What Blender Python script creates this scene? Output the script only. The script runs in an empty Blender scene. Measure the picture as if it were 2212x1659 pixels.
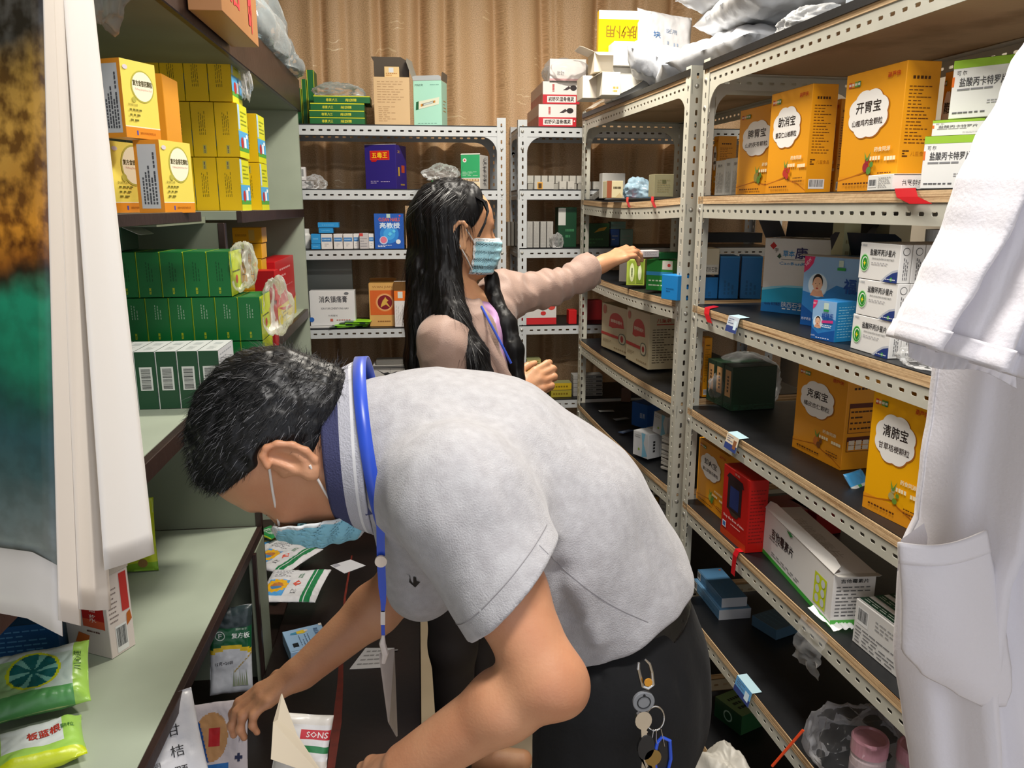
import bpy, bmesh, math, random
import numpy as np
from mathutils import Vector, Matrix, noise as mn

# ------------------------------------------------------------------ camera
W_, H_, F_ = 2212.0, 1659.0, 1700.0
PITCH = math.atan(385/1700); YAW = math.atan(206/math.hypot(F_, 385))
CO = np.array([0, 0, 1.65])
CF = np.array([math.sin(YAW)*math.cos(PITCH), math.cos(YAW)*math.cos(PITCH), -math.sin(PITCH)])
CR = np.array([math.cos(YAW), -math.sin(YAW), 0.0]); CU = np.cross(CR, CF)
S = bpy.context.scene
camd = bpy.data.cameras.new('camera'); cam = bpy.data.objects.new('camera', camd)
S.collection.objects.link(cam); S.camera = cam
camd.sensor_width = 36; camd.lens = 36*F_/W_; camd.clip_start = 0.02
cam.location = CO.tolist()
cam.matrix_world = Matrix(((CR[0], CU[0], -CF[0], CO[0]), (CR[1], CU[1], -CF[1], CO[1]), (CR[2], CU[2], -CF[2], CO[2]), (0, 0, 0, 1)))
camd.dof.use_dof = False
# ------------------------------------------------------------------ world, lamps, exposure
S.view_settings.view_transform = 'Standard'; S.view_settings.look = 'None'
S.view_settings.gamma = 1; S.view_settings.exposure = 0.0; S.view_settings.use_curve_mapping = False
wd = bpy.data.worlds.new('world'); S.world = wd; wd.use_nodes = True
wd.node_tree.nodes['Background'].inputs[0].default_value = (0.86, 0.9, 1.0, 1)
wd.node_tree.nodes['Background'].inputs[1].default_value = 1.1
def area(name, loc, size, power, col, rot=(0, 0, 0)):
    d = bpy.data.lights.new(name, 'AREA'); d.shape = 'RECTANGLE'; d.size, d.size_y = size
    d.energy = power; d.color = col; o = bpy.data.objects.new(name, d); S.collection.objects.link(o)
    o.location = loc; o.rotation_euler = rot; return o
area('ceiling_lamp_light', (.26, .45, 2.66), (.5, .16), 28, (1, .97, .93))
area('back_lamp_light', (.36, 2.15, 2.72), (.3, .14), 36, (1, .93, .82))

# ------------------------------------------------------------------ helpers
def ray(x, y): return CF + CR*(x-W_/2)/F_ - CU*(y-H_/2)/F_
def onz(x, y, z): d = ray(x, y); return CO + d*((z-CO[2])/d[2])
def ony(x, y, Y): d = ray(x, y); return CO + d*(Y/d[1])
def onx(x, y, X): d = ray(x, y); return CO + d*(X/d[0])
def proj(p):
    d = np.asarray(p, float)-CO; z = d@CF
    return W_/2+F_*(d@CR)/z, H_/2-F_*(d@CU)/z
def tcol(p, v, px):      # t so that p+t*v lies in the picture column px
    k = (px-W_/2)/F_; d = np.asarray(p)-CO
    return (k*(d@CF)-d@CR)/(v@CR-k*(v@CF))
def trow(p, v, py):
    k = -(py-H_/2)/F_; d = np.asarray(p)-CO
    return (k*(d@CF)-d@CU)/(v@CU-k*(v@CF))
AR = math.atan(-321/math.hypot(F_, 385))-math.atan(-206/math.hypot(F_, 385))   # the right-hand racks stand turned by this
def frame(rot):          # local x, y axes of a frame turned by rot about z
    return np.array([math.cos(rot), math.sin(rot), 0]), np.array([-math.sin(rot), math.cos(rot), 0])
RX, RY = frame(-AR)      # right racks: RX into the rack, RY away from the camera
def rp(v, u, z=0): p = RX*v+RY*u; return np.array([p[0], p[1], z])

def s2l(c):
    if isinstance(c, str):
        c = c.lstrip('#'); c = c if len(c) == 6 else ''.join(k*2 for k in c); c = [int(c[i:i+2], 16)/255 for i in (0, 2, 4)]
    return tuple((v/12.92 if v <= .04045 else ((v+.055)/1.055)**2.4) for v in c[:3])
ORD = 'first second third fourth fifth sixth seventh eighth ninth tenth eleventh twelfth thirteenth fourteenth fifteenth sixteenth'.split()
MATS = {}
def mat(name, col, rough=.5, metal=0.0, var=.05, scale=30, bump=0.0, bscale=60, spec=.5, coat=0.0, sheen=0, alpha=1.0, trans=0, col2=None, detail=2, sss=0):
    if name in MATS: return MATS[name]
    m = bpy.data.materials.new(name); m.use_nodes = True; nt = m.node_tree; b = nt.nodes['Principled BSDF']
    c = s2l(col); b.inputs['Roughness'].default_value = rough; b.inputs['Metallic'].default_value = metal
    b.inputs['Specular IOR Level'].default_value = spec
    b.inputs['Coat Weight'].default_value = coat; b.inputs['Coat Roughness'].default_value = .12
    b.inputs['Sheen Weight'].default_value = sheen; b.inputs['Alpha'].default_value = alpha
    b.inputs['Transmission Weight'].default_value = trans
    if sss: b.inputs['Subsurface Weight'].default_value = sss; b.inputs['Subsurface Radius'].default_value = (.012, .005, .003); b.inputs['Subsurface Scale'].default_value = 1
    tc = nt.nodes.new('ShaderNodeTexCoord')
    nz = nt.nodes.new('ShaderNodeTexNoise'); nz.inputs['Scale'].default_value = scale; nz.inputs['Detail'].default_value = detail
    nt.links.new(tc.outputs['Object'], nz.inputs['Vector'])
    cr = nt.nodes.new('ShaderNodeValToRGB'); cr.color_ramp.elements[0].position = .3; cr.color_ramp.elements[1].position = .7
    a = s2l(col2) if col2 else tuple(v*(1-2*var) for v in c)
    cr.color_ramp.elements[0].color = (*a, 1); cr.color_ramp.elements[1].color = (*c, 1)
    nt.links.new(nz.outputs['Fac'], cr.inputs['Fac']); nt.links.new(cr.outputs['Color'], b.inputs['Base Color'])
    if bump:
        n2 = nt.nodes.new('ShaderNodeTexNoise'); n2.inputs['Scale'].default_value = bscale; n2.inputs['Detail'].default_value = 4
        nt.links.new(tc.outputs['Object'], n2.inputs['Vector'])
        bp = nt.nodes.new('ShaderNodeBump'); bp.inputs['Strength'].default_value = bump; bp.inputs['Distance'].default_value = .004
        nt.links.new(n2.outputs['Fac'], bp.inputs['Height']); nt.links.new(bp.outputs['Normal'], b.inputs['Normal'])
    MATS[name] = m; return m
def P(hexcol, gloss=.38):  # printed paper of one colour
    return mat('paper_'+hexcol.lstrip('#')+('g' if gloss < .3 else ''), hexcol, gloss, var=.02, scale=8, spec=.4)
def I(hexcol): return mat('ink_'+hexcol.lstrip('#'), hexcol, .45, var=.0, spec=.35)
def film(name='clear_film', col='#ffffff', amt=.2, rough=.08, bump=.6):
    if name in MATS: return MATS[name]
    m = bpy.data.materials.new(name); m.use_nodes = True; nt = m.node_tree; b = nt.nodes['Principled BSDF']
    b.inputs['Base Color'].default_value = (*s2l(col), 1); b.inputs['Roughness'].default_value = rough
    tc = nt.nodes.new('ShaderNodeTexCoord'); n2 = nt.nodes.new('ShaderNodeTexNoise'); n2.inputs['Scale'].default_value = 18; n2.inputs['Detail'].default_value = 1.5
    nt.links.new(tc.outputs['Object'], n2.inputs['Vector'])
    bp = nt.nodes.new('ShaderNodeBump'); bp.inputs['Strength'].default_value = bump; bp.inputs['Distance'].default_value = .006
    nt.links.new(n2.outputs['Fac'], bp.inputs['Height']); nt.links.new(bp.outputs['Normal'], b.inputs['Normal'])
    fr = nt.nodes.new('ShaderNodeFresnel'); fr.inputs['IOR'].default_value = 1.5; nt.links.new(bp.outputs['Normal'], fr.inputs['Normal'])
    mt = nt.nodes.new('ShaderNodeMath'); mt.operation = 'MULTIPLY_ADD'; mt.inputs[1].default_value = .8; mt.inputs[2].default_value = amt; mt.use_clamp = True
    nt.links.new(fr.outputs[0], mt.inputs[0]); nt.links.new(mt.outputs[0], b.inputs['Alpha'])
    MATS[name] = m; return m

def tag(o, label=None, cat=None, group=None, kind=None):
    if label:
        o['label'] = label
        if len(label.split()) > 16: print('LONG', label)
    if cat: o['category'] = cat
    if group: o['group'] = group
    if kind: o['kind'] = kind
    return o

class MB:
    """collects faces with materials, links them as ONE mesh object"""
    def __init__(s): s.v = []; s.f = []; s.m = []; s.mats = []
    def mi(s, m):
        for i, k in enumerate(s.mats):
            if k is m: return i
        s.mats.append(m); return len(s.mats)-1
    def add(s, vs, fs, m):
        o = len(s.v); s.v.extend([tuple(map(float, v)) for v in vs]); i = s.mi(m)
        for f in fs: s.f.append([o+k for k in f]); s.m.append(i)
    def box(s, lo, hi, m, ch=0.0):
        (x0, y0, z0), (x1, y1, z1) = lo, hi
        if ch <= 0:
            vs = [(x, y, z) for z in (z0, z1) for y in (y0, y1) for x in (x0, x1)]
            s.add(vs, [(0, 2, 3, 1), (4, 5, 7, 6), (0, 1, 5, 4), (2, 6, 7, 3), (0, 4, 6, 2), (1, 3, 7, 5)], m); return
        vs = []; ix = {}
        for a, x in enumerate((x0, x1)):
            for b, y in enumerate((y0, y1)):
                for c, z in enumerate((z0, z1)):
                    sx, sy, sz = (1, -1)[a]*ch, (1, -1)[b]*ch, (1, -1)[c]*ch
                    ix[a, b, c, 0] = len(vs); vs.append((x, y+sy, z+sz))
                    ix[a, b, c, 1] = len(vs); vs.append((x+sx, y, z+sz))
                    ix[a, b, c, 2] = len(vs); vs.append((x+sx, y+sy, z))
        fs = []
        for a in (0, 1):
            q = [ix[a, 0, 0, 0], ix[a, 1, 0, 0], ix[a, 1, 1, 0], ix[a, 0, 1, 0]]; fs.append(q if a else q[::-1])
            q = [ix[0, a, 0, 1], ix[1, a, 0, 1], ix[1, a, 1, 1], ix[0, a, 1, 1]]; fs.append(q[::-1] if a else q)
            q = [ix[0, 0, a, 2], ix[1, 0, a, 2], ix[1, 1, a, 2], ix[0, 1, a, 2]]; fs.append(q if a else q[::-1])
        for b in (0, 1):
            for c in (0, 1):
                fs.append([ix[0, b, c, 1], ix[1, b, c, 1], ix[1, b, c, 2], ix[0, b, c, 2]])
                fs.append([ix[b, 0, c, 0], ix[b, 1, c, 0], ix[b, 1, c, 2], ix[b, 0, c, 2]])
                fs.append([ix[b, c, 0, 0], ix[b, c, 1, 0], ix[b, c, 1, 1], ix[b, c, 0, 1]])
        for a in (0, 1):
            for b in (0, 1):
                for c in (0, 1): fs.append([ix[a, b, c, 0], ix[a, b, c, 1], ix[a, b, c, 2]])
        s.add(vs, fs, m)
    def tube(s, pts, r, m, n=8, closed=False):
        pts = [Vector(p) for p in pts]; rs = r if hasattr(r, '__len__') else [r]*len(pts)
        vs = []; N = len(pts); up = None
        for i, p in enumerate(pts):
            t = (pts[(i+1) % N] if (closed or i < N-1) else p)-(pts[i-1] if (closed or i > 0) else p); t.normalize()
            if up is None: up = t.orthogonal().normalized()
            a = (up-t*up.dot(t)).normalized(); up = a; b = t.cross(a)
            for k in range(n):
                th = 2*math.pi*k/n; vs.append(p+(a*math.cos(th)+b*math.sin(th))*rs[i])
        fs = []
        for i in range(N if closed else N-1):
            j = (i+1) % N
            for k in range(n): fs.append((i*n+k, i*n+(k+1) % n, j*n+(k+1) % n, j*n+k))
        if not closed: fs.append(tuple(range(n))[::-1]); fs.append(tuple((N-1)*n+k for k in range(n)))
        s.add(vs, fs, m)
    def lathe(s, prof, m, n=24, c=(0, 0, 0)):
        vs = [(c[0]+r*math.cos(2*math.pi*k/n), c[1]+r*math.sin(2*math.pi*k/n), c[2]+z) for r, z in prof for k in range(n)]
        fs = [(i*n+k, i*n+(k+1) % n, (i+1)*n+(k+1) % n, (i+1)*n+k) for i in range(len(prof)-1) for k in range(n)]
        fs += [tuple(range(n))[::-1], tuple((len(prof)-1)*n+k for k in range(n))]
        s.add(vs, fs, m)
    def grid(s, fn, nu, nv, m, close_u=False):
        vs = [fn(i/(nu-1) if not close_u else i/nu, j/(nv-1)) for j in range(nv) for i in range(nu)]
        fs = []
        for j in range(nv-1):
            for i in range(nu if close_u else nu-1):
                k = (i+1) % nu; fs.append((j*nu+i, j*nu+k, (j+1)*nu+k, (j+1)*nu+i))
        s.add(vs, fs, m)
    def plate(s, o, al, ac, L, Wd, m, th=.0018, pitch=.03, slot=(.014, .0065), ends=.006):
        """steel strip with real slots: o corner, al/ac unit vectors, thickness along al x ac"""
        o = np.array(o, float); al = np.array(al, float); ac = np.array(ac, float); nn = np.cross(al, ac)
        n = max(1, int((L-2*ends)/pitch)); st = (L-n*pitch)/2
        c = Wd/2; sl, sw = slot[0]/2, slot[1]/2
        A = []
        def q(a, b, k): return o+al*a+ac*b+nn*(th*k)
        def quad(pts, k):
            vs = [q(a, b, k) for a, b in pts]; A.append(vs if k else vs[::-1])
        for k in (0, 1):
            quad([(0, 0), (st, 0), (st, Wd), (0, Wd)], k); quad([(L-st, 0), (L, 0), (L, Wd), (L-st, Wd)], k)
            for i in range(n):
                a0 = st+i*pitch; a1 = a0+pitch; cx = (a0+a1)/2
                h = [(cx-sl, c-sw*.5), (cx-sl+sw*.5, c-sw), (cx+sl-sw*.5, c-sw), (cx+sl, c-sw*.5), (cx+sl, c+sw*.5), (cx+sl-sw*.5, c+sw), (cx-sl+sw*.5, c+sw), (cx-sl, c+sw*.5)]
                quad([(a0, 0), (a1, 0), h[2], h[1]], k); quad([(a1, 0), (a1, Wd/2), h[3], h[2]], k); quad([(a1, Wd/2), (a1, Wd), h[5], h[4]], k)
                quad([(a1, Wd/2), h[4], h[3]], k); quad([(a1, Wd), (a0, Wd), h[6], h[5]], k); quad([(a0, Wd), (a0, Wd/2), h[7], h[6]], k)
                quad([(a0, Wd/2), (a0, 0), h[1], h[0]], k); quad([(a0, Wd/2), h[0], h[7]], k)
                if k:
                    for j in range(8):
                        p0, p1 = h[j], h[(j+1) % 8]; A.append([q(*p0, 0), q(*p1, 0), q(*p1, 1), q(*p0, 1)])
        for e in ([(0, 0), (L, 0)], [(L, 0), (L, Wd)], [(L, Wd), (0, Wd)], [(0, Wd), (0, 0)]):
            A.append([q(*e[0], 0), q(*e[1], 0), q(*e[1], 1), q(*e[0], 1)])
        vs = []; fs = []
        for f in A: fs.append(list(range(len(vs), len(vs)+len(f)))); vs += f
        s.add(vs, fs, m)
    def build(s, name, parent=None, loc=None, rot=0, smooth=False, weld=False):
        me = bpy.data.meshes.new(name); me.from_pydata(s.v, [], s.f)
        for m in s.mats: me.materials.append(m)
        me.polygons.foreach_set('material_index', s.m)
        if smooth: me.polygons.foreach_set('use_smooth', [True]*len(me.polygons))
        me.update()
        if weld:
            bm = bmesh.new(); bm.from_mesh(me); bmesh.ops.remove_doubles(bm, verts=bm.verts, dist=1e-5); bm.to_mesh(me); bm.free()
        o = bpy.data.objects.new(name, me); S.collection.objects.link(o)
        if parent is not None: o.parent = parent
        if loc is not None: o.location = [float(c) for c in loc]
        o.rotation_euler = (0, 0, rot) if not hasattr(rot, '__len__') else rot
        return o
def empty(name, loc=(0, 0, 0), rot=0, parent=None):
    o = bpy.data.objects.new(name, None); S.collection.objects.link(o); o.location = [float(c) for c in loc]
    o.rotation_euler = (0, 0, rot) if not hasattr(rot, '__len__') else rot; o.empty_display_size = .05
    if parent: o.parent = parent
    return o
def dup(root, loc=None, rot=None, label=None, group=None):
    def cp(o, par):
        c = o.copy(); S.collection.objects.link(c); c.parent = par
        for ch in list(o.children): cp(ch, c)
        return c
    r = cp(root, root.parent)
    if loc is not None: r.location = [float(c) for c in loc]
    if rot is not None: r.rotation_euler = (0, 0, rot) if not hasattr(rot, '__len__') else rot
    if label: r['label'] = label
    if group: r['group'] = group
    return r

# ---- writing: outlines of the characters become faces on the surface they are printed on
TX = {}
def glyphs(t):
    if t in TX: return TX[t]
    c = bpy.data.curves.new('t', 'FONT'); c.body = t; c.size = 1; c.resolution_u = 1; c.align_x = 'LEFT'
    o = bpy.data.objects.new('t', c); S.collection.objects.link(o)
    bpy.context.view_layer.update()
    me = o.evaluated_get(bpy.context.evaluated_depsgraph_get()).to_mesh()
    vs = [(v.co.x, v.co.y) for v in me.vertices]; fs = [tuple(p.vertices) for p in me.polygons]
    o.evaluated_get(bpy.context.evaluated_depsgraph_get()).to_mesh_clear()
    bpy.data.objects.remove(o); bpy.data.curves.remove(c)
    if vs:
        x0 = min(v[0] for v in vs); x1 = max(v[0] for v in vs); y0 = min(v[1] for v in vs); y1 = max(v[1] for v in vs)
        k = 1/max(y1-y0, 1e-6); vs = [((x-x0)*k, (y-y0)*k) for x, y in vs]; r = (vs, fs, (x1-x0)*k)
    else: r = ([], [], 1)
    TX[t] = r; return r
class Face:
    """a printed side: x to the right, y up, in metres from its lower left corner"""
    def __init__(s, mb, o, ux, uy, w, h, base=.0003):
        s.mb = mb; s.o = np.array(o, float); s.ux = np.array(ux, float); s.uy = np.array(uy, float); s.w = w; s.h = h
        s.n = np.cross(s.ux, s.uy); s.k = base
    def p(s, x, y): return s.o+s.ux*x+s.uy*y+s.n*s.k
    def poly(s, pts, m, up=.00012):
        s.k += up; s.mb.add([s.p(x*s.w, y*s.h) for x, y in pts], [tuple(range(len(pts)))], m)
    def rect(s, x0, y0, x1, y1, m): s.poly([(x0, y0), (x1, y0), (x1, y1), (x0, y1)], m)
    def disc(s, cx, cy, r, m, ry=None, n=28, a0=0, a1=360, inner=0):
        ry = ry or r*s.w/s.h; s.k += .00012
        ts = [math.radians(a0+(a1-a0)*i/n) for i in range(n+(a1-a0 < 360))]
        o = [s.p((cx+r*math.cos(t))*s.w, (cy+ry*math.sin(t))*s.h) for t in ts]
        if inner:
            i_ = [s.p((cx+r*inner*math.cos(t))*s.w, (cy+ry*inner*math.sin(t))*s.h) for t in ts]; N = len(o)
            s.mb.add(o+i_, [(j, (j+1) % N, N+(j+1) % N, N+j) for j in range(N if a1-a0 >= 360 else N-1)], m)
        else: s.mb.add(o, [tuple(range(len(o)))], m)
    def cloud(s, cx, cy, rx, ry, m, lobes=8, amp=.09, n=64):
        s.k += .00012
        s.mb.add([s.p((cx+rx*(1+amp*abs(math.sin(lobes*t/2))-amp/2)*math.cos(t))*s.w, (cy+ry*(1+amp*abs(math.sin(lobes*t/2))-amp/2)*math.sin(t))*s.h) for t in [2*math.pi*i/n for i in range(n)]], [tuple(range(n))], m)
    def text(s, t, cx, cy, h, m, w=None, rot=0, bold=0, shear=0, flip=False):
        """centred at cx,cy (fractions); h and w as fractions of the side's height / width"""
        vs, fs, asp = glyphs(t)
        if not vs: return
        hh = h*s.h if rot % 180 == 0 else h*s.w; ww = asp*hh
        if w: ww = w*(s.w if rot % 180 == 0 else s.h)
        cr, sr = math.cos(math.radians(rot)), math.sin(math.radians(rot)); s.k += .00012
        offs = [(0, 0)] if not bold else [(0, 0), (bold*hh, 0), (0, bold*hh)]
        for bi, (bx_, by_) in enumerate(offs):
            out = []
            for x, y in vs:
                a = (x/asp-.5)*ww+bx_; b = (y-.5)*hh+by_; a += shear*b
                if flip: a = -a
                out.append(s.p(cx*s.w+a*cr-b*sr, cy*s.h+a*sr+b*cr)+s.n*bi*.00005)
            s.mb.add(out, fs, m)
    def lines(s, x0, y0, x1, y1, n, m, fill=.4, seed=1, vert=False, dash=6):
        """unreadably small print"""
        rnd = random.Random(seed); s.k += .00012
        for i in range(n):
            a = (i+.5)/n; t = fill/n*.5
            L = rnd.uniform(.55, 1) if i % 3 else 1
            nd = max(1, int(dash*L)); c = 0
            for j in range(nd):
                w = L/nd; b0, b1 = c, c+w*rnd.uniform(.6, .95); c += w
                if vert: pts = [(x0+(x1-x0)*(a-t), y0+(y1-y0)*b0), (x0+(x1-x0)*(a+t), y0+(y1-y0)*b0), (x0+(x1-x0)*(a+t), y0+(y1-y0)*b1), (x0+(x1-x0)*(a-t), y0+(y1-y0)*b1)]
                else:
                    yy = y1-(y1-y0)*a; h = (y1-y0)*t; pts = [(x0+(x1-x0)*b0, yy-h), (x0+(x1-x0)*b1, yy-h), (x0+(x1-x0)*b1, yy+h), (x0+(x1-x0)*b0, yy+h)]
                s.mb.add([s.p(x*s.w, y*s.h) for x, y in pts], [(0, 1, 2, 3)], m)
    def barcode(s, x0, y0, x1, y1, seed=3, vert=False, white='#e8e8e6', n=22):
        s.rect(x0, y0, x1, y1, I(white)); rnd = random.Random(seed); s.k += .00012
        c = 0.06
        while c < .94:
            w = rnd.choice((.012, .02, .03)); a, b = c, min(.94, c+w); c += w+rnd.choice((.012, .02, .028))
            if vert: q = [(x0+.12*(x1-x0), y0+(y1-y0)*a), (x0+.86*(x1-x0), y0+(y1-y0)*a), (x0+.86*(x1-x0), y0+(y1-y0)*b), (x0+.12*(x1-x0), y0+(y1-y0)*b)]
            else: q = [(x0+(x1-x0)*a, y0+.2*(y1-y0)), (x0+(x1-x0)*b, y0+.2*(y1-y0)), (x0+(x1-x0)*b, y0+.92*(y1-y0)), (x0+(x1-x0)*a, y0+.92*(y1-y0))]
            s.mb.add([s.p(x*s.w, y*s.h) for x, y in q], [(0, 1, 2, 3)], I('#1b1b1e'))
class Carton:
    """folding box w x d x h standing on z=0; .F front (-y), .R (+x), .L (-x), .B back, .T top"""
    def __init__(s, w, d, h, m, ch=.0009, seam=True, cols=None):
        s.w, s.d, s.h = w, d, h; s.mb = mb = MB(); mb.box((-w/2, -d/2, 0), (w/2, d/2, h), m, ch)
        s.F = Face(mb, (-w/2, -d/2, 0), (1, 0, 0), (0, 0, 1), w, h)
        s.R = Face(mb, (w/2, -d/2, 0), (0, 1, 0), (0, 0, 1), d, h)
        s.L = Face(mb, (-w/2, d/2, 0), (0, -1, 0), (0, 0, 1), d, h)
        s.B = Face(mb, (w/2, d/2, 0), (-1, 0, 0), (0, 0, 1), w, h)
        s.T = Face(mb, (-w/2, -d/2, h), (1, 0, 0), (0, 1, 0), w, d)
        if seam:  # the slit of the tuck flap
            dk = mat('box_slit', '#4a4036', .8); s.T.rect(.015, .025, .985, .025+.0008/d, dk)
    def place(s, name, label, cat, loc, rot=0, group=None, tilt=None):
        o = s.mb.build(name, None, loc, rot if tilt is None else (tilt[0], tilt[1], rot))
        return tag(o, label, cat, group)
def boxat(side, px, z, wpx, dpx, hpy, rot=0.0, py=None, v=None, u=None, Y=None, w=None, d=None, h=None):
    """size and place of a box on the plane z from where its edges stand in the picture.
    side 'L': near side and left side in view; 'R': near side and right side in view. Anchor = the bottom corner between both."""
    ex, ey = frame(rot)
    if py is not None: C = onz(px, py, z)
    elif v is not None: p = RX*v+np.array([0, 0, z]); C = p+RY*tcol(p, RY, px)
    elif u is not None: p = RY*u+np.array([0, 0, z]); C = p+RX*tcol(p, RX, px)
    else: p = np.array([0, Y, z]); e = np.array([1., 0, 0]); C = p+e*tcol(p, e, px)
    sx = ex if side == 'L' else -ex
    w = w or abs(tcol(C, sx, wpx)); d = d or abs(tcol(C, ey, dpx)); h = h or abs(trow(C, np.array([0, 0, 1.]), hpy))
    ctr = C+sx*w/2+ey*d/2
    return w, d, h, ctr
# ------------------------------------------------------------------ the room
FL = mat('floor_tile', '#b9a78c', .35, var=.08, scale=4, bump=.05)
WL = mat('wall_paint', '#cfc4b0', .8, var=.04, scale=3)
def struct(name, lo, hi, m):
    mb = MB(); mb.box(lo, hi, m); o = mb.build(name); o['kind'] = 'structure'; return o
struct('floor', (-1.2, -1.2, -.1), (2.0, 3.8, 0), FL)
struct('ceiling', (-1.2, -1.2, 2.8), (2.0, 3.8, 2.9), mat('ceiling_paint', '#e4dfd4', .9))
struct('wall_left', (-1.2, -1.2, 0), (-1.1, 3.8, 2.8), WL)
struct('wall_right', (1.75, -1.2, 0), (1.85, 3.8, 2.8), WL)
struct('wall_back', (-1.1, 3.72, 0), (1.75, 3.8, 2.8), WL)

# lamp fittings on the ceiling
def lamp(loc, size, label):
    mb = MB(); mb.box((-size[0]/2-.02, -size[1]/2-.02, .02), (size[0]/2+.02, size[1]/2+.02, .06), mat('lamp_case', '#e9e9e6', .4), .005)
    o = mb.build('ceiling_lamp', None, loc); tag(o, label, 'lamp')
lamp((.26, .45, 2.74), (.5, .16), 'white ceiling lamp tray over the near end of the aisle')
lamp((.36, 2.15, 2.74), (.3, .14), 'small white ceiling lamp tray over the back shelves')

# curtain: gathered cloth in front of the back wall
def curtain():
    m = bpy.data.materials.new('curtain_cloth'); m.use_nodes = True; nt = m.node_tree; b = nt.nodes['Principled BSDF']
    tc = nt.nodes.new('ShaderNodeTexCoord'); uv = nt.nodes.new('ShaderNodeMapping'); uv.inputs['Scale'].default_value = (1, 1, 1)
    nt.links.new(tc.outputs['UV'], uv.inputs['Vector'])
    wv = nt.nodes.new('ShaderNodeTexNoise'); wv.inputs['Scale'].default_value = 260; wv.inputs['Detail'].default_value = 3
    nt.links.new(uv.outputs[0], wv.inputs['Vector'])
    cr = nt.nodes.new('ShaderNodeValToRGB'); cr.color_ramp.elements[0].color = (*s2l('#b8946c'), 1); cr.color_ramp.elements[1].color = (*s2l('#dcb88e'), 1)
    cr.color_ramp.elements[0].position = .35; cr.color_ramp.elements[1].position = .65
    nt.links.new(wv.outputs['Fac'], cr.inputs['Fac'])
    # shiny woven sprigs
    vo = nt.nodes.new('ShaderNodeTexVoronoi'); vo.inputs['Scale'].default_value = 5.5; vo.feature = 'F1'
    nt.links.new(uv.outputs[0], vo.inputs['Vector'])
    ws = nt.nodes.new('ShaderNodeTexWave'); ws.wave_type = 'RINGS'; ws.inputs['Scale'].default_value = 11; ws.inputs['Distortion'].default_value = 9; ws.inputs['Detail'].default_value = 2
    nt.links.new(uv.outputs[0], ws.inputs['Vector'])
    a = nt.nodes.new('ShaderNodeMath'); a.operation = 'LESS_THAN'; a.inputs[1].default_value = .22; nt.links.new(vo.outputs['Distance'], a.inputs[0])
    c = nt.nodes.new('ShaderNodeMath'); c.operation = 'GREATER_THAN'; c.inputs[1].default_value = .95; nt.links.new(ws.outputs['Fac'], c.inputs[0])
    d = nt.nodes.new('ShaderNodeMath'); d.operation = 'MULTIPLY'; nt.links.new(a.outputs[0], d.inputs[0]); nt.links.new(c.outputs[0], d.inputs[1])
    mx = nt.nodes.new('ShaderNodeMix'); mx.data_type = 'RGBA'; nt.links.new(d.outputs[0], mx.inputs['Factor'])
    nt.links.new(cr.outputs['Color'], mx.inputs['A']); mx.inputs['B'].default_value = (*s2l('#e0c59c'), 1)
    nt.links.new(mx.outputs['Result'], b.inputs['Base Color'])
    rr = nt.nodes.new('ShaderNodeMapRange'); rr.inputs['To Min'].default_value = .55; rr.inputs['To Max'].default_value = .3
    nt.links.new(d.outputs[0], rr.inputs['Value']); nt.links.new(rr.outputs[0], b.inputs['Roughness'])
    bp = nt.nodes.new('ShaderNodeBump'); bp.inputs['Strength'].default_value = .35; bp.inputs['Distance'].default_value = .002
    nt.links.new(wv.outputs['Fac'], bp.inputs['Height']); nt.links.new(bp.outputs['Normal'], b.inputs['Normal'])
    NX, NZ = 520, 40; X0, X1 = -1.0, 1.7
    # the hollows between the folds, metres along the wall
    folds = [(-.37, .045), (-.27, .02), (-.13, .05), (-.02, .02), (.03, .045), (.13, .03), (.33, .03), (.55, .035), (.62, .02), (.8, .05), (.95, .03), (1.1, .04), (1.3, .04), (1.5, .04), (-.55, .04), (-.7, .04), (-.85, .04)]
    vs = []; uvs = []
    for j in range(NZ):
        z = .02+(2.7-.02)*j/(NZ-1)
        for i in range(NX):
            x = X0+(X1-X0)*i/(NX-1); y = 0
            xx = x+.012*math.sin(z*1.7+x*5)
            for fx, fd in folds: y += fd*math.exp(-((xx-fx-.01*math.sin(z*2+fx*9))/.022)**2)
            y += .013*math.sin(xx*24+.6*math.sin(z*.8))+.005*math.sin(xx*57+z*.5)
            vs.append((x, 3.50+y, z)); uvs.append((x*1.15+y*.8, z))
    me = bpy.data.meshes.new('curtain'); fs = [(j*NX+i, j*NX+i+1, (j+1)*NX+i+1, (j+1)*NX+i) for j in range(NZ-1) for i in range(NX-1)]
    me.from_pydata(vs, [], fs); ul = me.uv_layers.new(name='UVMap')
    co = np.array(uvs, dtype=np.float32); li = np.empty(len(me.loops), dtype=np.int32); me.loops.foreach_get('vertex_index', li)
    ul.data.foreach_set('uv', co[li].ravel()); me.materials.append(m)
    me.polygons.foreach_set('use_smooth', [True]*len(me.polygons)); me.update()
    o = bpy.data.objects.new('curtain', me); S.collection.objects.link(o)
    so = o.modifiers.new('s', 'SOLIDIFY'); so.thickness = .002
    tag(o, 'beige patterned curtain hanging in folds behind the back shelves', 'curtain')
curtain()

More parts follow.
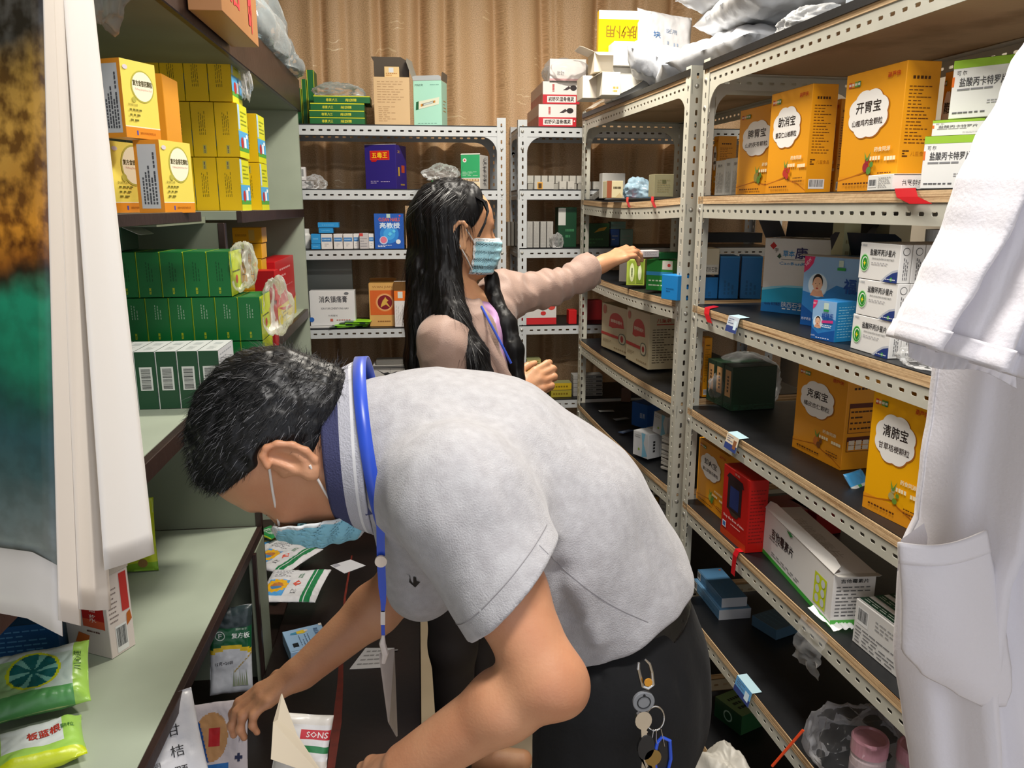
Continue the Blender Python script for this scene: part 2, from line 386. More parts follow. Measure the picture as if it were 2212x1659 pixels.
# ------------------------------------------------------------------ slotted steel racks
CREAM = mat('cream_paint', '#c6c4b6', .42, var=.05, scale=14, bump=.05)
GREYP = mat('grey_paint', '#c3c7c9', .42, var=.04, scale=14, bump=.05)
BOLT = mat('bolt_zinc', '#b5b3ab', .35, .7)
BLACKSHEET = mat('black_sheet', '#15171b', .42, var=.25, scale=9, bump=.25, bscale=12)
def ply():
    m = mat('plywood_edge', '#c9a47a', .7, var=.1, scale=40, bump=.3, bscale=90)
    nt = m.node_tree; b = nt.nodes['Principled BSDF']
    tc = nt.nodes.new('ShaderNodeTexCoord'); mp = nt.nodes.new('ShaderNodeMapping'); mp.inputs['Scale'].default_value = (1.2, 1.2, 130)
    nz = nt.nodes.new('ShaderNodeTexNoise'); nz.inputs['Scale'].default_value = 3; nz.inputs['Detail'].default_value = 5
    nt.links.new(tc.outputs['Object'], mp.inputs['Vector']); nt.links.new(mp.outputs[0], nz.inputs['Vector'])
    cr = nt.nodes.new('ShaderNodeValToRGB'); e = cr.color_ramp.elements
    e[0].position = .33; e[0].color = (*s2l('#8a6238'), 1); e[1].position = .55; e[1].color = (*s2l('#d9b98e'), 1)
    nt.links.new(nz.outputs['Fac'], cr.inputs['Fac']); nt.links.new(cr.outputs['Color'], b.inputs['Base Color']); return m
PLY = ply()
def bolt(mb, c, n):
    n = np.array(n, float); n /= np.linalg.norm(n); c = np.array(c, float)
    mb.tube([c, c+n*.0015, c+n*.003, c+n*.004], [.0065, .006, .004, .001], BOLT, 10)
def gusset(mb, c, a, b, n, m, r=.062):
    """triangular corner plate with a hollow curved edge; c the inner corner, a and b along the two members"""
    c, a, b, n = [np.array(q, float) for q in (c, a, b, n)]
    pts = [c]+[c+a*r*(1-math.sin(t))+b*r*(1-math.cos(t)) for t in [math.pi/2*i/8 for i in range(9)]]
    k = len(pts); vs = [p for p in pts]+[p+n*.002 for p in pts]
    mb.add(vs, [tuple(range(k))[::-1], tuple(range(k, 2*k))]+[(i, (i+1) % k, k+(i+1) % k, k+i) for i in range(k)], m)
def rack(name, label, O, ex, ey, Wd, Dp, levels, m, top, board='ply', bw=.035, sag=0, beamh=.035, braces=(0, 1), pw=.034):
    """O: front left foot; ex along the front, ey into the rack. levels: heights of the beam tops.
    board: 'ply' = plywood under a black sheet, else dark sheet only"""
    O, ex, ey = [np.array(q, float) for q in (O, ex, ey)]; ez = np.array([0, 0, 1.])
    root = empty(name, O); tag(root, label, 'rack', None)
    OL = np.zeros(3)
    for (a, b) in ((0, 0), (1, 0), (0, 1), (1, 1)):
        mb = MB(); c = OL+ex*Wd*a+ey*Dp*b; sx = ex*(1-2*a); sy = ey*(1-2*b)
        for al, ac in ((ez, sx), (ez, sy)):
            # keep the plate's thickness inside the corner
            mb.plate(c, al, ac, top, pw, m)
        for z in levels:
            bolt(mb, c+sx*pw*.45+ez*(z-beamh*.45), -sy); bolt(mb, c+sy*pw*.45+ez*(z-beamh*.45), -sx)
            if z in (levels[0], levels[-1]):
                bolt(mb, c+sx*pw*.45+ez*(z-beamh-.045), -sy)
        mb.build('post', root)
    for li, z in enumerate(levels):
        for k, (p, al, L, nrm) in enumerate(((OL+ey*.002, ex, Wd, ey), (OL+ey*(Dp-.002), ex, Wd, -ey), (OL+ex*.002, ey, Dp, ex), (OL+ex*(Wd-.002), ey, Dp, -ex))):
            mb = MB()
            N = 1 if not (sag and li in (1, 2, 3, 4) and k == 0) else 6
            for s_ in range(N):   # a sagging beam is a chain of short lengths
                l0, l1 = L*s_/N, L*(s_+1)/N; q0 = -sag*math.sin(math.pi*s_/N); q1 = -sag*math.sin(math.pi*(s_+1)/N)
                a0 = p+al*l0+ez*(z-beamh+q0); a1 = p+al*l1+ez*(z-beamh+q1); dv = a1-a0; LL = np.linalg.norm(dv); dv = dv/LL
                mb.plate(a0, dv, ez, LL+.0005, beamh, m)
                wv = nrm*.03; t = a0+ez*(beamh-.001); t1 = a1+ez*(beamh-.001)
                mb.add([t, t1, t1+wv, t+wv, t-ez*.0018, t1-ez*.0018, t1+wv-ez*.0018, t+wv-ez*.0018], [(0, 1, 2, 3), (4, 7, 6, 5), (0, 4, 5, 1), (2, 6, 7, 3)], m)
            if z == levels[0]:
                for e in (0, 1):
                    q = p+al*(L*e)+ez*(z-beamh); gusset(mb, q+al*(1-2*e)*pw, al*(1-2*e), -ez, nrm, m)
            mb.build('beam', root)
        mb = MB()
        i = .004; th = .018 if board == 'ply' else .004
        NS = 12
        def sg(t): return -sag*math.sin(math.pi*t) if (sag and li in (1, 2, 3, 4)) else 0
        for (z0, z1, mm, ov) in (((z, z+th, PLY, 0), (z+th, z+th+.002, BLACKSHEET, -.0015)) if board == 'ply' and li else (((z, z+.01, PLY, 0), (z+.01, z+.026, BLACKSHEET, .004)) if board == 'ply' else ((z, z+th, BLACKSHEET, 0),))):
            for s_ in range(NS):
                t0, t1 = s_/NS, (s_+1)/NS; x0, x1 = i+(Wd-2*i)*t0, i+(Wd-2*i)*t1
                y0, y1 = .0-ov, Dp-i
                P8 = [(x0, y0, z0+sg(t0)), (x1, y0, z0+sg(t1)), (x1, y1, z0), (x0, y1, z0), (x0, y0, z1+sg(t0)), (x1, y0, z1+sg(t1)), (x1, y1, z1), (x0, y1, z1)]
                mb.add([OL+ex*a+ey*b+ez*c for a, b, c in P8], [(3, 2, 1, 0), (4, 5, 6, 7), (0, 1, 5, 4), (2, 3, 7, 6)]+([(0, 4, 7, 3)] if s_ == 0 else [])+([(1, 2, 6, 5)] if s_ == NS-1 else []), mm)
        mb.build('shelf_board', root)
    return root
RL = [1.966, 1.655, 1.378, 1.102, .833, .535, .22]
# along RY (away) is the front of the right racks, RX goes into them
rack('slotted_steel_rack', 'cream slotted steel rack in front on the right, with orange boxes on its shelves', rp(.84, .86), RY, RX, 1.085, .45, RL, CREAM, 2.0)
rack('slotted_steel_rack', 'cream slotted steel rack farther down on the right, where the woman reaches in', rp(.84, 2.02), RY, RX, 1.045, .41, RL, CREAM, 2.0, sag=.012)
BL = [1.942, 1.708, 1.483, 1.176, .865, .5, .2]
rack('slotted_steel_rack', 'grey slotted steel rack against the curtain, left of the aisle end', (-.62, 3.12, 0), (1, 0, 0), (0, 1, 0), .965, .31, BL, GREYP, 1.975, board='sheet')
rack('slotted_steel_rack', 'grey slotted steel rack in the back corner behind the reaching hand', (.40, 3.17, 0), (1, 0, 0), (0, 1, 0), 1.1, .3, [1.646+(z-1.646)*1.016 for z in BL], GREYP, 1.975, board='sheet')

# ------------------------------------------------------------------ old painted cabinet along the left wall, and the dark desk
PG = mat('pale_green_paint', '#a9b3a0', .55, var=.09, scale=5, bump=.12, bscale=25)
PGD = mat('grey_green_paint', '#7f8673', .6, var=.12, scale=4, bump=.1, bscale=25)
BRN = mat('dark_brown_paint', '#33211c', .4, var=.2, scale=12, bump=.15)
cab = empty('wooden_cabinet', (-.7, 2.0, 0)); tag(cab, 'old pale green painted wooden shelf cabinet with dark brown edges on the left', 'cabinet')
def cpart(name, boxes, par=cab):
    mb = MB()
    for lo, hi, m, c in boxes:
        mb.box([lo[0]+.7, lo[1]-2, lo[2]], [hi[0]+.7, hi[1]-2, hi[2]], m, c)
    return mb.build(name, par)
XB = -1.02
cpart('back_panel', [((XB-.015, .3, 0), (XB, 3.08, 2.1), PGD, 0)])
cpart('top_board', [((XB, .3, 1.985), (-.425, 3.08, 2.0), PGD, 0), ((-.425, .3, 1.983), (-.41, 3.085, 2.093), BRN, .002), ((XB, .3, 2.0), (-.425, 3.08, 2.085), BRN, 0)])
cpart('end_panel', [((XB, 3.06, 0), (-.42, 3.08, 1.985), PG, 0)])
cpart('shelf', [((XB, .3, 1.622), (-.424, 1.62, 1.637), PG, 0), ((-.424, .3, 1.620), (-.415, 1.62, 1.639), BRN, .001)])
cpart('shelf', [((XB, 1.62, 1.61), (-.50, 1.985, 1.625), PGD, 0), ((XB, 1.985, 1.617), (-.428, 3.06, 1.637), PG, 0), ((-.428, 1.985, 1.610), (-.415, 3.06, 1.638), BRN, .001)])
cpart('shelf', [((XB, .3, 1.245), (-.435, 3.06, 1.267), PG, 0), ((-.435, .3, 1.235), (-.42, 3.06, 1.2665), BRN, .001)])
cpart('counter', [((XB, .3, .818), (-.432, 1.97, .84), PG, 0), ((-.432, .3, .815), (-.42, 1.985, .8395), BRN, .001)])
cpart('partition', [((XB, 1.975, .84), (-.435, 1.99, 1.245), PGD, 0), ((-.435, 1.97, .5), (-.42, 1.99, 1.245), BRN, .001)])
cpart('partition', [((XB, 1.975, 1.267), (-.47, 1.992, 1.61), PGD, 0), ((-.47, 1.97, 1.267), (-.455, 1.995, 1.61), BRN, .001)])
cpart('partition', [((XB, 1.95, .0), (-.43, 1.99, .815), PGD, 0), ((-.435, 1.86, .0), (-.418, 1.975, .815), PGD, .001), ((-.423, 1.85, .0), (-.415, 1.864, .815), BRN, 0)])
cpart('bottom_shelf', [((XB, .3, .40), (-.44, 3.06, .42), BRN, 0)])
desk = empty('low_dark_desk', (-.22, 2.0, 0)); tag(desk, 'low dark brown lacquered desk with a red scrape, in the aisle beside the cabinet', 'desk')
DK = mat('desk_lacquer', '#1c1210', .28, var=.3, scale=7, bump=.06)
def dpart(name, boxes):
    mb = MB()
    for lo, hi, m, c in boxes: mb.box([lo[0]+.22, lo[1]-2, lo[2]], [hi[0]+.22, hi[1]-2, hi[2]], m, c)
    return mb.build(name, desk)
dpart('desk_top', [((-.412, 1.05, .478), (-.02, 2.95, .5), DK, .003)])
dpart('side_panel', [((-.05, 1.08, .03), (-.03, 2.92, .478), DK, 0)])
dpart('side_panel', [((-.41, 1.08, .03), (-.39, 2.92, .478), DK, 0)])
for yy in (1.08, 2.9): dpart('end_panel', [((-.39, yy, .03), (-.05, yy+.02, .478), DK, 0)])
mb = MB(); rs = mat('red_scrape', '#6e2114', .45, var=.2)
pl = [(760, 1200), (745, 1290), (738, 1400), (735, 1480), (728, 1560), (715, 1659)]; wd_ = [3, 4, 6, 9, 13, 10]
q = [onz(x, y, .5005) for x, y in pl]; vs = []
for p_, w_ in zip(q, wd_): vs += [p_+np.array([-w_*.0008, 0, 0])-np.array([-.22, 2, 0]), p_+np.array([w_*.0008, 0, 0])-np.array([-.22, 2, 0])]
mb.add(vs, [(2*i, 2*i+1, 2*i+3, 2*i+2) for i in range(len(pl)-1)], rs); mb.build('red_scrape', desk)
# ------------------------------------------------------------------ cartons
YR = -AR
def Z(px, py, z): return onz(px, py, z)
def V(px, v, z): p = RX*v+np.array([0, 0, z]); return p+RY*tcol(p, RY, px)
def Yp(px, Y, z): p = np.array([0, Y, z]); e = np.array([1., 0, 0]); return p+e*tcol(p, e, px)
def Xp(px, X, z): p = np.array([X, 0, z]); e = np.array([0, 1., 0]); return p+e*tcol(p, e, px)
UZ = np.array([0, 0, 1.])
def fb(A, B, rpx=None, lpx=None, d=None, hpy=None, h=None, hat='A'):
    A, B = np.array(A, float), np.array(B, float); e = (B-A); w = np.linalg.norm(e[:2]); rot = math.atan2(e[1], e[0]); ex, ey = frame(rot)
    if rpx is not None: d = abs(tcol(B, ey, rpx))
    elif lpx is not None: d = abs(tcol(A, ey, lpx))
    if hpy is not None: h = abs(trow(A if hat == 'A' else B, UZ, hpy))
    return w, d, h, A+ex*w/2+ey*d/2, rot
NB = [0]
def put(A, B, paint, label, base='#f0efea', name='medicine_box', cat='box', group=None, tilt=None, cut=True, gloss=.38, **k):
    w, d, h, c, rot = fb(A, B, **k)
    # a hair's breadth between neighbours
    C = Carton(w-.0016, d-.0016, h-.0008, P(base, gloss) if isinstance(base, str) else base)
    NB[0] += 1
    if paint: paint(C)
    if tilt: return C.place(name, label, cat, c, rot, group, tilt)
    return C.place(name, label, cat, c, rot, group)
BLK = '#26201f'
def flap(o, w, d, h, side, ang, L, col, name='flap', skew=0, par=True):
    """an opened lid flap hinged on the top edge, child of its box"""
    mb = MB(); a = math.radians(ang); t = .0006
    if side == 'F': p0, p1, out = (-w/2, -d/2, h), (w/2, -d/2, h), (0, -1, 0)
    elif side == 'B': p0, p1, out = (-w/2, d/2, h), (w/2, d/2, h), (0, 1, 0)
    elif side == 'L': p0, p1, out = (-w/2, -d/2, h), (-w/2, d/2, h), (-1, 0, 0)
    else: p0, p1, out = (w/2, -d/2, h), (w/2, d/2, h), (1, 0, 0)
    p0, p1, out = np.array(p0), np.array(p1), np.array(out); v = out*math.cos(a)+UZ*math.sin(a); e = (p1-p0); e = e/np.linalg.norm(e); ln = np.linalg.norm(p1-p0)
    n = np.cross(e, v)*t; pts = [p0, p1, p1+v*L*.8-e*.0, p1+v*L-e*ln*.08+e*skew, p0+v*L+e*ln*.08+e*skew, p0+v*L*.8]
    k = len(pts); mb.add(pts+[p+n for p in pts], [tuple(range(k))[::-1], tuple(range(k, 2*k))]+[(i, (i+1) % k, k+(i+1) % k, k+i) for i in range(k)], P(col))
    return mb.build(name, o)
def dims(o):
    b = np.array([v[:] for v in o.bound_box]); s_ = b.max(0)-b.min(0); return s_

# --- orange boxes of children's granules
FRUIT = {'a': ('#8f7f3f', '#5b7a2e'), 'b': ('#b8342b', '#b8342b'), 'c': ('#9d2731', '#5b8a3c'), 'd': ('#c9722c', '#7a4a20'), 'e': ('#a9a06a', '#6d8d2f'), 'f': ('#9db04a', '#5b8a3c')}
def orange(title, sub, fr, base='#e99d16', back=0):
    def f(C):
        F = C.F
        F.rect(.0, .0, 1, .13, P('#e5961a'))
        F.poly([(0, .1), (.25, .13), (.5, .17), (.62, .13), (.8, .1), (1, .03), (1, .02), (.8, .085), (.62, .115), (.5, .155), (.25, .12), (0, .09)], I('#b8680f'))
        F.cloud(.45, .64, .345, .2, I('#a8631c')); F.cloud(.44, .645, .335, .195, I('#f4f1ec'))
        F.text(title, .44, .70, .095, I('#241815'), w=.42, bold=.035)
        F.text(sub, .44, .575, .055, I('#3a2a25'), w=.52, bold=.02)
        for i, c in enumerate(('#c0452b', '#e08a2a', '#6c9a3a', '#2f7a4a')): F.rect(.06+.055*i, .885, .11+.055*i, .93, I(c)); F.lines(.065+.055*i, .895, .105+.055*i, .92, 1, I('#f2e9da'), .8, i)
        F.text('葫芦侠', .83, .92, .04, I('#c63d16'), w=.2, bold=.03)
        F.text('药食同源', .75, .34, .038, I('#f5e8c0'), w=.26, bold=.04); F.lines(.56, .25, .74, .29, 1, I('#f5e8c0'), .8, 3, dash=4); F.lines(.8, .24, .98, .28, 1, I('#f5e8c0'), .8, 5, dash=4)
        c1, c2 = FRUIT[fr]
        for i, (x, y, r) in enumerate(((.5, .2, .05), (.56, .17, .04), (.52, .25, .035), (.6, .22, .03))): F.disc(x, y, r, I(c1 if i % 2 == 0 else c2))
        F.poly([(.5, .25), (.58, .33), (.54, .25)], I('#5b8a3c')); F.poly([(.52, .27), (.47, .33), (.49, .26)], I('#6d9a3c'))
        F.lines(.12, .055, .6, .08, 1, I('#5c2f0c'), .6, 7, dash=9); F.lines(.72, .1, .95, .16, 2, I('#6a3a10'), .35, 8)
        R = C.R
        R.lines(.2, .86, .75, .89, 1, I('#4a280c'), .8, 4, dash=5)
        if back == 1:
            for y0, y1 in ((.40, .72), (.2, .36)):
                R.rect(.1, y0, .9, y1, I('#5a2416')); R.rect(.12, y0+.006, .88, y1-.05, P('#e2921a')); R.lines(.16, y0+.02, .84, y1-.06, 4, I('#4a280c'), .3, 5)
            for i in range(2):
                for j in range(3): R.rect(.16+.22*j, .22+.055*i, .34+.22*j, .268+.055*i, I('#e6d8c2'))
        else:
            R.lines(.12, .36, .8, .82, 17, I('#6a3a10'), .26, 11); R.lines(.1, .26, .3, .32, 3, I('#4a280c'), .5, 2, dash=2); R.text('儿童食品', .6, .29, .035, I('#b8730f'), w=.5)
            R.barcode(.1, .04, .72, .13, 5)
        C.L.lines(.1, .2, .9, .85, 17, I('#7a4410'), .26, 4)
    return f
GO = 'orange granule boxes on the front rack'
def ob(A, B, title, sub, fr, lab, back=0, base='#e99d16', **k): return put(A, B, orange(title, sub, fr, base, back), lab, base, group=GO, **k)
z2 = RL[1]+.0205; z3 = RL[2]+.0205; z4 = RL[3]+.0205; z5 = RL[4]+.0205; z6 = RL[5]+.0205; z7 = RL[6]+.0205
def rb(px, v, z): return V(px, v, z)
ob(V(1652, .885, z2), V(1738, .885, z2), '助消宝', '薏苡仁山楂颗粒', 'b', 'orange box with cloud panel and red berries, in front of a half hidden twin', rpx=1794, hpy=179, hat='B')
ob(V(1588, .93, z2), V(1680, .93, z2), '脾胃宝', '山药茯苓颗粒', 'a', 'orange box half hidden behind its neighbour, nearest the post on the upper shelf', d=.08, h=.205)
ob(V(1807, .885, z2), V(1932, .885, z2), '开胃宝', '山楂鸡内金颗粒', 'c', 'largest looking orange box on the upper shelf, cherries printed beside its slope', rpx=2006, hpy=128, hat='B')
for k, (pa, pb, v_, r_, lab) in enumerate(((1535, 1545, 1.16, 1585, 'plain side of an orange box standing far back beside the rack post'), (1770, 1800, 1.02, 1830, 'orange box glimpsed in the gap between two big orange boxes'), (2012, 2040, 1.0, 2108, 'orange box standing behind the white and lime tablet boxes'), (2112, 2130, 1.0, 2200, 'orange box farthest right on the upper shelf, beside the coat sleeve'), (1476, 1490, 1.1, 1512, 'orange box seen between the two rack posts'))):
    ob(V(pa, v_, z2), V(pb, v_, z2), '脾胃宝', '山药茯苓颗粒', 'a', lab, rpx=r_, h=.2)
ob(Z(1710, 964, z4), Z(1815, 1017, z4), '克痰宝', '橘皮杏仁颗粒', 'd', 'orange box with peel picture and printed table on its side, middle shelf', back=1, rpx=1885, hpy=780, base='#e6991d')
ob(Z(1861, 1093, z4), Z(1987, 1156, z4), '清肺宝', '甘草桔梗颗粒', 'e', 'bright yellow orange box tucked behind the coat pocket', rpx=2040, hpy=838, base='#f2ad06')
ob(Z(1503, 1075, z5), Z(1566, 1129, z5), '卸火宝', '蒲公英菊花颗粒', 'f', 'dim orange box at the far end of the lower shelf, beside the red box', d=.07, h=.178)
ob(Z(1508, 852, z4), Z(1516, 858, z4), '脾胃宝', '山药茯苓颗粒', 'a', 'orange box edge beside the post, left of the wrapped dark green boxes', rpx=1533, h=.17)

# --- white tablet boxes with a lime edge
def lime(C):
    for F in (C.F,):
        F.rect(0, .86, 1, 1, I('#9bc53a')); F.rect(.0, .55, .04, .72, I('#e2732a'))
        F.text('盐酸丙卡特罗片', .5, .62, .15, I('#4c4c4e'), w=.75, bold=.02); F.text('可 尔', .15, .78, .08, I('#333335'), w=.16); F.lines(.1, .47, .75, .52, 1, I('#8a8a8c'), .6, 2, dash=3)
        F.lines(.6, .22, .95, .3, 2, I('#a0a0a2'), .4, 5); F.lines(.06, .08, .6, .12, 1, I('#666668'), .6, 6)
    C.R.lines(.1, .2, .9, .8, 5, I('#777'), .3); C.T.rect(0, 0, 1, 1, P('#a9d24a')); C.L.barcode(.2, .2, .8, .8)
def limeflat(C):
    C.F.text('盐酸丙卡特罗片', .5, .45, .38, I('#3c3c3e'), w=.66, flip=True); C.F.rect(.9, .2, .94, .35, I('#e2732a'))
    C.F.rect(.02, .93, .95, .97, I('#3c3c3e')); C.L.barcode(.05, .2, .38, .75); C.L.lines(.45, .15, .95, .85, 6, I('#9a9a9c'), .35)
GL = 'white and lime tablet boxes'
put(V(1925, .85, z2), Yp(2049, V(1925, .85, z2)[1]-.01, z2), limeflat, 'white tablet box lying flat with its print upside down by the red tape', lpx=1871, h=.0265, group=GL, name='tablet_box')
b1 = V(1995, .86, z2)+UZ*.0
A_ = Yp(1985, 1.17, z2); B_ = Yp(2105, 1.12, z2)
put(A_, B_, lime, 'white and lime tablet box standing on edge behind the flat one', d=.03, h=.078, group=GL, name='tablet_box')
put(Yp(2010, 1.21, z2+.0785), Yp(2125, 1.16, z2+.0785), lime, 'white and lime tablet box lying between two upright ones', d=.06, h=.027, group=GL, name='tablet_box')
put(Yp(2046, 1.20, z2+.106), Yp(2185, 1.13, z2+.106), lime, 'topmost white and lime tablet box beside the coat sleeve', d=.035, h=.086, group=GL, name='tablet_box')
def whitetxt(C):
    for F in (C.F, C.R): F.lines(.15, .1, .85, .7, 6, I('#8d8b86'), .3, 3, vert=True); F.text('复方', .5, .85, .08, I('#5c5a56'), w=.5)
for k, (pa, pb, v_, hh) in enumerate(((1542, 1562, .98, .098), (1563, 1577, .98, .1), (1578, 1592, .98, .1))):
    put(V(pa, v_, z2), V(pb, v_, z2), whitetxt, ('white paper box beside the rack post, left of three', 'white paper box in the middle of three by the rack post', 'white paper box next to the half hidden orange box')[k], d=.05, h=hh, base='#cfcdc6', group='white boxes by the post')

# --- blue boxes, the big white carton, baby boxes
def bluebox(C): C.F.lines(.2, .1, .8, .45, 3, I('#1b5e93'), .5, 3, vert=True, dash=4); C.F.rect(0, .97, 1, 1, P('#2f86c4'))
GB = 'blue boxes deep on the shelf'
bY = 1.93
for k, (pa, pb, hp, lab) in enumerate(((1490, 1550, 599, 'low blue box nearest the post on the third shelf'), (1551, 1594, 553, 'tall blue box between two others on the third shelf'), (1597, 1643, 553, 'tall blue box touching the big white carton'))):
    put(Z(pa, 645, z3), Z(pb, 645+(.5*k), z3), bluebox, lab, '#1a6cae', d=.1, hpy=hp, group=GB)
def lab_(C): C.F.rect(.05, .4, .95, .95, I('#d8cfb4')); C.F.text('水溶颗粒', .5, .2, .25, I('#3c3630'), w=.8); C.F.rect(.05, .05, .95, .38, I('#d9d6cb')); C.F.text('蒙脱石散', .5, .2, .2, I('#33302c'), w=.8)
q = Z(1516, 645, z3)+UZ*.066
put(q, Z(1550, 645, z3)+UZ*.066, lab_, 'small cream labelled box on top of the low blue box', '#d6cfb6', d=.09, h=.072)
put(Z(1516, 622, z3)+UZ*.14, Z(1640, 622, z3)+UZ*.14, None, 'long dark box laid across the blue boxes', '#20242a', d=.1, h=.03)
def cbk(C):
    F = C.F
    F.poly([(0, 0), (1, 0), (1, .33), (.8, .36), (.55, .385), (.3, .38), (.1, .35), (0, .32)], I('#8ed4ea')); F.poly([(0, 0), (1, 0), (1, .3), (.75, .34), (.5, .36), (.25, .35), (0, .29)], I('#2ba7d0'))
    F.poly([(0, 0), (1, 0), (1, .1), (.5, .17), (0, .12)], I('#2478bd'))
    F.poly([(.06, .9), (.1, .95), (.14, .9), (.1, .85)], I('#b3262a')); F.text('宇', .14, .84, .06, I('#2a2022'))
    F.text('草本', .28, .8, .085, I('#2a86bf'), w=.13, bold=.03); F.text('康', .42, .81, .15, I('#2d2a5e'), w=.13, bold=.04); F.rect(.2, .72, .62, .725, I('#5a6a70'))
    F.text('CaoBenKang', .38, .665, .055, I('#2a86bf'), w=.4); F.poly([(.15, .76), (.18, .8), (.2, .76), (.18, .73)], I('#2d4a3a'))
    F.text('陕西石宇药业', .42, .12, .075, I('#e9f3f6'), w=.36); F.text('Quality 石宇集团', .13, .115, .05, I('#27325e'), w=.18); F.lines(.25, .05, .6, .075, 1, I('#e9f3f6'), .6, 4)
    F.rect(.92, .93, .96, .97, I('#a8261f'))
o = put(Z(1642, 671, z3), Z(1840, 693, z3), cbk, 'big white and turquoise carton with its lid open on the third shelf', '#d7d5d1', name='carton', hpy=513, d=.09)
dx, dy, dz = dims(o)
flap(o, dx, dy, dz, 'L', 62, .075, '#5a5f66'); flap(o, dx, dy, dz, 'R', 50, .08, '#20242c'); flap(o, dx, dy, dz, 'B', 80, .05, '#3c4046')
def baby(F, cx, cy, r):
    F.disc(cx, cy, r*1.3, I('#9fc9e8')); F.disc(cx, cy, r*1.2, I('#dcebf5'))
    F.poly([(cx-r*.9, cy-r*1.15*F.w/F.h), (cx+r*.9, cy-r*1.15*F.w/F.h), (cx+r*.55, cy-r*.5*F.w/F.h), (cx-r*.55, cy-r*.5*F.w/F.h)], I('#dfa585'))
    F.disc(cx, cy+r*.3*F.w/F.h, r*.66, I('#221a18'), ry=r*.86*F.w/F.h); F.disc(cx, cy+r*.1*F.w/F.h, r*.6, I('#e8b896'), ry=r*.76*F.w/F.h)
    for sx in (-1, 1): F.disc(cx+sx*r*.25, cy+r*.15*F.w/F.h, r*.07, I('#2a1a16'), ry=r*.04*F.w/F.h); F.disc(cx+sx*r*.6, cy+r*.05*F.w/F.h, r*.09, I('#dfa585'))
    F.disc(cx, cy-r*.08*F.w/F.h, r*.09, I('#d99a78')); F.disc(cx, cy-r*.34*F.w/F.h, r*.16, I('#b3423a'), ry=r*.08*F.w/F.h)
def fzl(big):
    def f(C):
        F = C.F
        F.rect(0, 0, 1, 1, I('#8fb6dd')); F.poly([(0, 0), (1, 0), (1, .55), (.6, .62), (.3, .45), (0, .5)], I('#2f7fc4')); F.poly([(0, 0), (1, 0), (1, .3), (.6, .22), (.3, .15), (0, .3)], I('#1457a3'))
        F.poly([(0, 1), (0, .76), (.09, .82), (.16, .9), (.19, 1)], I('#d8336a')); F.text('NEW', .07, .92, .05, I('#f7e6ee'), w=.13, rot=50 if big else 0)
        baby(F, .27, .6 if big else .45, .14 if big else .17)
        if big: F.text('福', .83, .62, .2, I('#1d4f9e'), w=.2, bold=.05); F.text('臻乐', 1.2, .5, .1, I('#1d4f9e'), w=.01); F.rect(.62, .88, .7, .97, I('#c9dccd')); F.rect(.6, .83, .74, .87, I('#2f9d4a'))
        else:
            F.text('福臻乐', .68, .62, .15, I('#1d4f9e'), w=.5, bold=.05); F.poly([(.45, .44), (.93, .47), (.93, .54), (.45, .51)], I('#d33a83')); F.rect(.5, .8, .7, .96, I('#c9dccd')); F.rect(.5, .74, .72, .79, I('#2f9d4a'))
            F.lines(.48, .33, .9, .42, 2, I('#eef6fb'), .5, 4)
        F.text('石宇药业', .12, .1, .04, I('#e9eef8'), w=.18); F.lines(.25, .04, .85, .08, 1, I('#e9eef8'), .5, 4)
        C.R.rect(0, 0, 1, 1, P('#1d7fb8')); C.R.lines(.1, .08, .9, .9, 12, I('#8cc4dd'), .25, 4)
    return f
o = put(Z(1727, 700, z3), Z(1850, 720, z3), fzl(True), 'blue carton with a baby picture and pink corner behind the small one', '#3a86c6', name='carton', hpy=552, d=.1)
dx, dy, dz = dims(o); flap(o, dx, dy, dz, 'B', 105, .05, '#1b2430'); flap(o, dx, dy, dz, 'F', 165, .012, '#cfcdc8')
put(Z(1750, 730, z3), Z(1801, 740, z3), fzl(False), 'small blue box with a baby picture near the shelf edge', '#2a7fc0', hpy=646, rpx=1847)

# --- three tiers of white boxes with a green ring
def cipro(C):
    F = C.F
    F.text('盐酸环丙沙星片', .58, .75, .17, I('#2b2b2e'), w=.62, bold=.03); F.text('CIPROFLOXACIN HYDROCHLORIDE TABLETS', .6, .58, .05, I('#444'), w=.55); F.lines(.32, .4, .75, .5, 2, I('#9a9aa0'), .3, 4)
    F.text('D 京制药', .1, .92, .06, I('#5a6a78'), w=.16)
    F.disc(.15, .45, .115, I('#c9ecc0'), ry=.25); F.disc(.15, .45, .1, I('#2f9b35'), ry=.22); F.disc(.16, .45, .075, I('#e9f5e4'), ry=.17); F.disc(.165, .44, .06, I('#1f8a2c'), ry=.15)
    F.poly([(.16, .52), (.175, .46), (.2, .44), (.175, .42), (.16, .36), (.145, .42), (.12, .44), (.145, .46)], I('#f2df2a'))
    F.poly([(1, 0), (1, .36), (.86, .3), (.72, .16), (.6, 0)], I('#b9bec9')); F.poly([(1, 0), (1, .3), (.88, .25), (.75, .13), (.66, 0)], I('#22397c')); F.disc(.86, .08, .03, I('#4ba04a')); F.lines(.72, .05, .97, .1, 1, I('#dfe4f0'), .5, 3)
    C.R.disc(.5, .82, .3, I('#555')); C.R.disc(.5, .82, .25, I('#ecebe8')); C.R.lines(.3, .08, .75, .68, 3, I('#55555a'), .4, 9, vert=True)
    C.T.lines(.1, .1, .9, .9, 3, I('#777'), .3)
A0, B0 = Z(1835, 751, z3), Z(1918, 776, z3)
w0, _, h0, _, rot0 = fb(A0, B0, d=.02, hpy=676); ex0, ey0 = frame(rot0)
dd = abs(tcol(B0, ey0, 1945))
tier = ('bottom', 'middle', 'top')
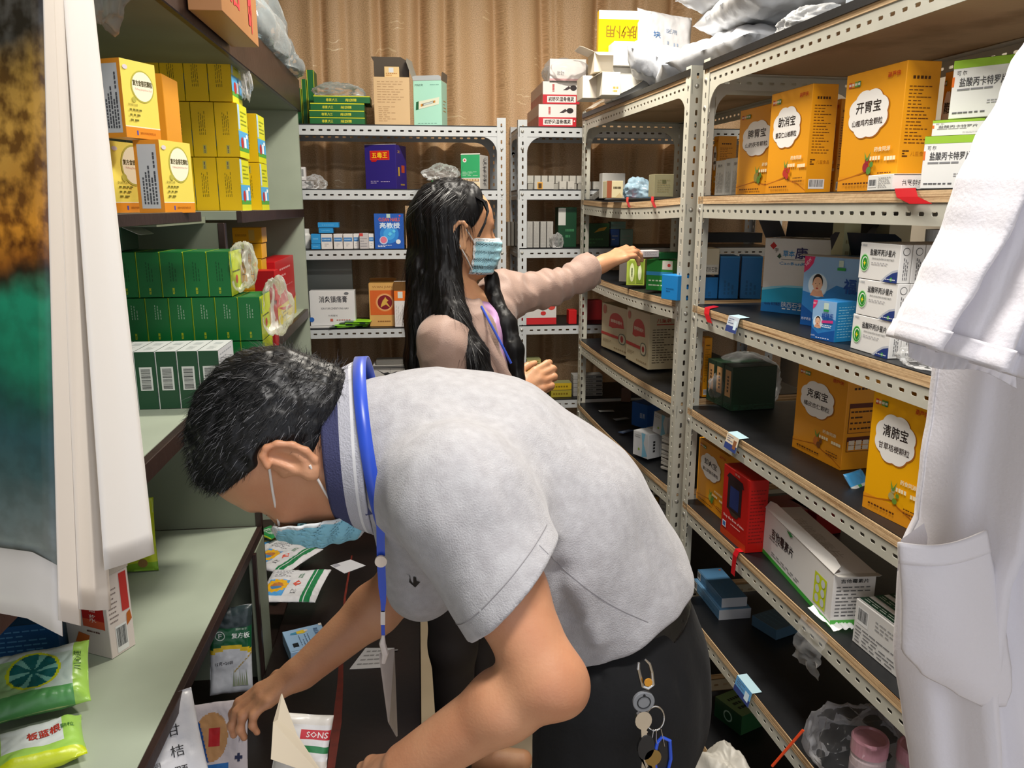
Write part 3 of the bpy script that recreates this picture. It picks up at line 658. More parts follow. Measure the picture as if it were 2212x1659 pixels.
for lv in range(3):
    for j in range(6):
        sh = ex0*(.006 if lv == 1 else (.003 if lv == 2 else 0))
        put(A0+sh+ey0*dd*j+UZ*h0*lv, B0+sh+ey0*dd*j+UZ*h0*lv, cipro if j == 0 else (lambda C: (C.R.disc(.5, .82, .3, I('#555')), C.R.disc(.5, .82, .25, I('#ecebe8')), C.R.lines(.3, .08, .75, .68, 3, I('#55555a'), .4, 9, vert=True))),
            ('white box with a green ring and a blue corner, front of the %s tier' % tier[lv]) if j == 0 else 'white tablet box behind the front one in the %s tier, place %s from the front' % (tier[lv], ('', 'second', 'third', 'fourth', 'fifth', 'sixth')[j]),
            '#ecebe8', name='tablet_box', d=dd, h=h0, group='white tablet boxes stacked in three tiers')
# odds and ends at the back of the third shelf
def creamtxt(C): C.F.lines(.15, .2, .85, .8, 6, I('#8a8058'), .3, 3); C.F.rect(.4, .6, .6, .75, I('#5a5a3a'))
put(Yp(1805, 1.62, z3), Yp(1842, 1.62, z3), creamtxt, 'pale green box at the back, seen over the open carton', '#b9b98c', d=.05, h=.235)
put(Yp(1900, 1.6, z3), Yp(1948, 1.6, z3), creamtxt, 'cream box at the back, seen over the stacked tablet boxes', '#c9c2a2', d=.05, h=.225)
mb = MB(); mb.lathe([(.001, 0), (.022, 0), (.023, .008), (.023, .17), (.02, .182), (.0205, .186), (.0205, .205), (.001, .206)], mat('white_plastic', '#dcdcd8', .35), 20)
for i in range(3): mb.lathe([(.0232, .13+.012*i), (.0234, .131+.012*i), (.0232, .132+.012*i)], I('#9aa0a0'), 20)
tag(mb.build('medicine_bottle', None, Yp(1999, 1.5, z3)), 'white plastic bottle at the back of the third shelf by the coat', 'bottle')

# --- shelf four and five
def dkgreen(C):
    C.F.rect(.18, .3, .82, .9, I('#b98d5c')); C.F.text('元胡止痛', .5, .62, .45*C.F.w/C.F.h*1.0, I('#3a2a1c'), w=.12, rot=90) if False else C.F.lines(.38, .4, .62, .8, 1, I('#4a3520'), .8, 4, vert=True, dash=5)
    C.F.lines(.1, .02, .9, .16, 4, I('#3f6a52'), .3, 4); C.R.lines(.05, .02, .95, .14, 4, I('#2f5a44'), .25, 5)
gA, gB = Z(1524, 862, z4), Z(1578, 889, z4)
for k in range(3):
    a = gA+(gB-gA)*k/3; b = gA+(gB-gA)*(k+1)/3
    put(a, b, dkgreen, ('dark green box in clear wrap, nearest the post', 'dark green box in clear wrap, in the middle of three', 'dark green box in clear wrap, with a small white sticker')[k], '#16301f', d=.13, h=.118, group='dark green boxes in clear wrap')
def redbox(C):
    F = C.F
    F.rect(0, 0, 1, .1, I('#b83a12')); F.rect(.2, .42, .75, .86, I('#241416')); F.rect(.3, .46, .65, .76, I('#1e2a5c')); F.poly([(.14, .86), (.82, .82), (.76, .9), (.24, .93)], I('#2a1418')); F.poly([(.28, .42), (.7, .42), (.6, .36), (.4, .36)], I('#3a2a20'))
    F.text('汉古', .55, .96, .03, I('#e9c9c0'), w=.2); F.text('Stop the flow of time', .5, .3, .05, I('#f0dcd8'), w=.8, bold=.03); F.lines(.4, .22, .8, .25, 1, I('#e6b8b0'), .5, 3); F.rect(.08, .13, .22, .22, I('#dfe6f0')); F.rect(.1, .145, .2, .205, I('#3a68a8'))
    C.R.lines(.1, .12, .9, .88, 16, I('#7a1410'), .3, 4)
put(Z(1555, 1148, z5), Z(1609, 1196, z5), redbox, 'glossy red box with a dark window picture on the lower shelf', '#b3140f', rpx=1652, hpy=1000, name='carton')
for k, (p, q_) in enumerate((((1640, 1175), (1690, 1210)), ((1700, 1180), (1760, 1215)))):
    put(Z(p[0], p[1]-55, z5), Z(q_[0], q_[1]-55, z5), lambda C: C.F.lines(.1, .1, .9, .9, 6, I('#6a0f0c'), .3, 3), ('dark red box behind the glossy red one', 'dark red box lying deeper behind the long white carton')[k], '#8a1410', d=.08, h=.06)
def jita(C):
    F = C.F
    F.rect(0, 0, 1, .09, I('#3fa63a')); F.text('吉他霉素片', .3, .62, .2, I('#1f1f20'), w=.34, bold=.04); F.lines(.1, .44, .38, .54, 2, I('#77777a'), .4, 3); F.lines(.15, .14, .6, .24, 2, I('#8d8d8f'), .4, 4)
    F.rect(.78, .16, .93, .75, I('#c6d41f'))
    for i in range(2):
        for j in range(3): F.disc(.822+.07*i, .28+.18*j, .024, I('#c9ced0'), ry=.075)
    F.poly([(.36, .97), (.42, .9), (.46, .95), (.42, .99)], I('#2f8a4a'))
    R = C.R; R.rect(0, 0, 1, .13, I('#55b548')); R.text('吉他霉素片', .5, .86, .075, I('#1f1f20'), w=.66, bold=.03); R.lines(.08, .18, .92, .78, 9, I('#6a6a6c'), .3, 8)
    C.T.text('吉他霉素片', .5, .55, .3, I('#c9c6c0'), w=.6)
o = put(Z(1646, 1192, z5), Z(1791, 1355, z5), jita, 'long white carton with a green base stripe and lifted lid on the lower shelf', '#e6e3df', name='carton', rpx=1883, hpy=1240, hat='B')
dx, dy, dz = dims(o); flap(o, dx, dy*1.0, dz, 'F', 128, .024, '#e2dfda'); flap(o, dx, dy, dz, 'R', 8, .02, '#c9c6c0')
def grstripe(C):
    C.F.barcode(.06, .5, .3, .88); C.F.lines(.05, .05, .95, .45, 5, I('#77777a'), .3, 5); C.F.lines(.45, .6, .95, .85, 3, I('#9a9a9c'), .3, 8)
    for i in range(4): C.T.rect(0, .05+.24*i, 1, .2+.24*i, I('#22402f' if i % 2 == 0 else '#2c5540')); C.T.lines(.05, .08+.24*i, .95, .17+.24*i, 2, I('#c9d4c6'), .3, i)
put(Z(1839, 1383, z5), Z(1941, 1469, z5), grstripe, 'white box with green striped top beside the coat, on the lower shelf', '#dedcd8', d=.13, hpy=1291, name='carton')

def bluebook(C): C.F.lines(.1, .2, .9, .5, 2, I('#3f6f96'), .4, 3); C.R.rect(0, 0, 1, 1, P('#b9bcc0')); C.T.lines(.1, .1, .9, .9, 9, I('#4f81a8'), .25, 3); C.F.barcode(.02, .1, .15, .9); C.T.disc(.08, .85, .02, I('#c25a3a'))
bA, bB = Z(1497, 1269, z6), Z(1552, 1340, z6)
w1, d1, h1, c1, r1 = fb(bA, bB, rpx=1622, h=.026); e1x, e1y = frame(r1)
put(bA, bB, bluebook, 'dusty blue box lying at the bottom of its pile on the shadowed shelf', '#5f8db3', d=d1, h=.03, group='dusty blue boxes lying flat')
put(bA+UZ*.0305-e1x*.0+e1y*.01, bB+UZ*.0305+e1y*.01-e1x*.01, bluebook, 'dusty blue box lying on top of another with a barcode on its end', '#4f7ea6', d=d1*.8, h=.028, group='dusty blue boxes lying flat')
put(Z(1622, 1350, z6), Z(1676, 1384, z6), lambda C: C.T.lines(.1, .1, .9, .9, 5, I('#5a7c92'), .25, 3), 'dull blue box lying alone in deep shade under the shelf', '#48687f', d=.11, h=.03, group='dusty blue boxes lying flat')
def dkg2(C):
    C.F.rect(0, 0, 1, 1, P('#174226')); C.F.disc(.5, .5, .16, I('#9db8a4')); C.F.disc(.5, .5, .12, I('#174226')); C.T.rect(0, 0, 1, 1, P('#6f8f5f')); C.T.lines(.2, .2, .8, .8, 3, I('#20301f'), .5, 3, vert=True)
put(Z(1542, 1545, z7), Z(1600, 1590, z7), dkg2, 'green box with a round emblem low down behind the white sack', '#2a5a34', d=.09, h=.06)

# --- the rack where she reaches
mz2 = z2; mz3 = RL[2]+.0205; mz4 = z4; mz5 = z5; mz6 = z6
def slip(C): C.F.lines(.15, .3, .85, .7, 2, I('#8a8a88'), .3, 3); C.T.lines(.2, .2, .8, .8, 3, I('#9a9a98'), .2, 4)
put(V(1268, .88, mz2), V(1306, .88, mz2), slip, 'white box lying askew at the far end of the upper shelf', '#c9c7c2', d=.04, h=.026, tilt=(0, -.2))
put(Yp(1300, 2.75, mz2), Yp(1350, 2.75, mz2), slip, 'grey white box standing at the back of the upper shelf', '#b5b3ae', d=.05, h=.085)
def brn(C): C.F.rect(0, 0, .3, 1, I('#8a4a30')); C.F.lines(.4, .5, .9, .7, 1, I('#3a3020'), .6, 3); C.F.poly([(.5, 0), (.8, .3), (1, 0)], I('#b8a67c'))
put(Yp(1310, 2.6, mz2), Yp(1346, 2.6, mz2), brn, 'brown and cream box in front of the grey white box', '#c9c09a', d=.06, h=.055)
put(Yp(1412, 2.3, mz2), Yp(1455, 2.3, mz2), creamtxt, 'tall khaki box beside the near rack post', '#8f8a6a', d=.06, h=.065)
def limebox(C): C.F.rect(.12, .08, .48, .94, I('#93a83c')); C.F.disc(.3, .5, .13, I('#dfe6b0'), ry=.36); C.F.rect(.55, .08, .92, .94, I('#7f9a2e')); C.F.disc(.73, .5, .1, I('#e6ecc4'), ry=.3); C.F.lines(.26, .35, .34, .7, 1, I('#3a4a1a'), .8, 3, vert=True)
put(Z(1352, 616, mz3), Z(1392, 617, mz3), limebox, 'lime green box below the reaching hand', '#aec24a', d=.05, hpy=560)
put(Z(1336, 608, mz3), Z(1353, 609, mz3), None, 'greyish box left of the lime green one', '#6f6a66', d=.05, hpy=563)
def grn3(C): C.F.rect(0, .5, 1, .62, I('#3a8fc0')); C.F.lines(.1, .1, .9, .4, 2, I('#cfe2c0'), .3, 4); C.F.rect(.6, .7, .98, .98, I('#d9d4c9')); C.F.disc(.85, .84, .06, I('#c2403a'))
put(Z(1394, 626, mz3), Z(1452, 630, mz3), grn3, 'green medicine box with a blue band, wrapped, under the held box', '#2f8a3c', d=.06, hpy=560)
put(Z(1427, 645, mz3), Z(1462, 650, mz3), lambda C: C.F.lines(.3, .3, .8, .5, 2, I('#155a94'), .4, 3), 'bright blue box end at the rack post', '#1f86cf', d=.05, hpy=592)
def cream2(C):
    F = C.F
    F.disc(.56, .68, .25, I('#c6382b'), ry=.17, a0=0, a1=180); F.poly([(.31, .68), (.81, .68), (.84, .56), (.6, .54), (.42, .5), (.28, .52)], I('#c6382b')); F.text('健嗝咀嚼片', .56, .66, .07, I('#f2e4d0'), w=.42, bold=.04)
    F.disc(.12, .87, .07, I('#c2705a')); F.rect(0, .3, .85, .36, I('#c0392f')); F.cloud(.78, .33, .13, .12, I('#5c6a5c'), 4, .1); F.cloud(.78, .33, .11, .1, I('#dcd0b4'), 4, .1); F.disc(.78, .33, .05, I('#b23a30'))
    F.lines(.08, .14, .4, .22, 3, I('#8a6f50'), .35, 4); F.lines(.5, .06, .95, .12, 1, I('#a08a68'), .4, 4)
    C.R.text('儿童装', .5, .88, .07, I('#b23a2c'), w=.5, bold=.04); C.R.rect(.25, .8, .85, .82, I('#b23a2c')); C.R.lines(.12, .1, .9, .74, 14, I('#4a3c30'), .3, 12)
put(Z(1298, 747, mz4), Z(1356, 772, mz4), cream2, 'cream box with a red dome print, farther of the two on the fourth shelf', '#cfc09c', hpy=652, d=.075, name='carton', group='cream boxes with red dome print')
o = put(Z(1351, 774, mz4), Z(1399, 799, mz4), cream2, 'cream box with a lifted lid and red dome print, nearer to the post', '#cfc09c', rpx=1462, hpy=662, name='carton', group='cream boxes with red dome print')
dx, dy, dz = dims(o); flap(o, dx, dy, dz, 'F', 140, .02, '#b9ab8c')
def whblue(C): C.F.poly([(.55, 1), (.8, 1), (.7, .6), (.95, .1), (.6, 0), (.62, .5)], I('#7fb9d2')); C.F.disc(.4, .3, .06, I('#8fae3a')); C.F.lines(.1, .75, .5, .9, 2, I('#8a8a88'), .4, 4); C.R.lines(.4, .25, .6, .75, 1, I('#26262a'), .9, 4, vert=True, dash=4)
put(Z(1341, 868, mz5), Z(1362, 869, mz5), None, 'brown box farthest back on the fifth shelf', '#6a4a38', d=.05, h=.06)
put(Z(1363, 917, mz5), Z(1397, 928, mz5), lambda C: C.F.text('医用', .7, .5, .2, I('#cfe0ee'), w=.3), 'deep blue box on the fifth shelf behind the white ones', '#1f58a8', d=.07, hpy=866)
w_, d_, h_, c_, r_ = fb(Z(1366, 980, mz5), Z(1399, 993, mz5), rpx=1425, hpy=928)
put(Z(1366, 980, mz5), Z(1399, 993, mz5), whblue, 'white and pale blue box at the front of the fifth shelf', '#cdcfd0', rpx=1425, h=h_, group='white and pale blue boxes')
ey_ = frame(r_)[1]
put(Z(1366, 980, mz5)+ey_*(d_+.002), Z(1399, 993, mz5)+ey_*(d_+.002), whblue, 'white and pale blue box behind the front one', '#c9cbcc', d=d_, h=h_, group='white and pale blue boxes')
put(Z(1391, 990, mz5)+UZ*(h_+.001)+ey_*.03, Z(1421, 1003, mz5)+UZ*(h_+.001)+ey_*.03, whblue, 'white and pale blue box tilted on top of the others', '#c9cbcc', d=.07, h=.07, tilt=(0, .08), group='white and pale blue boxes')
for k in range(9):
    put(Z(1426, 1010, mz5)+UZ*(.012*k), Z(1445, 1018, mz5)+UZ*(.012*k), None, 'crumpled flattened white packet, number %s from the bottom of its pile by the post' % ('one', 'two', 'three', 'four', 'five', 'six', 'seven', 'eight', 'nine')[k], '#b9b5ac', d=.05, h=.009+.001*(k % 3), tilt=(.05*(-1)**k, .06*(k % 3-1)), name='flattened_packet', group='flattened white packets')
def idcard(C): C.F.rect(.1, .55, .4, .95, I('#3a3022')); C.F.rect(.15, .6, .35, .9, I('#8a6a2a')); C.F.lines(.5, .6, .9, .9, 3, I('#8a8a86'), .3, 3); C.F.rect(0, .0, 1, .22, I('#1f4a30')); C.F.lines(.1, .25, .9, .45, 2, I('#6a6a66'), .3, 3)
put(Z(1405, 1150, mz6), Z(1446, 1160, mz6), idcard, 'white and dark green box on the sixth shelf, close to the post', '#b8b6ae', d=.06, hpy=1062)
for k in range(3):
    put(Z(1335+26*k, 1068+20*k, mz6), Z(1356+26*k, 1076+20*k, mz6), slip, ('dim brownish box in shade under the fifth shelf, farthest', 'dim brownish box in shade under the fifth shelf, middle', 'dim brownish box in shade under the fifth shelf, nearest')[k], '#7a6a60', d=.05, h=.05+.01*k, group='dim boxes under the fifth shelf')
for k, (p, lab) in enumerate((((1310, 888), 'small pale leaflet lying flat on the fifth shelf, farthest'), ((1342, 905), 'small pale leaflet lying on the fifth shelf, middle'), ((1352, 932), 'dark blue leaflet lying near the shelf edge'))):
    c = onz(*p, mz5); mb = MB(); mb.box((-.03, -.012, 0), (.03, .012, .0012), P(('#8a8a86', '#6f7478', '#2f3f5a')[k]), .0003); Face(mb, (-.03, -.012, .0012), (1, 0, 0), (0, 1, 0), .06, .024).lines(.1, .2, .9, .8, 3, I('#aab2b8'), .3)
    tag(mb.build('leaflet', None, c, .3*k), lab, 'leaflet')
# ------------------------------------------------------------------ soft packs
class Curved(Face):
    def __init__(s, mb, surf, w, h, base=.0006):
        s.mb = mb; s.surf = surf; s.w = w; s.h = h; s.k = base
    def p(s, x, y):
        u, v = x/s.w, y/s.h; e = .01; a = np.array(s.surf(u, v)); n = np.cross(np.array(s.surf(u+e, v))-a, np.array(s.surf(u, v+e))-a); L = np.linalg.norm(n)
        s.n = n/L if L > 1e-12 else np.array([0, 0, 1.]); return a+s.n*s.k
def pouch(w, h, t, paint, seed=0, crinkle=.003, n=36, deco=None, seam=.06, skew=0, both=True):
    """flat filled packet lying in x,y, thickness t in z; paint(u,v) -> material of the upper side"""
    mb = MB(); so = Vector((seed*7.3, seed*3.1, 0))
    def prof(u, v):
        a = min(max(min(u, 1-u)/(seam*2.2), 0), 1); b = min(max(min(v, 1-v)/(seam*2.2), 0), 1)
        f = math.sin(a*math.pi/2)**.7*math.sin(b*math.pi/2)**.7
        return f
    def top(u, v, sg=1):
        q = Vector((u*w*22, v*h*22, 0))+so; r = mn.noise(q)*crinkle+abs(mn.noise(q*2.3))*crinkle*.7
        e = .012*mn.noise(Vector((u*3+seed, v*3, 1)))
        return ((u-.5+e*.6)*w*(1-.04*math.sin(v*math.pi))+skew*(v-.5)*w, (v-.5+e)*h*(1-.03*math.sin(u*math.pi)), t/2+sg*(t/2*prof(u, v)+(r if prof(u, v) > 0.02 else r*.4)))
    vs = []; idx = {}
    for s_, sg in ((0, 1), (1, -1)):
        for j in range(n+1):
            for i in range(n+1): idx[s_, i, j] = len(vs); vs.append(top(i/n, j/n, sg))
    mb.v = vs
    for s_ in (0, 1):
        for j in range(n):
            for i in range(n):
                f = [idx[s_, i, j], idx[s_, i+1, j], idx[s_, i+1, j+1], idx[s_, i, j+1]]
                mb.f.append(f if s_ == 0 else f[::-1]); mb.m.append(mb.mi(paint((i+.5)/n, (j+.5)/n) if (s_ == 0 or both) else paint(0.01, .01)))
    for e in range(n):
        for a, b in (((e, 0), (e+1, 0)), ((n, e), (n, e+1)), ((e+1, n), (e, n)), ((0, e+1), (0, e))):
            mb.f.append([idx[1, a[0], a[1]], idx[1, b[0], b[1]], idx[0, b[0], b[1]], idx[0, a[0], a[1]]]); mb.m.append(mb.mi(paint(.01, .01)))
    if deco: deco(Curved(mb, lambda u, v: top(u, v), w, h))
    return mb
def soft(hexc, rough=.35): return mat('soft_'+hexc.lstrip('#'), hexc, rough, var=.03, scale=20, bump=.25, bscale=45, spec=.6)
def lay(mb, name, label, cat, loc, yaw=0, tilt=(0, 0), group=None):
    o = mb.build(name, None, loc, (tilt[0], tilt[1], yaw), smooth=True)
    return tag(o, label, cat, group)
def crumple(name, label, c, size, m, seed=0, amp=.35, n=40, cat='plastic bag', flat=0, group=None, freq=3.2, parent=None, rot=0):
    """loose crumpled sheet or bag: a blob thrown into sharp folds"""
    mb = MB(); vs = []; so = Vector((seed*5.1, seed*2.3, seed))
    for j in range(n+1):
        for i in range(n*2):
            th = math.pi*j/n; ph = math.pi*i/n; d = Vector((math.sin(th)*math.cos(ph), math.sin(th)*math.sin(ph), math.cos(th)))
            r = 1+amp*(1.2*mn.noise(d*1.3+so)+.9*(.5-abs(mn.noise(d*freq*.8+so)))+.35*(.4-abs(mn.noise(d*freq*1.9+so))))-.3*amp
            p = d*r; z = p.z
            if flat and z < -flat: z = -flat+(z+flat)*.05
            vs.append((p.x*size[0]/2, p.y*size[1]/2, (z+(flat or 1))*size[2]/2))
    fs = [(j*2*n+i, (j+1)*2*n+i, (j+1)*2*n+(i+1) % (2*n), j*2*n+(i+1) % (2*n)) for j in range(n) for i in range(2*n)]
    mb.add(vs, fs, m); o = mb.build(name, parent, c, rot, smooth=True, weld=True)
    return tag(o, label, cat, group) if parent is None else o
CLEAR = film('clear_film', '#ffffff', .10, .12, .9)
MILK = film('milky_film', '#eef0f2', .35, .22, .6)

# ------------------------------------------------------------------ back racks
YA = 3.125; zb = [z+.0045 for z in BL]; zc = [1.646+(z-1.646)*1.016+.0045 for z in BL]; YC = 3.178
def pb(x0, x1, Y, z, paint, label, base, **k):
    return put(Yp(x0, Y, z), Yp(x1, Y, z), paint, label, base, **k)
def gflat(C):
    C.F.rect(0, .88, 1, 1, I('#d9d92a')); C.F.text('三九胃泰', .32, .42, .42, I('#d6d235'), w=.2, bold=.03, flip=True); C.F.text('颗粒装', .66, .42, .42, I('#d6d235'), w=.2, bold=.03, flip=True); C.T.rect(.0, 0, 1, 1, P('#1f6e34')); C.T.rect(.2, .6, .35, .95, I('#e3e6dc'))
for k, (x0, x1, hh, lab) in enumerate(((669, 789, .0245, 'bottom'), (668, 788, .0245, 'second'), (670, 788, .0255, 'third'), (677, 800, .026, 'top'))):
    zz = zb[0]+[0, .025, .05, .076][k]
    pb(x0, x1, YA+.004*k, zz, gflat, 'flat green box with yellow print, %s of its stack on the back rack' % lab, '#14602c', d=.13, h=hh, group='flat green boxes on the back rack')
def gedge(C): C.F.rect(.0, 0, .08, 1, I('#d9d92a')); C.F.rect(.92, 0, 1, 1, I('#d9d92a')); C.F.rect(0, 0, 1, .03, I('#d9d92a')); C.F.lines(.3, .2, .6, .8, 2, I('#2f7a45'), .4, 3, vert=True)
for k, (x0, x1, hp, lab) in enumerate(((641, 655, 190, 'upright green and yellow box at the cabinet end'), (656, 667, 170, 'upright green box between two others beside the cabinet'), (668, 684, 150, 'upright green box leaning next to the flat green stack'))):
    pb(x0, x1, YA+.14+.01*k, zb[0], gedge, lab, '#1d6a32', d=.1, hpy=hp, group='upright green boxes')
crumple('plastic_wrap', 'clear loose wrap lying on the flat green stack', Yp(730, 3.2, zb[0]+.1)+np.array([0, 0, .002]), (.17, .12, .07), CLEAR, 3, cat='plastic wrap', flat=.5)
def beige(C): C.F.lines(.1, .45, .85, .93, 9, I('#a8875e'), .3, 4); C.F.lines(.12, .06, .6, .4, 8, I('#a8875e'), .3, 8, dash=4)
o = pb(809, 887, YA, zb[0], beige, 'tan box covered in fine print, lid open, on the back rack', '#cbab7e', d=.1, hpy=165, name='carton')
dx, dy, dz = dims(o); flap(o, dx, dy, dz, 'B', 97, .085, '#4f4436', skew=-.02)
bb = pb(830, 863, YA+.012, zb[0]+dz+.0006, lambda C: (C.F.rect(.3, .45, .62, .9, I('#c9ccd0')), C.F.lines(.1, .1, .9, .45, 2, I('#b07a3c'), .4, 3)), 'tiny tan box perched on the tan carton', '#d8b981', d=.04, h=.038)
def mint(C):
    F = C.F; F.text('开秘安', .2, .9, .05, I('#3a5a50'), w=.3); F.lines(.6, .89, .92, .92, 1, I('#7fb0a2'), .5, 2); F.lines(.15, .04, .85, .06, 1, I('#5a8578'), .5, 4)
    F.poly([(.08, .35), (.9, .47), (.93, .63), (.1, .53)], I('#d9dcc6')); F.poly([(.08, .35), (.18, .365), (.19, .545), (.1, .53)], I('#1d5a38')); F.poly([(.28, .43), (.78, .51), (.78, .56), (.28, .48)], I('#5a4a3a')); F.poly([(.26, .42), (.32, .43), (.32, .49), (.26, .48)], I('#c98a3a')); F.poly([(.72, .5), (.78, .51), (.78, .56), (.72, .55)], I('#c98a3a')); F.poly([(.36, .445), (.7, .5), (.7, .54), (.36, .485)], I('#b9c6c2'))
    C.R.lines(.3, .3, .8, .6, 4, I('#b58a52'), .3, 3)
o = put(Yp(894, 3.155, zb[0]), Yp(955, YA, zb[0]), mint, 'mint green box with its white lid standing open on the back rack', '#a9ddc9', d=.09, hpy=174, name='carton')
dx, dy, dz = dims(o); flap(o, dx, dy, dz, 'F', 62, .018, '#d5dbe0'); flap(o, dx, dy, dz, 'L', 70, .09, '#9fa09a', skew=.02); flap(o, dx, dy, dz, 'R', 85, .03, '#5c5a55')
# second shelf
def pbar(C): C.F.barcode(.15, .15, .8, .9, n=9)
pb(646, 661, YA, zb[1]+.03, pbar, 'small white box with a barcode standing on another by the cabinet end', '#d5d0d0', d=.03, h=.05)
pb(648, 676, YA, zb[1], slip, 'small white box lying under the barcoded one', '#c9c7c8', d=.05, h=.029)
crumple('plastic_wrap', 'clear wrap curling over the small white box on the left', Yp(680, 3.15, zb[1]), (.09, .06, .06), CLEAR, 5, cat='plastic wrap', flat=.6)
def purple(C):
    F = C.F; F.rect(.17, .66, .8, .87, I('#c9462f')); F.rect(.19, .675, .78, .855, I('#c2141d')); F.text('五毒王', .48, .765, .13, I('#f2c321'), w=.5, bold=.05); F.poly([(.2, .66), (.4, .66), (.36, .62), (.22, .62)], I('#b3141d'))
    F.lines(.17, .12, .45, .2, 2, I('#b7a6c9'), .35, 3, dash=3); F.lines(.5, .15, .8, .19, 1, I('#b7a6c9'), .5, 4)
    C.R.text('王', .3, .85, .05, I('#c9a03a'), w=.3); C.R.rect(.5, .38, .8, .55, I('#b5482a')); C.R.rect(.2, .3, .32, .5, I('#d6ad2a')); C.R.lines(.4, .08, .8, .13, 1, I('#b09040'), .7, 3)
o = put(Yp(790, 3.17, zb[1]), Yp(857, YA, zb[1]), purple, 'deep purple box with a red title panel on the second back shelf', '#2f2378', d=.11, hpy=313, name='carton')
dx, dy, dz = dims(o); flap(o, dx, dy, dz, 'F', 165, .008, '#c9c5d6')
pb(932, 1003, YA, zb[1], lambda C: (C.F.text('清肺抑火', .45, .5, .5, I('#d9e6b8'), w=.5), C.F.rect(.2, .8, .28, .95, I('#d9d92a'))), 'bright green box in a clear bag above the woman\'s head', '#2f9446', d=.07, h=.032)
crumple('plastic_bag', 'clear bag bunched over the bright green box', Yp(955, 3.17, zb[1]+.034), (.13, .08, .075), CLEAR, 8, flat=.5)
def heart(C):
    F = C.F; F.rect(0, .33, 1, 1, P('#36a268')); F.disc(.2, .84, .1, I('#e6e3dc')); F.disc(.2, .84, .05, I('#c24a4a')); F.lines(.08, .38, .9, .52, 4, I('#bfe0c8'), .3, 3, dash=3); F.rect(.04, .225, .96, .3, I('#a5835a')); F.lines(.06, .24, .94, .29, 1, I('#e3d3b0'), .7, 4)
    F.rect(0, 0, 1, .2, P('#e0d0ac'))
    for i in range(3): F.disc(.2+.3*i, .1, .07, I('#b7a078')); F.disc(.2+.3*i, .1, .05, I('#e0d0ac'))
    C.R.text('心神宁片', .5, .5, .3, I('#4a4a52'), w=.75, rot=-90)
w__, _, h__, c__, _ = fb(Yp(1006, YA, zb[1]), Yp(1048, YA, zb[1]), d=.05, hpy=335)
C = Carton(w__, .11, h__, P('#dcdad6')); heart(C)
for i, ch in enumerate('心神宁片归脾丸'): C.R.text(ch, .62, .9-.125*i, .09, I('#4a4a52'), w=.3)
o = C.place('carton', 'white and green box with patterned cream base beside the back post', 'box', c__, -.38); dx, dy, dz = dims(o); flap(o, dx, dy, dz, 'F', 150, .008, '#d9dcd2')
# third shelf
def pill(C): C.F.rect(.06, .5, .94, .76, I('#3a78b5')); C.F.lines(.12, .57, .85, .7, 1, I('#9cc2e0'), .6, 3); C.F.lines(.3, .15, .7, .4, 2, I('#a0a4a8'), .3, 3)
for k, (x0, x1) in enumerate(((694, 719), (721, 741), (742, 763), (764, 777), (797, 809))):
    pb(x0, x1, YA+(.004 if k < 3 else .02), zb[2], pill, 'small white box with a blue band, %s from the left of five' % ('first', 'second', 'third', 'fourth', 'fifth')[k], '#d9d6d4', d=.04, h=.058, group='small white boxes with a blue band')
pb(777, 797, YA, zb[2], lambda C: (C.F.rect(.0, .82, .4, 1, I('#c2403c')), C.F.lines(.1, .1, .9, .75, 4, I('#8f8f95'), .3, 3)), 'small grey white box with a red corner among the blue banded ones', '#bdb9ba', d=.04, h=.06)
for k, (x0, x1, z0, h0_, lab) in enumerate(((672, 693, 0, .02, 'small blue box, lowest at the left end'), (672, 693, .0205, .038, 'small blue box on the lowest one at the left end'), (688, 720, .06, .02, 'small blue box on top of the white banded boxes'), (686, 732, .081, .02, 'topmost small blue box, laid crosswise'))):
    pb(x0, x1, YA+.002, zb[2]+z0, lambda C: C.F.lines(.2, .3, .8, .7, 1, I('#62b0e0'), .4, 3), lab, '#2a8fcf', d=.045, h=h0_, group='small blue boxes')
def nails(C):
    F = C.F; F.rect(.0, 0, 1, 1, P('#1a54ae')); F.disc(.5, .42, .32, I('#2a7fd0')); F.disc(.5, .42, .2, I('#3f9de0')); F.text('CLEAN NAILS', .5, .83, .1, I('#d2562a'), w=.72, bold=.05); F.text('亮教授', .52, .66, .16, I('#cfe0f0'), w=.68, bold=.05)
    F.rect(.42, .88, .55, .99, I('#a9c4ba')); F.disc(.87, .94, .03, I('#d2405a')); F.disc(.3, .24, .14, I('#b7c9e6')); F.disc(.3, .25, .11, I('#d6738a')); F.lines(.1, .04, .6, .12, 2, I('#dfe8f4'), .4, 3)
    F.poly([(.45, .4), (.52, .48), (.6, .42), (.52, .36)], I('#5cc3ea')); F.poly([(.6, .5), (.66, .56), (.72, .5), (.66, .44)], I('#5cc3ea')); F.disc(.8, .2, .08, I('#d8dfe6')); C.L.rect(0, 0, 1, 1, P('#142f6e'))
pb(810, 874, YA+.01, zb[2], nails, 'bright blue box with an orange English title on the third back shelf', '#1a4a9e', d=.06, hpy=461)
pb(877, 906, YA+.01, zb[2], beige, 'tan box half hidden behind the woman\'s hair', '#b99a76', d=.08, hpy=444)
mb = MB(); mb.lathe([(.001, 0), (.02, 0), (.021, .006), (.021, .05), (.016, .058), (.016, .075), (.001, .076)], mat('white_plastic', '#dcdcd8', .35), 18)
tag(mb.build('medicine_bottle', None, Yp(661, 3.2, zb[2])), 'grey white bottle in shade at the left end of the third back shelf', 'bottle')
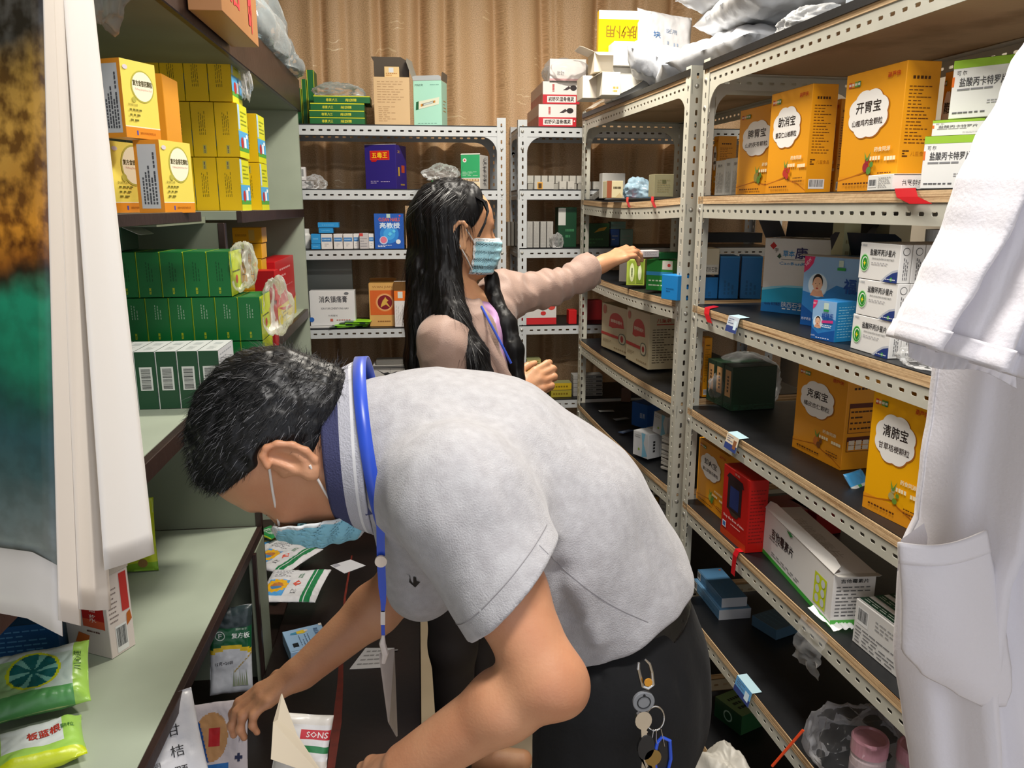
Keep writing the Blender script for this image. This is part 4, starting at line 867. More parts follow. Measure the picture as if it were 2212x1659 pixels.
# fourth shelf
pb(664, 766, YA+.15, zb[3], None, 'grey carton lid standing behind the white plaster box', '#7f8581', d=.03, hpy=560, name='carton')
def xiaoyan(C):
    F = C.F; F.text('消炎镇痛膏', .52, .76, .19, I('#3c3c42'), w=.62, bold=.02); F.text('XIAOYAN ZHENTONG GAO', .55, .5, .06, I('#5c5c62'), w=.62); F.text('外用膏剂', .5, .29, .06, I('#7c7c80'), w=.2)
    F.disc(.03, .18, .055, I('#2a62b0')); F.rect(.44, .12, .5, .2, I('#c25a48')); F.lines(.58, .14, .9, .18, 1, I('#b56a60'), .6, 4); F.disc(.82, .93, .05, I('#6b6e72'), ry=.04)
pb(671, 769, YA+.02, zb[3]+.008, xiaoyan, 'white plaster box with large dark characters on the fourth back shelf', '#dadada', d=.06, hpy=629, name='carton')
pb(668, 772, YA+.012, zb[3], None, 'thin white box lying beneath the white plaster box', '#d0d0ce', d=.08, h=.0078)
def wan(C):
    F = C.F; F.text('WAN JIAN', .5, .91, .065, I('#9a6a35'), w=.74); F.rect(.04, .27, .96, .84, I('#cc5f22')); F.disc(.58, .56, .34, I('#d98a4a')); F.disc(.58, .56, .31, I('#e0a870')); F.disc(.58, .56, .27, I('#7a1420'))
    F.poly([(.44, .5), (.5, .6), (.56, .64), (.6, .69), (.64, .64), (.72, .6), (.64, .57), (.74, .48), (.76, .44), (.62, .51), (.52, .48), (.42, .44)], I('#d1a84a')); F.lines(.3, .1, .8, .14, 1, I('#8a5a2a'), .6, 3)
o = pb(799, 858, YA+.03, zb[3], wan, 'orange and tan carton with a dark red medallion on the fourth back shelf', '#d2a35c', d=.1, hpy=612, name='carton'); dx, dy, dz = dims(o); flap(o, dx, dy, dz, 'B', 150, .03, '#b08a58')
pb(853, 880, YA+.004, zb[3], lambda C: (C.F.rect(0, .58, 1, .8, I('#e0701f')), C.F.rect(.3, .64, .7, .78, I('#cfd4cc')), C.F.rect(0, .8, 1, 1, P('#6d4a1c')), C.F.lines(.1, .05, .9, .5, 5, I('#c4c0be'), .3, 4, vert=True)), 'torn white and orange packet leaning on the orange carton', '#dedbda', d=.03, hpy=608, name='paper_packet')
gp = lambda u, v: soft('#8fd02a' if u > .35 else '#5f7a6a')
for k in range(4):
    m_ = pouch(.15-.015*k, .075, .006, (lambda u, v, k=k: soft('#76b823') if (u*3+k) % 2 > .6 else soft('#1e3a22')) if k < 3 else gp, 20+k, .002)
    lay(m_, 'foil_packet', 'limp green foil packet, %s of the little heap at the shelf edge' % ('lowest', 'second', 'third', 'topmost')[k], 'packet', Yp(752+8*k, 3.16, zb[3]+.001+.0065*k), .15-.1*k, group='green foil packets')
# fifth shelf, seen over his back
def tree(C): C.F.poly([(.1, .9), (.4, .7), (.45, .4), (.5, .7), (.7, .85), (.5, .78), (.42, .82), (.3, .8)], I('#2e2e30')); C.F.rect(.49, 0, .5, .95, I('#8a8a88')); C.F.rect(0, .93, 1, .95, I('#555'))
o = pb(808, 884, YA+.02, zb[4]+.0, tree, 'white carton with a black ink branch print, just over his collar', '#cfcdc8', d=.09, hpy=790, name='carton'); dx, dy, dz = dims(o); flap(o, dx, dy, dz, 'F', 12, .012, '#cfccc6')
pb(812, 884, YA+.03, zb[4]+dz+.0005, None, 'grey flat box on the ink branch carton', '#6f6d68', d=.07, h=.018)
# corner rack
def redwhite(C):
    F = C.F; F.rect(0, 0, 1, .42, P('#c2202e')); F.rect(.12, .07, .9, .35, I('#efe6e2')); F.text('岩舒风湿骨痛灵', .5, .21, .2, I('#2a1a1a'), w=.7, bold=.05); F.disc(.83, .72, .09, I('#2a2224'), ry=.12); F.poly([(.55, .62), (.7, .8), (.76, .72), (.66, .62)], I('#3a3032')); F.lines(.25, .55, .32, .9, 1, I('#c25a5a'), .8, 3, vert=True); F.disc(.95, .25, .02, I('#f0dede'))
def rwside(C):
    C.L.rect(0, 0, 1, .5, P('#a0383c')); C.L.rect(0, .5, 1, 1, P('#b99a92')); C.T.rect(0, 0, 1, 1, P('#e6e0dc'))
nn_ = 14
for lv, (xa, xb, hh) in enumerate(((1163, 1245, 223), (1172, 1252, 175))):
    A_, B_ = Yp(xa, 3.17, zc[0]+lv*.0835), Yp(xb, 3.17, zc[0]+lv*.0835)
    for k in range(nn_):
        put(A_+np.array([0, .0235*k, 0]), B_+np.array([0, .0235*k, 0]), (lambda C: (redwhite(C), rwside(C))) if k == 0 else rwside, 'white and red box facing the aisle, %s row on the corner rack' % ('lower', 'upper')[lv] if k == 0 else 'thin white and red box, %s from the front of the %s row, corner rack' % (ORD[k], ('lower', 'upper')[lv]), '#e3dfdc', d=.023, h=.083, group='rows of white and red boxes')
A_, B_ = Yp(1187, 3.16, zc[0]+.167), Yp(1266, 3.16, zc[0]+.167)
for k in range(6):
    put(A_+np.array([0, .0235*k, 0]), B_+np.array([0, .0235*k, 0]), (lambda C: (C.F.rect(0, .0, 1, .1, I('#d9a6a8')), C.F.text('岩舒', .3, .35, .2, I('#555'), w=.2))) if k == 0 else None, 'white box wrapped in film on top of the red and white rows' if k == 0 else 'white box, %s from the front in the film wrapped block on top' % ORD[k], '#e9e4e2', d=.023, h=.08, group='film wrapped white boxes on top')
crumple('plastic_wrap', 'shiny clear film around the topmost white boxes of the corner rack', (A_+B_)/2+np.array([0, .05, -.004]), (.19, .17, .105), CLEAR, 12, .12, cat='plastic wrap', flat=.75)
def wsm(C): C.F.lines(.3, .1, .7, .25, 1, I('#8f8f8a'), .5, 3)
for k in range(9):
    pb(1139+15.2*k, 1153+15.2*k, YC+.06, zc[1]+.024, wsm, 'tiny white box in the long upper row, place %s from the post' % ('one', 'two', 'three', 'four', 'five', 'six', 'seven', 'eight', 'nine')[k], '#b9b6ad', d=.05, h=.032, group='row of tiny white boxes')
for k in range(5): pb(1140+27*k, 1165+27*k, YC+.06, zc[1], None, 'tiny white box carrying the upper row, place %s from the post' % ('one', 'two', 'three', 'four', 'five')[k], '#a5a299', d=.05, h=.0235, group='tiny boxes under the row')
pb(1154, 1197, YC, zc[1], lambda C: (C.F.rect(.15, .02, .42, .95, I('#d59a3a')), C.F.rect(.2, .12, .37, .8, I('#4a3416'))), 'tiny white box with a gold framed picture', '#b7b4ac', d=.04, h=.03)
for k, (x0, x1) in enumerate(((1208, 1224), (1226, 1241), (1262, 1277), (1281, 1298))): pb(x0, x1, YC, zc[1], wsm, 'cube shaped little white box at the shelf front, %s along' % ('first', 'second', 'third', 'fourth')[k], '#bdbab2', d=.03, h=.032, group='little cube boxes')
def emb(C): C.F.lines(.1, .05, .9, .95, 7, I('#8d8b86'), .35, 3, vert=True, dash=8)
for k, (x0, x1) in enumerate(((1138, 1151), (1152, 1165), (1167, 1180), (1181, 1195))): pb(x0, x1, YC+.02, zc[2], emb, 'grey white blister box standing on the third corner shelf, %s along' % ('first', 'second', 'third', 'fourth')[k], '#a9a7a2', d=.06, h=.104, group='grey white blister boxes')
pb(1205, 1245, YC+.04, zc[2], lambda C: (C.F.lines(.4, .2, .9, .5, 2, I('#3a7a50'), .4, 3), C.F.rect(.0, .55, .4, .98, I('#c9c9c4'))), 'dark green carton in the corner rack, white panel on it', '#123f26', d=.08, h=.16, name='carton')
crumple('plastic_wrap', 'clear wrap bulging beside the dark green carton', Yp(1203, 3.19, zc[2]), (.05, .05, .075), CLEAR, 14, cat='plastic wrap', flat=.6)
pb(1260, 1316, YC+.05, zc[2], lambda C: (C.F.poly([(.4, .6), (.6, .8), (.9, .85), (.8, .7), (.55, .65)], I('#b38a2a')), C.F.lines(.1, .1, .8, .4, 2, I('#3a6a3c'), .4, 3)), 'green carton with an orange swoosh behind the reaching forearm', '#254a26', d=.08, h=.095, name='carton')
for k, (x0, x1, z0, h0_, c_) in enumerate(((1318, 1338, 0, .07, '#1c3f7a'), (1339, 1367, 0, .07, '#6f8a80'), (1319, 1352, .071, .03, '#6a8c84'))): pb(x0, x1, YC+.1, zc[2]+z0, slip, ('navy box behind the wrist', 'grey green box behind the hand', 'grey green box lying on the navy one')[k], c_, d=.05, h=h0_)
def gao(C): C.F.rect(0, 0, 1, .13, P('#c2252c')); C.F.text('关节骨痛膏贴', .5, .62, .2, I('#c2302e'), w=.85, bold=.05); C.F.lines(.06, .3, .65, .5, 4, I('#6a5a58'), .3, 4); C.F.disc(.87, .36, .1, I('#c9463c')); C.F.disc(.87, .4, .05, I('#e6c4ae')); C.F.disc(.66, .22, .07, I('#c22f30'), ry=.04)
pb(1118, 1202, YC+.01, zc[3], gao, 'white box with red writing and base under her sleeve', '#d2cecb', d=.06, hpy=592, name='carton')
pb(1228, 1246, YC, zc[3], None, 'small bright red box end beside the corner rack upright', '#c01a1c', d=.05, h=.058)
pb(1258, 1300, YC+.1, zc[3], None, 'long dull red box deep in the corner rack', '#86161a', d=.06, h=.085)
def yel(C): C.F.lines(.1, .3, .85, .7, 1, I('#7a6210'), .6, 4); C.T.rect(0, 0, 1, 1, P('#8f9064'))
yy = [(1139, 1178, 0, .024, '#cfc050'), (1139, 1175, .0245, .032, '#c9a416'), (1139, 1182, .057, .032, '#c9a416'), (1138, 1169, .09, .018, '#b5ae70'), (1138, 1169, .1085, .018, '#b5ae70')]
for k, (x0, x1, z0, h0_, c_) in enumerate(yy): pb(x0, x1, YC+.02, zc[4]+z0+.04, (lambda C: (yel(C), C.F.barcode(.4, .15, .85, .85))) if k == 1 else yel, 'yellow box in the pile above her hand, %s from the bottom' % ('first', 'second', 'third', 'fourth', 'fifth')[k], c_, d=.07, h=h0_, group='yellow boxes above her lower hand')
pb(1138, 1182, YC+.02, zc[4], None, 'plain pale box carrying the yellow pile', '#8a866c', d=.07, h=.0395)
pb(1190, 1235, YC+.02, zc[4]+.032, yel, 'yellow box standing apart, touched by her fingertips', '#c4a51c', d=.06, h=.03); pb(1190, 1235, YC+.02, zc[4], yel, 'yellow box underneath the one at her fingertips', '#a89a30', d=.06, h=.031)
for k in range(5): pb(1238, 1302, YC+.03, zc[4]+.0185*k, lambda C: (C.F.lines(.15, .3, .7, .7, 1, I('#6a6a66'), .7, 3), C.F.rect(.78, .3, .98, .7, I('#4a4a48'))), 'white slim box in the corner pile, %s from the bottom' % ('first', 'second', 'third', 'fourth', 'fifth')[k], '#9c9a96', d=.06, h=.018, group='slim white boxes in the corner')
for k in range(5): pb(1096+8.0*k, 1103+8.0*k, YC+.16, zc[2], None, 'slim grey box at the back between the two posts, %s along' % ('first', 'second', 'third', 'fourth', 'fifth')[k], '#77726a', d=.06, h=.1, group='slim boxes between the posts') if k < 3 else None

# ------------------------------------------------------------------ on top of the right racks: gauze bags and open cartons
zt = RL[0]+.0265
def yelc(C):
    C.F.rect(0, .86, 1, 1, P('#e9e6dd')); C.F.text('皮肤外用', .55, .66, .2, I('#7f6300'), w=.8, bold=.03, rot=180); C.F.text('软膏', .7, .42, .09, I('#7f6300'), w=.3, rot=180)
    C.F.rect(0, 0, 1, .15, P('#e3c620'))
pk = put(Yp(1291, 2.78, zt+.1), Yp(1402, 2.78, zt+.1), yelc, 'yellow carton flap with upside down writing standing among white bags', '#efc40e', name='carton', d=.03, h=.195, gloss=.2)
put(Yp(1258, 2.66, zt), Yp(1300, 2.66, zt), None, 'white open carton at the far end of the rack top', '#ddd3c2', d=.1, h=.07, name='carton')
o = put(Yp(1283, 2.62, zt+.075), Yp(1325, 2.62, zt+.075), None, 'cream open carton resting on the far white one', '#e3d9c6', d=.1, h=.06, name='carton'); dx, dy, dz = dims(o); flap(o, dx, dy, dz, 'L', 20, .05, '#e6dccb'); flap(o, dx, dy, dz, 'F', -20, .05, '#ded4c2')
o = put(Yp(1300, 2.58, zt), Yp(1340, 2.58, zt), lambda C: C.F.lines(.6, .1, .9, .4, 2, I('#b5963a'), .6, 2), 'white carton with an open flap under the gauze bags', '#e0dccf', d=.1, h=.07, name='carton'); dx, dy, dz = dims(o); flap(o, dx, dy, dz, 'L', -30, .03, '#e3dccb')
put(Yp(1325, 2.68, zt+.105), Yp(1398, 2.68, zt+.105), None, 'bright white box in front of the yellow flap', '#efeeea', d=.08, h=.075, name='carton')
put(Yp(1320, 2.70, zt), Yp(1400, 2.70, zt), None, 'white box under the bright one on the rack top', '#d9d6ce', d=.1, h=.104, name='carton')
GZ = soft('#dfe2e7', .35); GZ2 = soft('#d6dae1', .3)
def gauze(F_, tx=True):
    F_.lines(.3, .3, .6, .36, 1, I('#9aa8c0'), .8, 3, dash=9); F_.disc(.72, .3, .05, I('#4a5c8a'), ry=.05); F_.disc(.72, .3, .03, I('#dfe4ee'), ry=.03)
specs = [((1330, 205), 2.35, .36, .2, .085, .1, 'crumpled white gauze bag slumping over the rack edge nearest the corner'),
         ((1500, 165), 2.02, .42, .26, .08, .5, 'white gauze bag at the bottom of the pile on the rack top'),
         ((1560, 110), 1.98, .44, .27, .085, .25, 'white gauze bag in the middle of the pile with a small navy mark'),
         ((1590, 50), 1.9, .46, .28, .1, .4, 'brightest white gauze bag on top of the pile')]
for k, ((x, y), u_, w_, h_, t_, yw, lab) in enumerate(specs):
    zz = zt+(0, 0, .08, .135)[k]
    m_ = pouch(w_, h_, t_, lambda u, v: GZ if u < .9 else GZ2, 40+k, .009, 44, gauze, .1)
    lay(m_, 'gauze_bag', lab, 'bag', rp(1.0, (2.42, 2.05, 1.93, 1.95)[k], zz+.008), (1.35, 1.75, 1.5, 1.7)[k], (0.0, .0), group='white gauze bags')
m_ = pouch(.2, .26, .03, lambda u, v: soft('#c3c3c6', .35), 51, .006, 36, lambda F_: (F_.text('纱布块', .25, .5, .5*.12, I('#3f6a9e'), w=.0) if False else [F_.text(c, .32, .3+.17*i, .1, I('#3f6a9e'), w=.13, bold=.03) for i, c in enumerate('纱布块')]+[F_.text('医用', .6, .72, .06, I('#7a8aa2'), w=.2), F_.lines(.5, .2, .75, .6, 4, I('#8a9ab2'), .4, 3, vert=True)]), .06)
lay(m_, 'gauze_pack', 'upright printed gauze pack with blue characters, behind the white bags', 'packet', rp(1.02, 2.72, zt+.17), .1, (1.25, .12))
m_ = pouch(.26, .2, .1, lambda u, v: GZ2, 53, .012, 40, lambda F_: F_.lines(.3, .3, .34, .8, 1, I('#5a86b5'), .8, 2, vert=True, dash=2), .1)
lay(m_, 'gauze_bag', 'thin white bag with a blue line draped between cartons and pile', 'bag', rp(.95, 2.6, zt+.05), 1.2, (.35, .1), group='white gauze bags')
m_ = pouch(.2, .12, .07, lambda u, v: GZ, 54, .014, 36, None, .1)
lay(m_, 'gauze_bag', 'twisted neck of a white bag sticking up at the top left of the pile', 'bag', rp(1.05, 2.2, zt+.17), .6, (.5, -.3), group='white gauze bags')
crumple('plastic_bag', 'frosted plastic sheet crumpled along the rack top edge', rp(.93, 1.62, zt), (.15, .2, .07), MILK, 15, .3, flat=.5)
put(rp(.93, 1.50, zt), rp(.985, 1.46, zt), lambda C: (C.F.rect(0, .5, 1, 1, P('#3f7fb5')), C.F.disc(.3, .75, .15, I('#c2503c')), C.F.rect(.5, .1, .9, .35, I('#6fb64a')), C.F.lines(.05, .1, .4, .4, 3, I('#889'), .4, 3)), 'blue and white box at the very top beside the gauze bags', '#dfe6ec', d=.06, h=.09)
mb = MB(); vs = []
for i in range(8):   # torn white paper hanging over the far board end
    for j in range(6): vs.append(tuple(rp(.825+.02*j, 3.0-.055*i, zt+.003+.012*j+.003*math.sin(i*2+j))))
mb.add(vs, [(i*6+j, i*6+j+1, (i+1)*6+j+1, (i+1)*6+j) for i in range(7) for j in range(5)], P('#dcd3c4')); o = mb.build('torn_paper', smooth=True); tag(o, 'torn white paper lying over the far end of the rack top', 'paper')

# ------------------------------------------------------------------ tape, shelf cards, loose wrap
def ribbon(name, label, pts, wv, m, cat, t=.0006, deco=None):
    """strip bent along pts, width vector wv"""
    mb = MB(); wv = np.array(wv); P_ = [np.array(p, float) for p in pts]; vs = []
    for p in P_: vs += [p-wv/2, p+wv/2]
    n_ = len(vs)
    nrm = np.cross(P_[1]-P_[0], wv); nrm = nrm/np.linalg.norm(nrm)*t
    vs2 = vs+[v+nrm for v in vs]; k = len(P_)
    fs = [(2*i, 2*i+1, 2*i+3, 2*i+2) for i in range(k-1)]+[(n_+2*i, n_+2*i+2, n_+2*i+3, n_+2*i+1) for i in range(k-1)]+[(2*i, 2*i+2, n_+2*i+2, n_+2*i) for i in range(k-1)]+[(2*i+1, n_+2*i+1, n_+2*i+3, 2*i+3) for i in range(k-1)]
    mb.add(vs2, fs, m); o = mb.build(name); return tag(o, label, cat)
RED = mat('red_tape', '#c1121f', .3, var=.03)
def tape(px, z, ln, label, drop=.035, w=.02, sl=.02, k=0):
    c = V(px, .838, z); ribbon('red_tape', label, [c+RX*.04+RY*sl+UZ*.0012, c+UZ*.0015-RX*.0005, c-RX*.006-UZ*.012-RY*sl*.3, c-RX*.008-UZ*drop-RY*sl], RY*w, RED, 'tape')
tape(1955, z2, .05, 'red tape stuck over the shelf edge under the white tablet boxes', .022, .05, .05)
tape(1528, z3, .05, 'red tape on the shelf edge close to the rack post', .03, .03, .035)
tape(1593, z5, .05, 'red tape hanging over the lower shelf edge beneath the red box', .06, .02, .0)
tape(1356, mz2-.0, .04, 'left one of two red tape strips on the far upper shelf', .03, .022, .045)
tape(1410, mz2-.0, .04, 'right one of two red tape strips on the far upper shelf', .03, .022, .045)
def card(px, z, label, base, w=.05, sl=0, deco=None):
    c = V(px, .838, z); p0 = c+RX*.02+UZ*.002; p1 = c-RX*.004+UZ*.001; p2 = c-RX*.012-UZ*.035-RY*sl
    mb = MB(); A_ = [p0, p1, p2]; vs = []
    for p in A_: vs += [p+RY*w/2, p-RY*w/2]
    mb.add(vs, [(0, 1, 3, 2), (2, 3, 5, 4)], P('#bcdde8'))
    F = Face(mb, p2+RY*w/2, -RY, (p1-p2)/np.linalg.norm(p1-p2), w, np.linalg.norm(p1-p2), .0004); F.rect(0, 0, 1, 1, P(base)); F.rect(0, 0, 1, .4, I('#2f3f7a')); F.lines(.1, .5, .6, .9, 3, I('#5a6a8a'), .4, 3); F.rect(.65, .2, .9, .75, I('#8a5a3a' if base == '#dccdb5' else '#cfe3ee'))
    tag(mb.build('shelf_card', smooth=False), label, 'card')
card(1590, z3, 'pale blue card taped on the third shelf edge near the post', '#c3ccd8', .055)
card(1588, z4, 'pale blue card with a brown picture folded over the fourth shelf edge', '#dccdb5', .06)
card(1612, z6, 'blue and white card stuck on the lowest visible shelf edge', '#5f9fd2', .075)
crumple('plastic_wrap', 'clear wrap crumpled over the dark green boxes', (gA+gB)/2+RX*.09+RY*.03-UZ*.002, (.2, .17, .16), film('thin_film', '#ffffff', .03, .1, .7), 16, .14, cat='plastic wrap', flat=.7)
crumple('plastic_wrap', 'crumpled clear wrap at the third shelf edge under the coat sleeve', V(2012, .89, z3), (.09, .09, .05), CLEAR, 17, cat='plastic wrap', flat=.5)
mb = MB()
for q_ in range(2):
    vs = []
    for i in range(14):
        for j in range(8):
            t = i/13; base = V(1800-8*j, .85 if q_ == 0 else .838, z5)
            if q_ == 0: p = base+RX*(.0+.05*t)+UZ*(.004+.012*abs(mn.noise(Vector((i*.7, j*.8, 2)))))
            else: p = base-RX*(.012+.012*math.sin(t*2))-UZ*(.09*t)+UZ*.004+RX*.01*mn.noise(Vector((i*.6, j*.9, 5)))+RY*(.02*t*mn.noise(Vector((j, 2, 2))))
            vs.append(tuple(p))
    mb.add(vs, [(i*8+j, i*8+j+1, (i+1)*8+j+1, (i+1)*8+j) for i in range(13) for j in range(7)], CLEAR)
tag(mb.build('plastic_wrap', smooth=True), 'clear film hanging down over the lower shelf edge beside the long white carton', 'plastic wrap')
crumple('plastic_wrap', 'blue tipped clear bag on the far upper shelf', V(1379, .9, mz2), (.1, .1, .08), film('blue_film', '#b9d8ea', .45, .15, .8), 18, .3, cat='plastic wrap', flat=.6)
m_ = pouch(.06, .05, .01, lambda u, v: soft('#3a8fc4') if v > .45 else (soft('#3f9a5a') if .3 < u < .5 else soft('#c9ccc8')), 60, .003)
lay(m_, 'foil_packet', 'small blue and silver packet beside the bright yellow orange box', 'packet', Z(1850, 1046, z4), .5, (.9, 0))
# pink jars, sack and straw at the bottom right
PK = mat('pink_plastic', '#d99aa6', .3, var=.03, coat=.3)
def jar(loc, lab):
    r = empty('pink_jar', loc); tag(r, lab, 'jar', 'pink lidded jars')
    mb = MB(); mb.lathe([(.001, 0), (.03, 0), (.032, .004), (.032, .07), (.028, .076), (.001, .077)], mat('jar_body', '#d9c3c3', .35), 28)
    mb.lathe([(.0323, .018), (.0325, .019), (.0325, .055), (.0323, .056)], P('#c9b6b9'), 28); mb.build('jar_body', r)
    mb = MB(); mb.lathe([(.001, .077), (.03, .077), (.0335, .08), (.0335, .108), (.031, .112), (.029, .112), (.027, .108), (.001, .108)], PK, 28); mb.build('lid', r)
jp = onz(1868, 1700, z6-.0); jar(jp, 'pink lidded jar standing clear of the other at the lower right'); jar(jp+np.array([.072, -.035, -.0]), 'pink lidded jar partly hidden behind the white coat')
crumple('plastic_bag', 'dark clear bag bunched around the pink jars', jp+np.array([-.0, .03, 0]), (.2, .2, .17), film('smoke_film', '#c9c9cc', .0, .12, .9), 19, .3, flat=.55)
sk = mat('woven_sack', '#c9c5bb', .5, var=.08, scale=8, bump=.6, bscale=22)
crumple('woven_sack', 'white woven plastic sack standing on the floor behind the man', np.array([.665, 1.47, 0]), (.15, .3, .5), sk, 70, .14, 56, cat='sack', flat=.8)
mb = MB(); a = onx(1735, 1577, .715); b = onx(1668, 1655, .67)
mb.tube([a, b], .0028, mat('orange_straw', '#d9481f', .35), 10); tag(mb.build('orange_straw'), 'thin orange straw leaning up beside the bottom shelf edge', 'straw')
# ------------------------------------------------------------------ the cabinet's stock
zs1 = 1.638; zs2 = 1.2675; zk = .8405
# pale orange boxes near the calendar
def honey(C):
    F = C.F; F.rect(0, 0, 1, 1, P('#d98a2b')); F.rect(.13, .06, .87, .94, I('#bdbcbf'))
    for i in range(5): F.lines(.24+.12*i, .12, .3+.12*i, .5+.08*(i % 3), 1, I('#4a4a50'), 1.1, i, vert=True, dash=9)
    F.lines(.72, .62, .78, .85, 1, I('#4a4a50'), 1.1, 7, vert=True, dash=4)
    R = C.R; R.rect(0, .14, 1, 1, P('#f0dd63')); R.rect(0, 0, 1, .14, P('#e28f25')); R.rect(0, .14, 1, .155, I('#f3e9c4')); R.rect(.3, .04, .34, .1, I('#4a4aa8')); R.text('湖南中和制药有限公司', .62, .07, .035, I('#9a5a12'), w=.45)
    R.disc(.58, .68, .33, I('#b9b24a')); R.disc(.58, .68, .3, I('#f6efd2')); R.text('复方金银花颗粒', .58, .72, .075, I('#4b4418'), w=.56, bold=.05); R.text('Fufang Jinyinhua Keli', .6, .64, .035, I('#d9a79a'), w=.48)
    R.disc(.3, .5, .06, I('#b9b24a')); R.disc(.12, .9, .07, I('#d9cfd6'), ry=.03)
    R.text('【功能主治】', .25, .43, .03, I('#6a6420'), w=.25); R.lines(.14, .2, .5, .4, 3, I('#7a7428'), .35, 3, dash=4)
def sunny(pic):
    def f(C):
        F = C.F; up = pic % 2 == 0; y = .86 if up else .14
        F.rect(.42, y-.08, .58, y+.08, I('#c9bb4a')); F.text('旺葵', .5, y, .055, I('#3a3a7a'), w=.13, rot=90, bold=.04)
        F.lines(.3, .26 if up else .4, .62, .74 if up else .84, 4, I('#6a6012'), .28, 3, vert=True, dash=7)
        R = C.R; R.rect(0, 0, 1, 1, P('#d3d321')); R.rect(0, .12, 1, .5, P('#4fa6dc')); R.rect(0, .12, 1, .2, I('#4f9a3a')); R.rect(.02, .52, .2, .98, I('#a9c6e0')); R.disc(.32, .28, .13, I('#b32a22'), ry=.11); R.rect(.5, .2, .72, .4, I('#e8e8f0')); R.disc(.8, .42, .1, I('#e9f2f8'), ry=.04)
        R.lines(.3, .6, .9, .9, 4, I('#8f9a1a'), .3, 3)
        C.T.lines(.2, .2, .8, .8, 3, I('#8a7a12'), .3, 3)
    return f
XS = -.432
# rear yellow block: three tiers, bottoms met on the shelf
A_ = Xp(528, XS, zs1); w1_ = A_[0]-Yp(478.5, A_[1], zs1)[0]
hY = abs(trow(A_, UZ, 339))
pos_w = {0: '', 1: 'second', 2: 'third', 3: 'fourth', 4: 'fifth', 5: 'sixth'}
for lv, (n, sh) in enumerate(((3, -.004), (4, 0), (6, -.008))):
    for k in range(n):
        B = A_+np.array([-w1_*k+sh, 0, hY*lv]); q = B-np.array([w1_, 0, 0])
        put(q, B, sunny(lv), 'yellow box in the %s tier by the fascia, %s' % (('bottom', 'middle', 'top')[lv], 'outermost with its picture side showing' if k == 0 else pos_w[k]+' from the aisle'), '#f2c60f', d=.115, h=hY-.001, group='yellow boxes stacked in three tiers')
for lv in range(2):
    B = A_+np.array([.0, .24, hY*lv]); q = B-np.array([w1_, 0, 0])
    put(q, B, sunny(0), ('yellow box behind the bottom tier, its picture side to the aisle', 'yellow box behind the middle tier, its picture side to the aisle')[lv], '#f2c60f', d=.115, h=hY-.001, group='yellow boxes stacked in three tiers')
mb_ = film('thin_film', '#ffffff', .03, .1, .7)
crumple('plastic_wrap', 'torn clear wrap curling off the topmost yellow boxes', A_+np.array([.005, .1, hY*2+.02]), (.03, .06, .11), CLEAR, 23, .5, cat='plastic wrap')
N_ = Xp(357, -.43, zs1); wN = N_[0]-Yp(295, N_[1], zs1)[0]; hN = abs(trow(N_, UZ, 300))
put(N_+np.array([-wN, .014, 0]), N_, honey, 'orange and cream box with a grey panel, on the shelf beside the yellow stack', '#d98a2b', d=.095, h=hN)
put(N_+np.array([-wN*2-.045, .045, 0]), N_+np.array([-wN-.045, .03, 0]), honey, 'orange and cream box half hidden by its neighbour and the calendar', '#d98a2b', d=.11, h=hN)
put(N_+np.array([-wN*1.42-.02, .0, hN+.001]), N_+np.array([-.5*wN-.02, -.02, hN+.001]), honey, 'orange and cream box on top of the two lower ones', '#d98a2b', d=.08, h=hN*1.02)
put(N_+np.array([-wN*1.7, .17, hN+.001]), N_+np.array([-.7*wN, .17, hN+.001]), None, 'plain orange box behind the upper orange and cream one', '#e59a22', d=.1, h=hN*1.06)
crumple('plastic_bag', 'grey clear bag hanging full beside the calendar under the top board', onx(222, 60, -.5), (.09, .12, .2), film('smoke_bag', '#b9b7b0', .45, .2, .8), 24, .25)

# green boxes on the middle shelf
q = onz(481, 880, zs2); D_ = q
def dkfront(C):
    C.F.barcode(.2, .33, .82, .74, seed=5, vert=True, white='#cfd2cc'); C.F.rect(.0, 0, .03, 1, I('#d9dcd6')); C.T.rect(0, 0, 1, 1, P('#d5d9d8')); C.T.lines(.3, .15, .7, .45, 6, I('#8d9492'), .35, 3); C.T.rect(.3, .6, .7, .8, I('#b3b9b9'))
    C.R.rect(0, 0, 1, 1, P('#d3d6dc')); C.R.lines(.1, .65, .9, .95, 4, I('#9aa0a8'), .3, 3); C.R.poly([(.2, 0), (1, 0), (1, .35), (.6, .3)], I('#9ac0c4')); C.R.disc(.6, .3, .16, I('#2f9a4a'))
wD = q[0]-Yp(436, q[1], zs2)[0]; hD = abs(trow(q, UZ, 757))
for k in range(6):
    B = D_-np.array([wD*k, 0, 0]); put(B-np.array([wD, 0, 0]), B, dkfront, 'dark green box with a barcode and white top, %s' % ('nearest the man\'s hair' if k == 0 else pos_w[k]+' from the man\'s hair'), '#20492f', d=.125, h=hD, group='dark green barcode boxes')
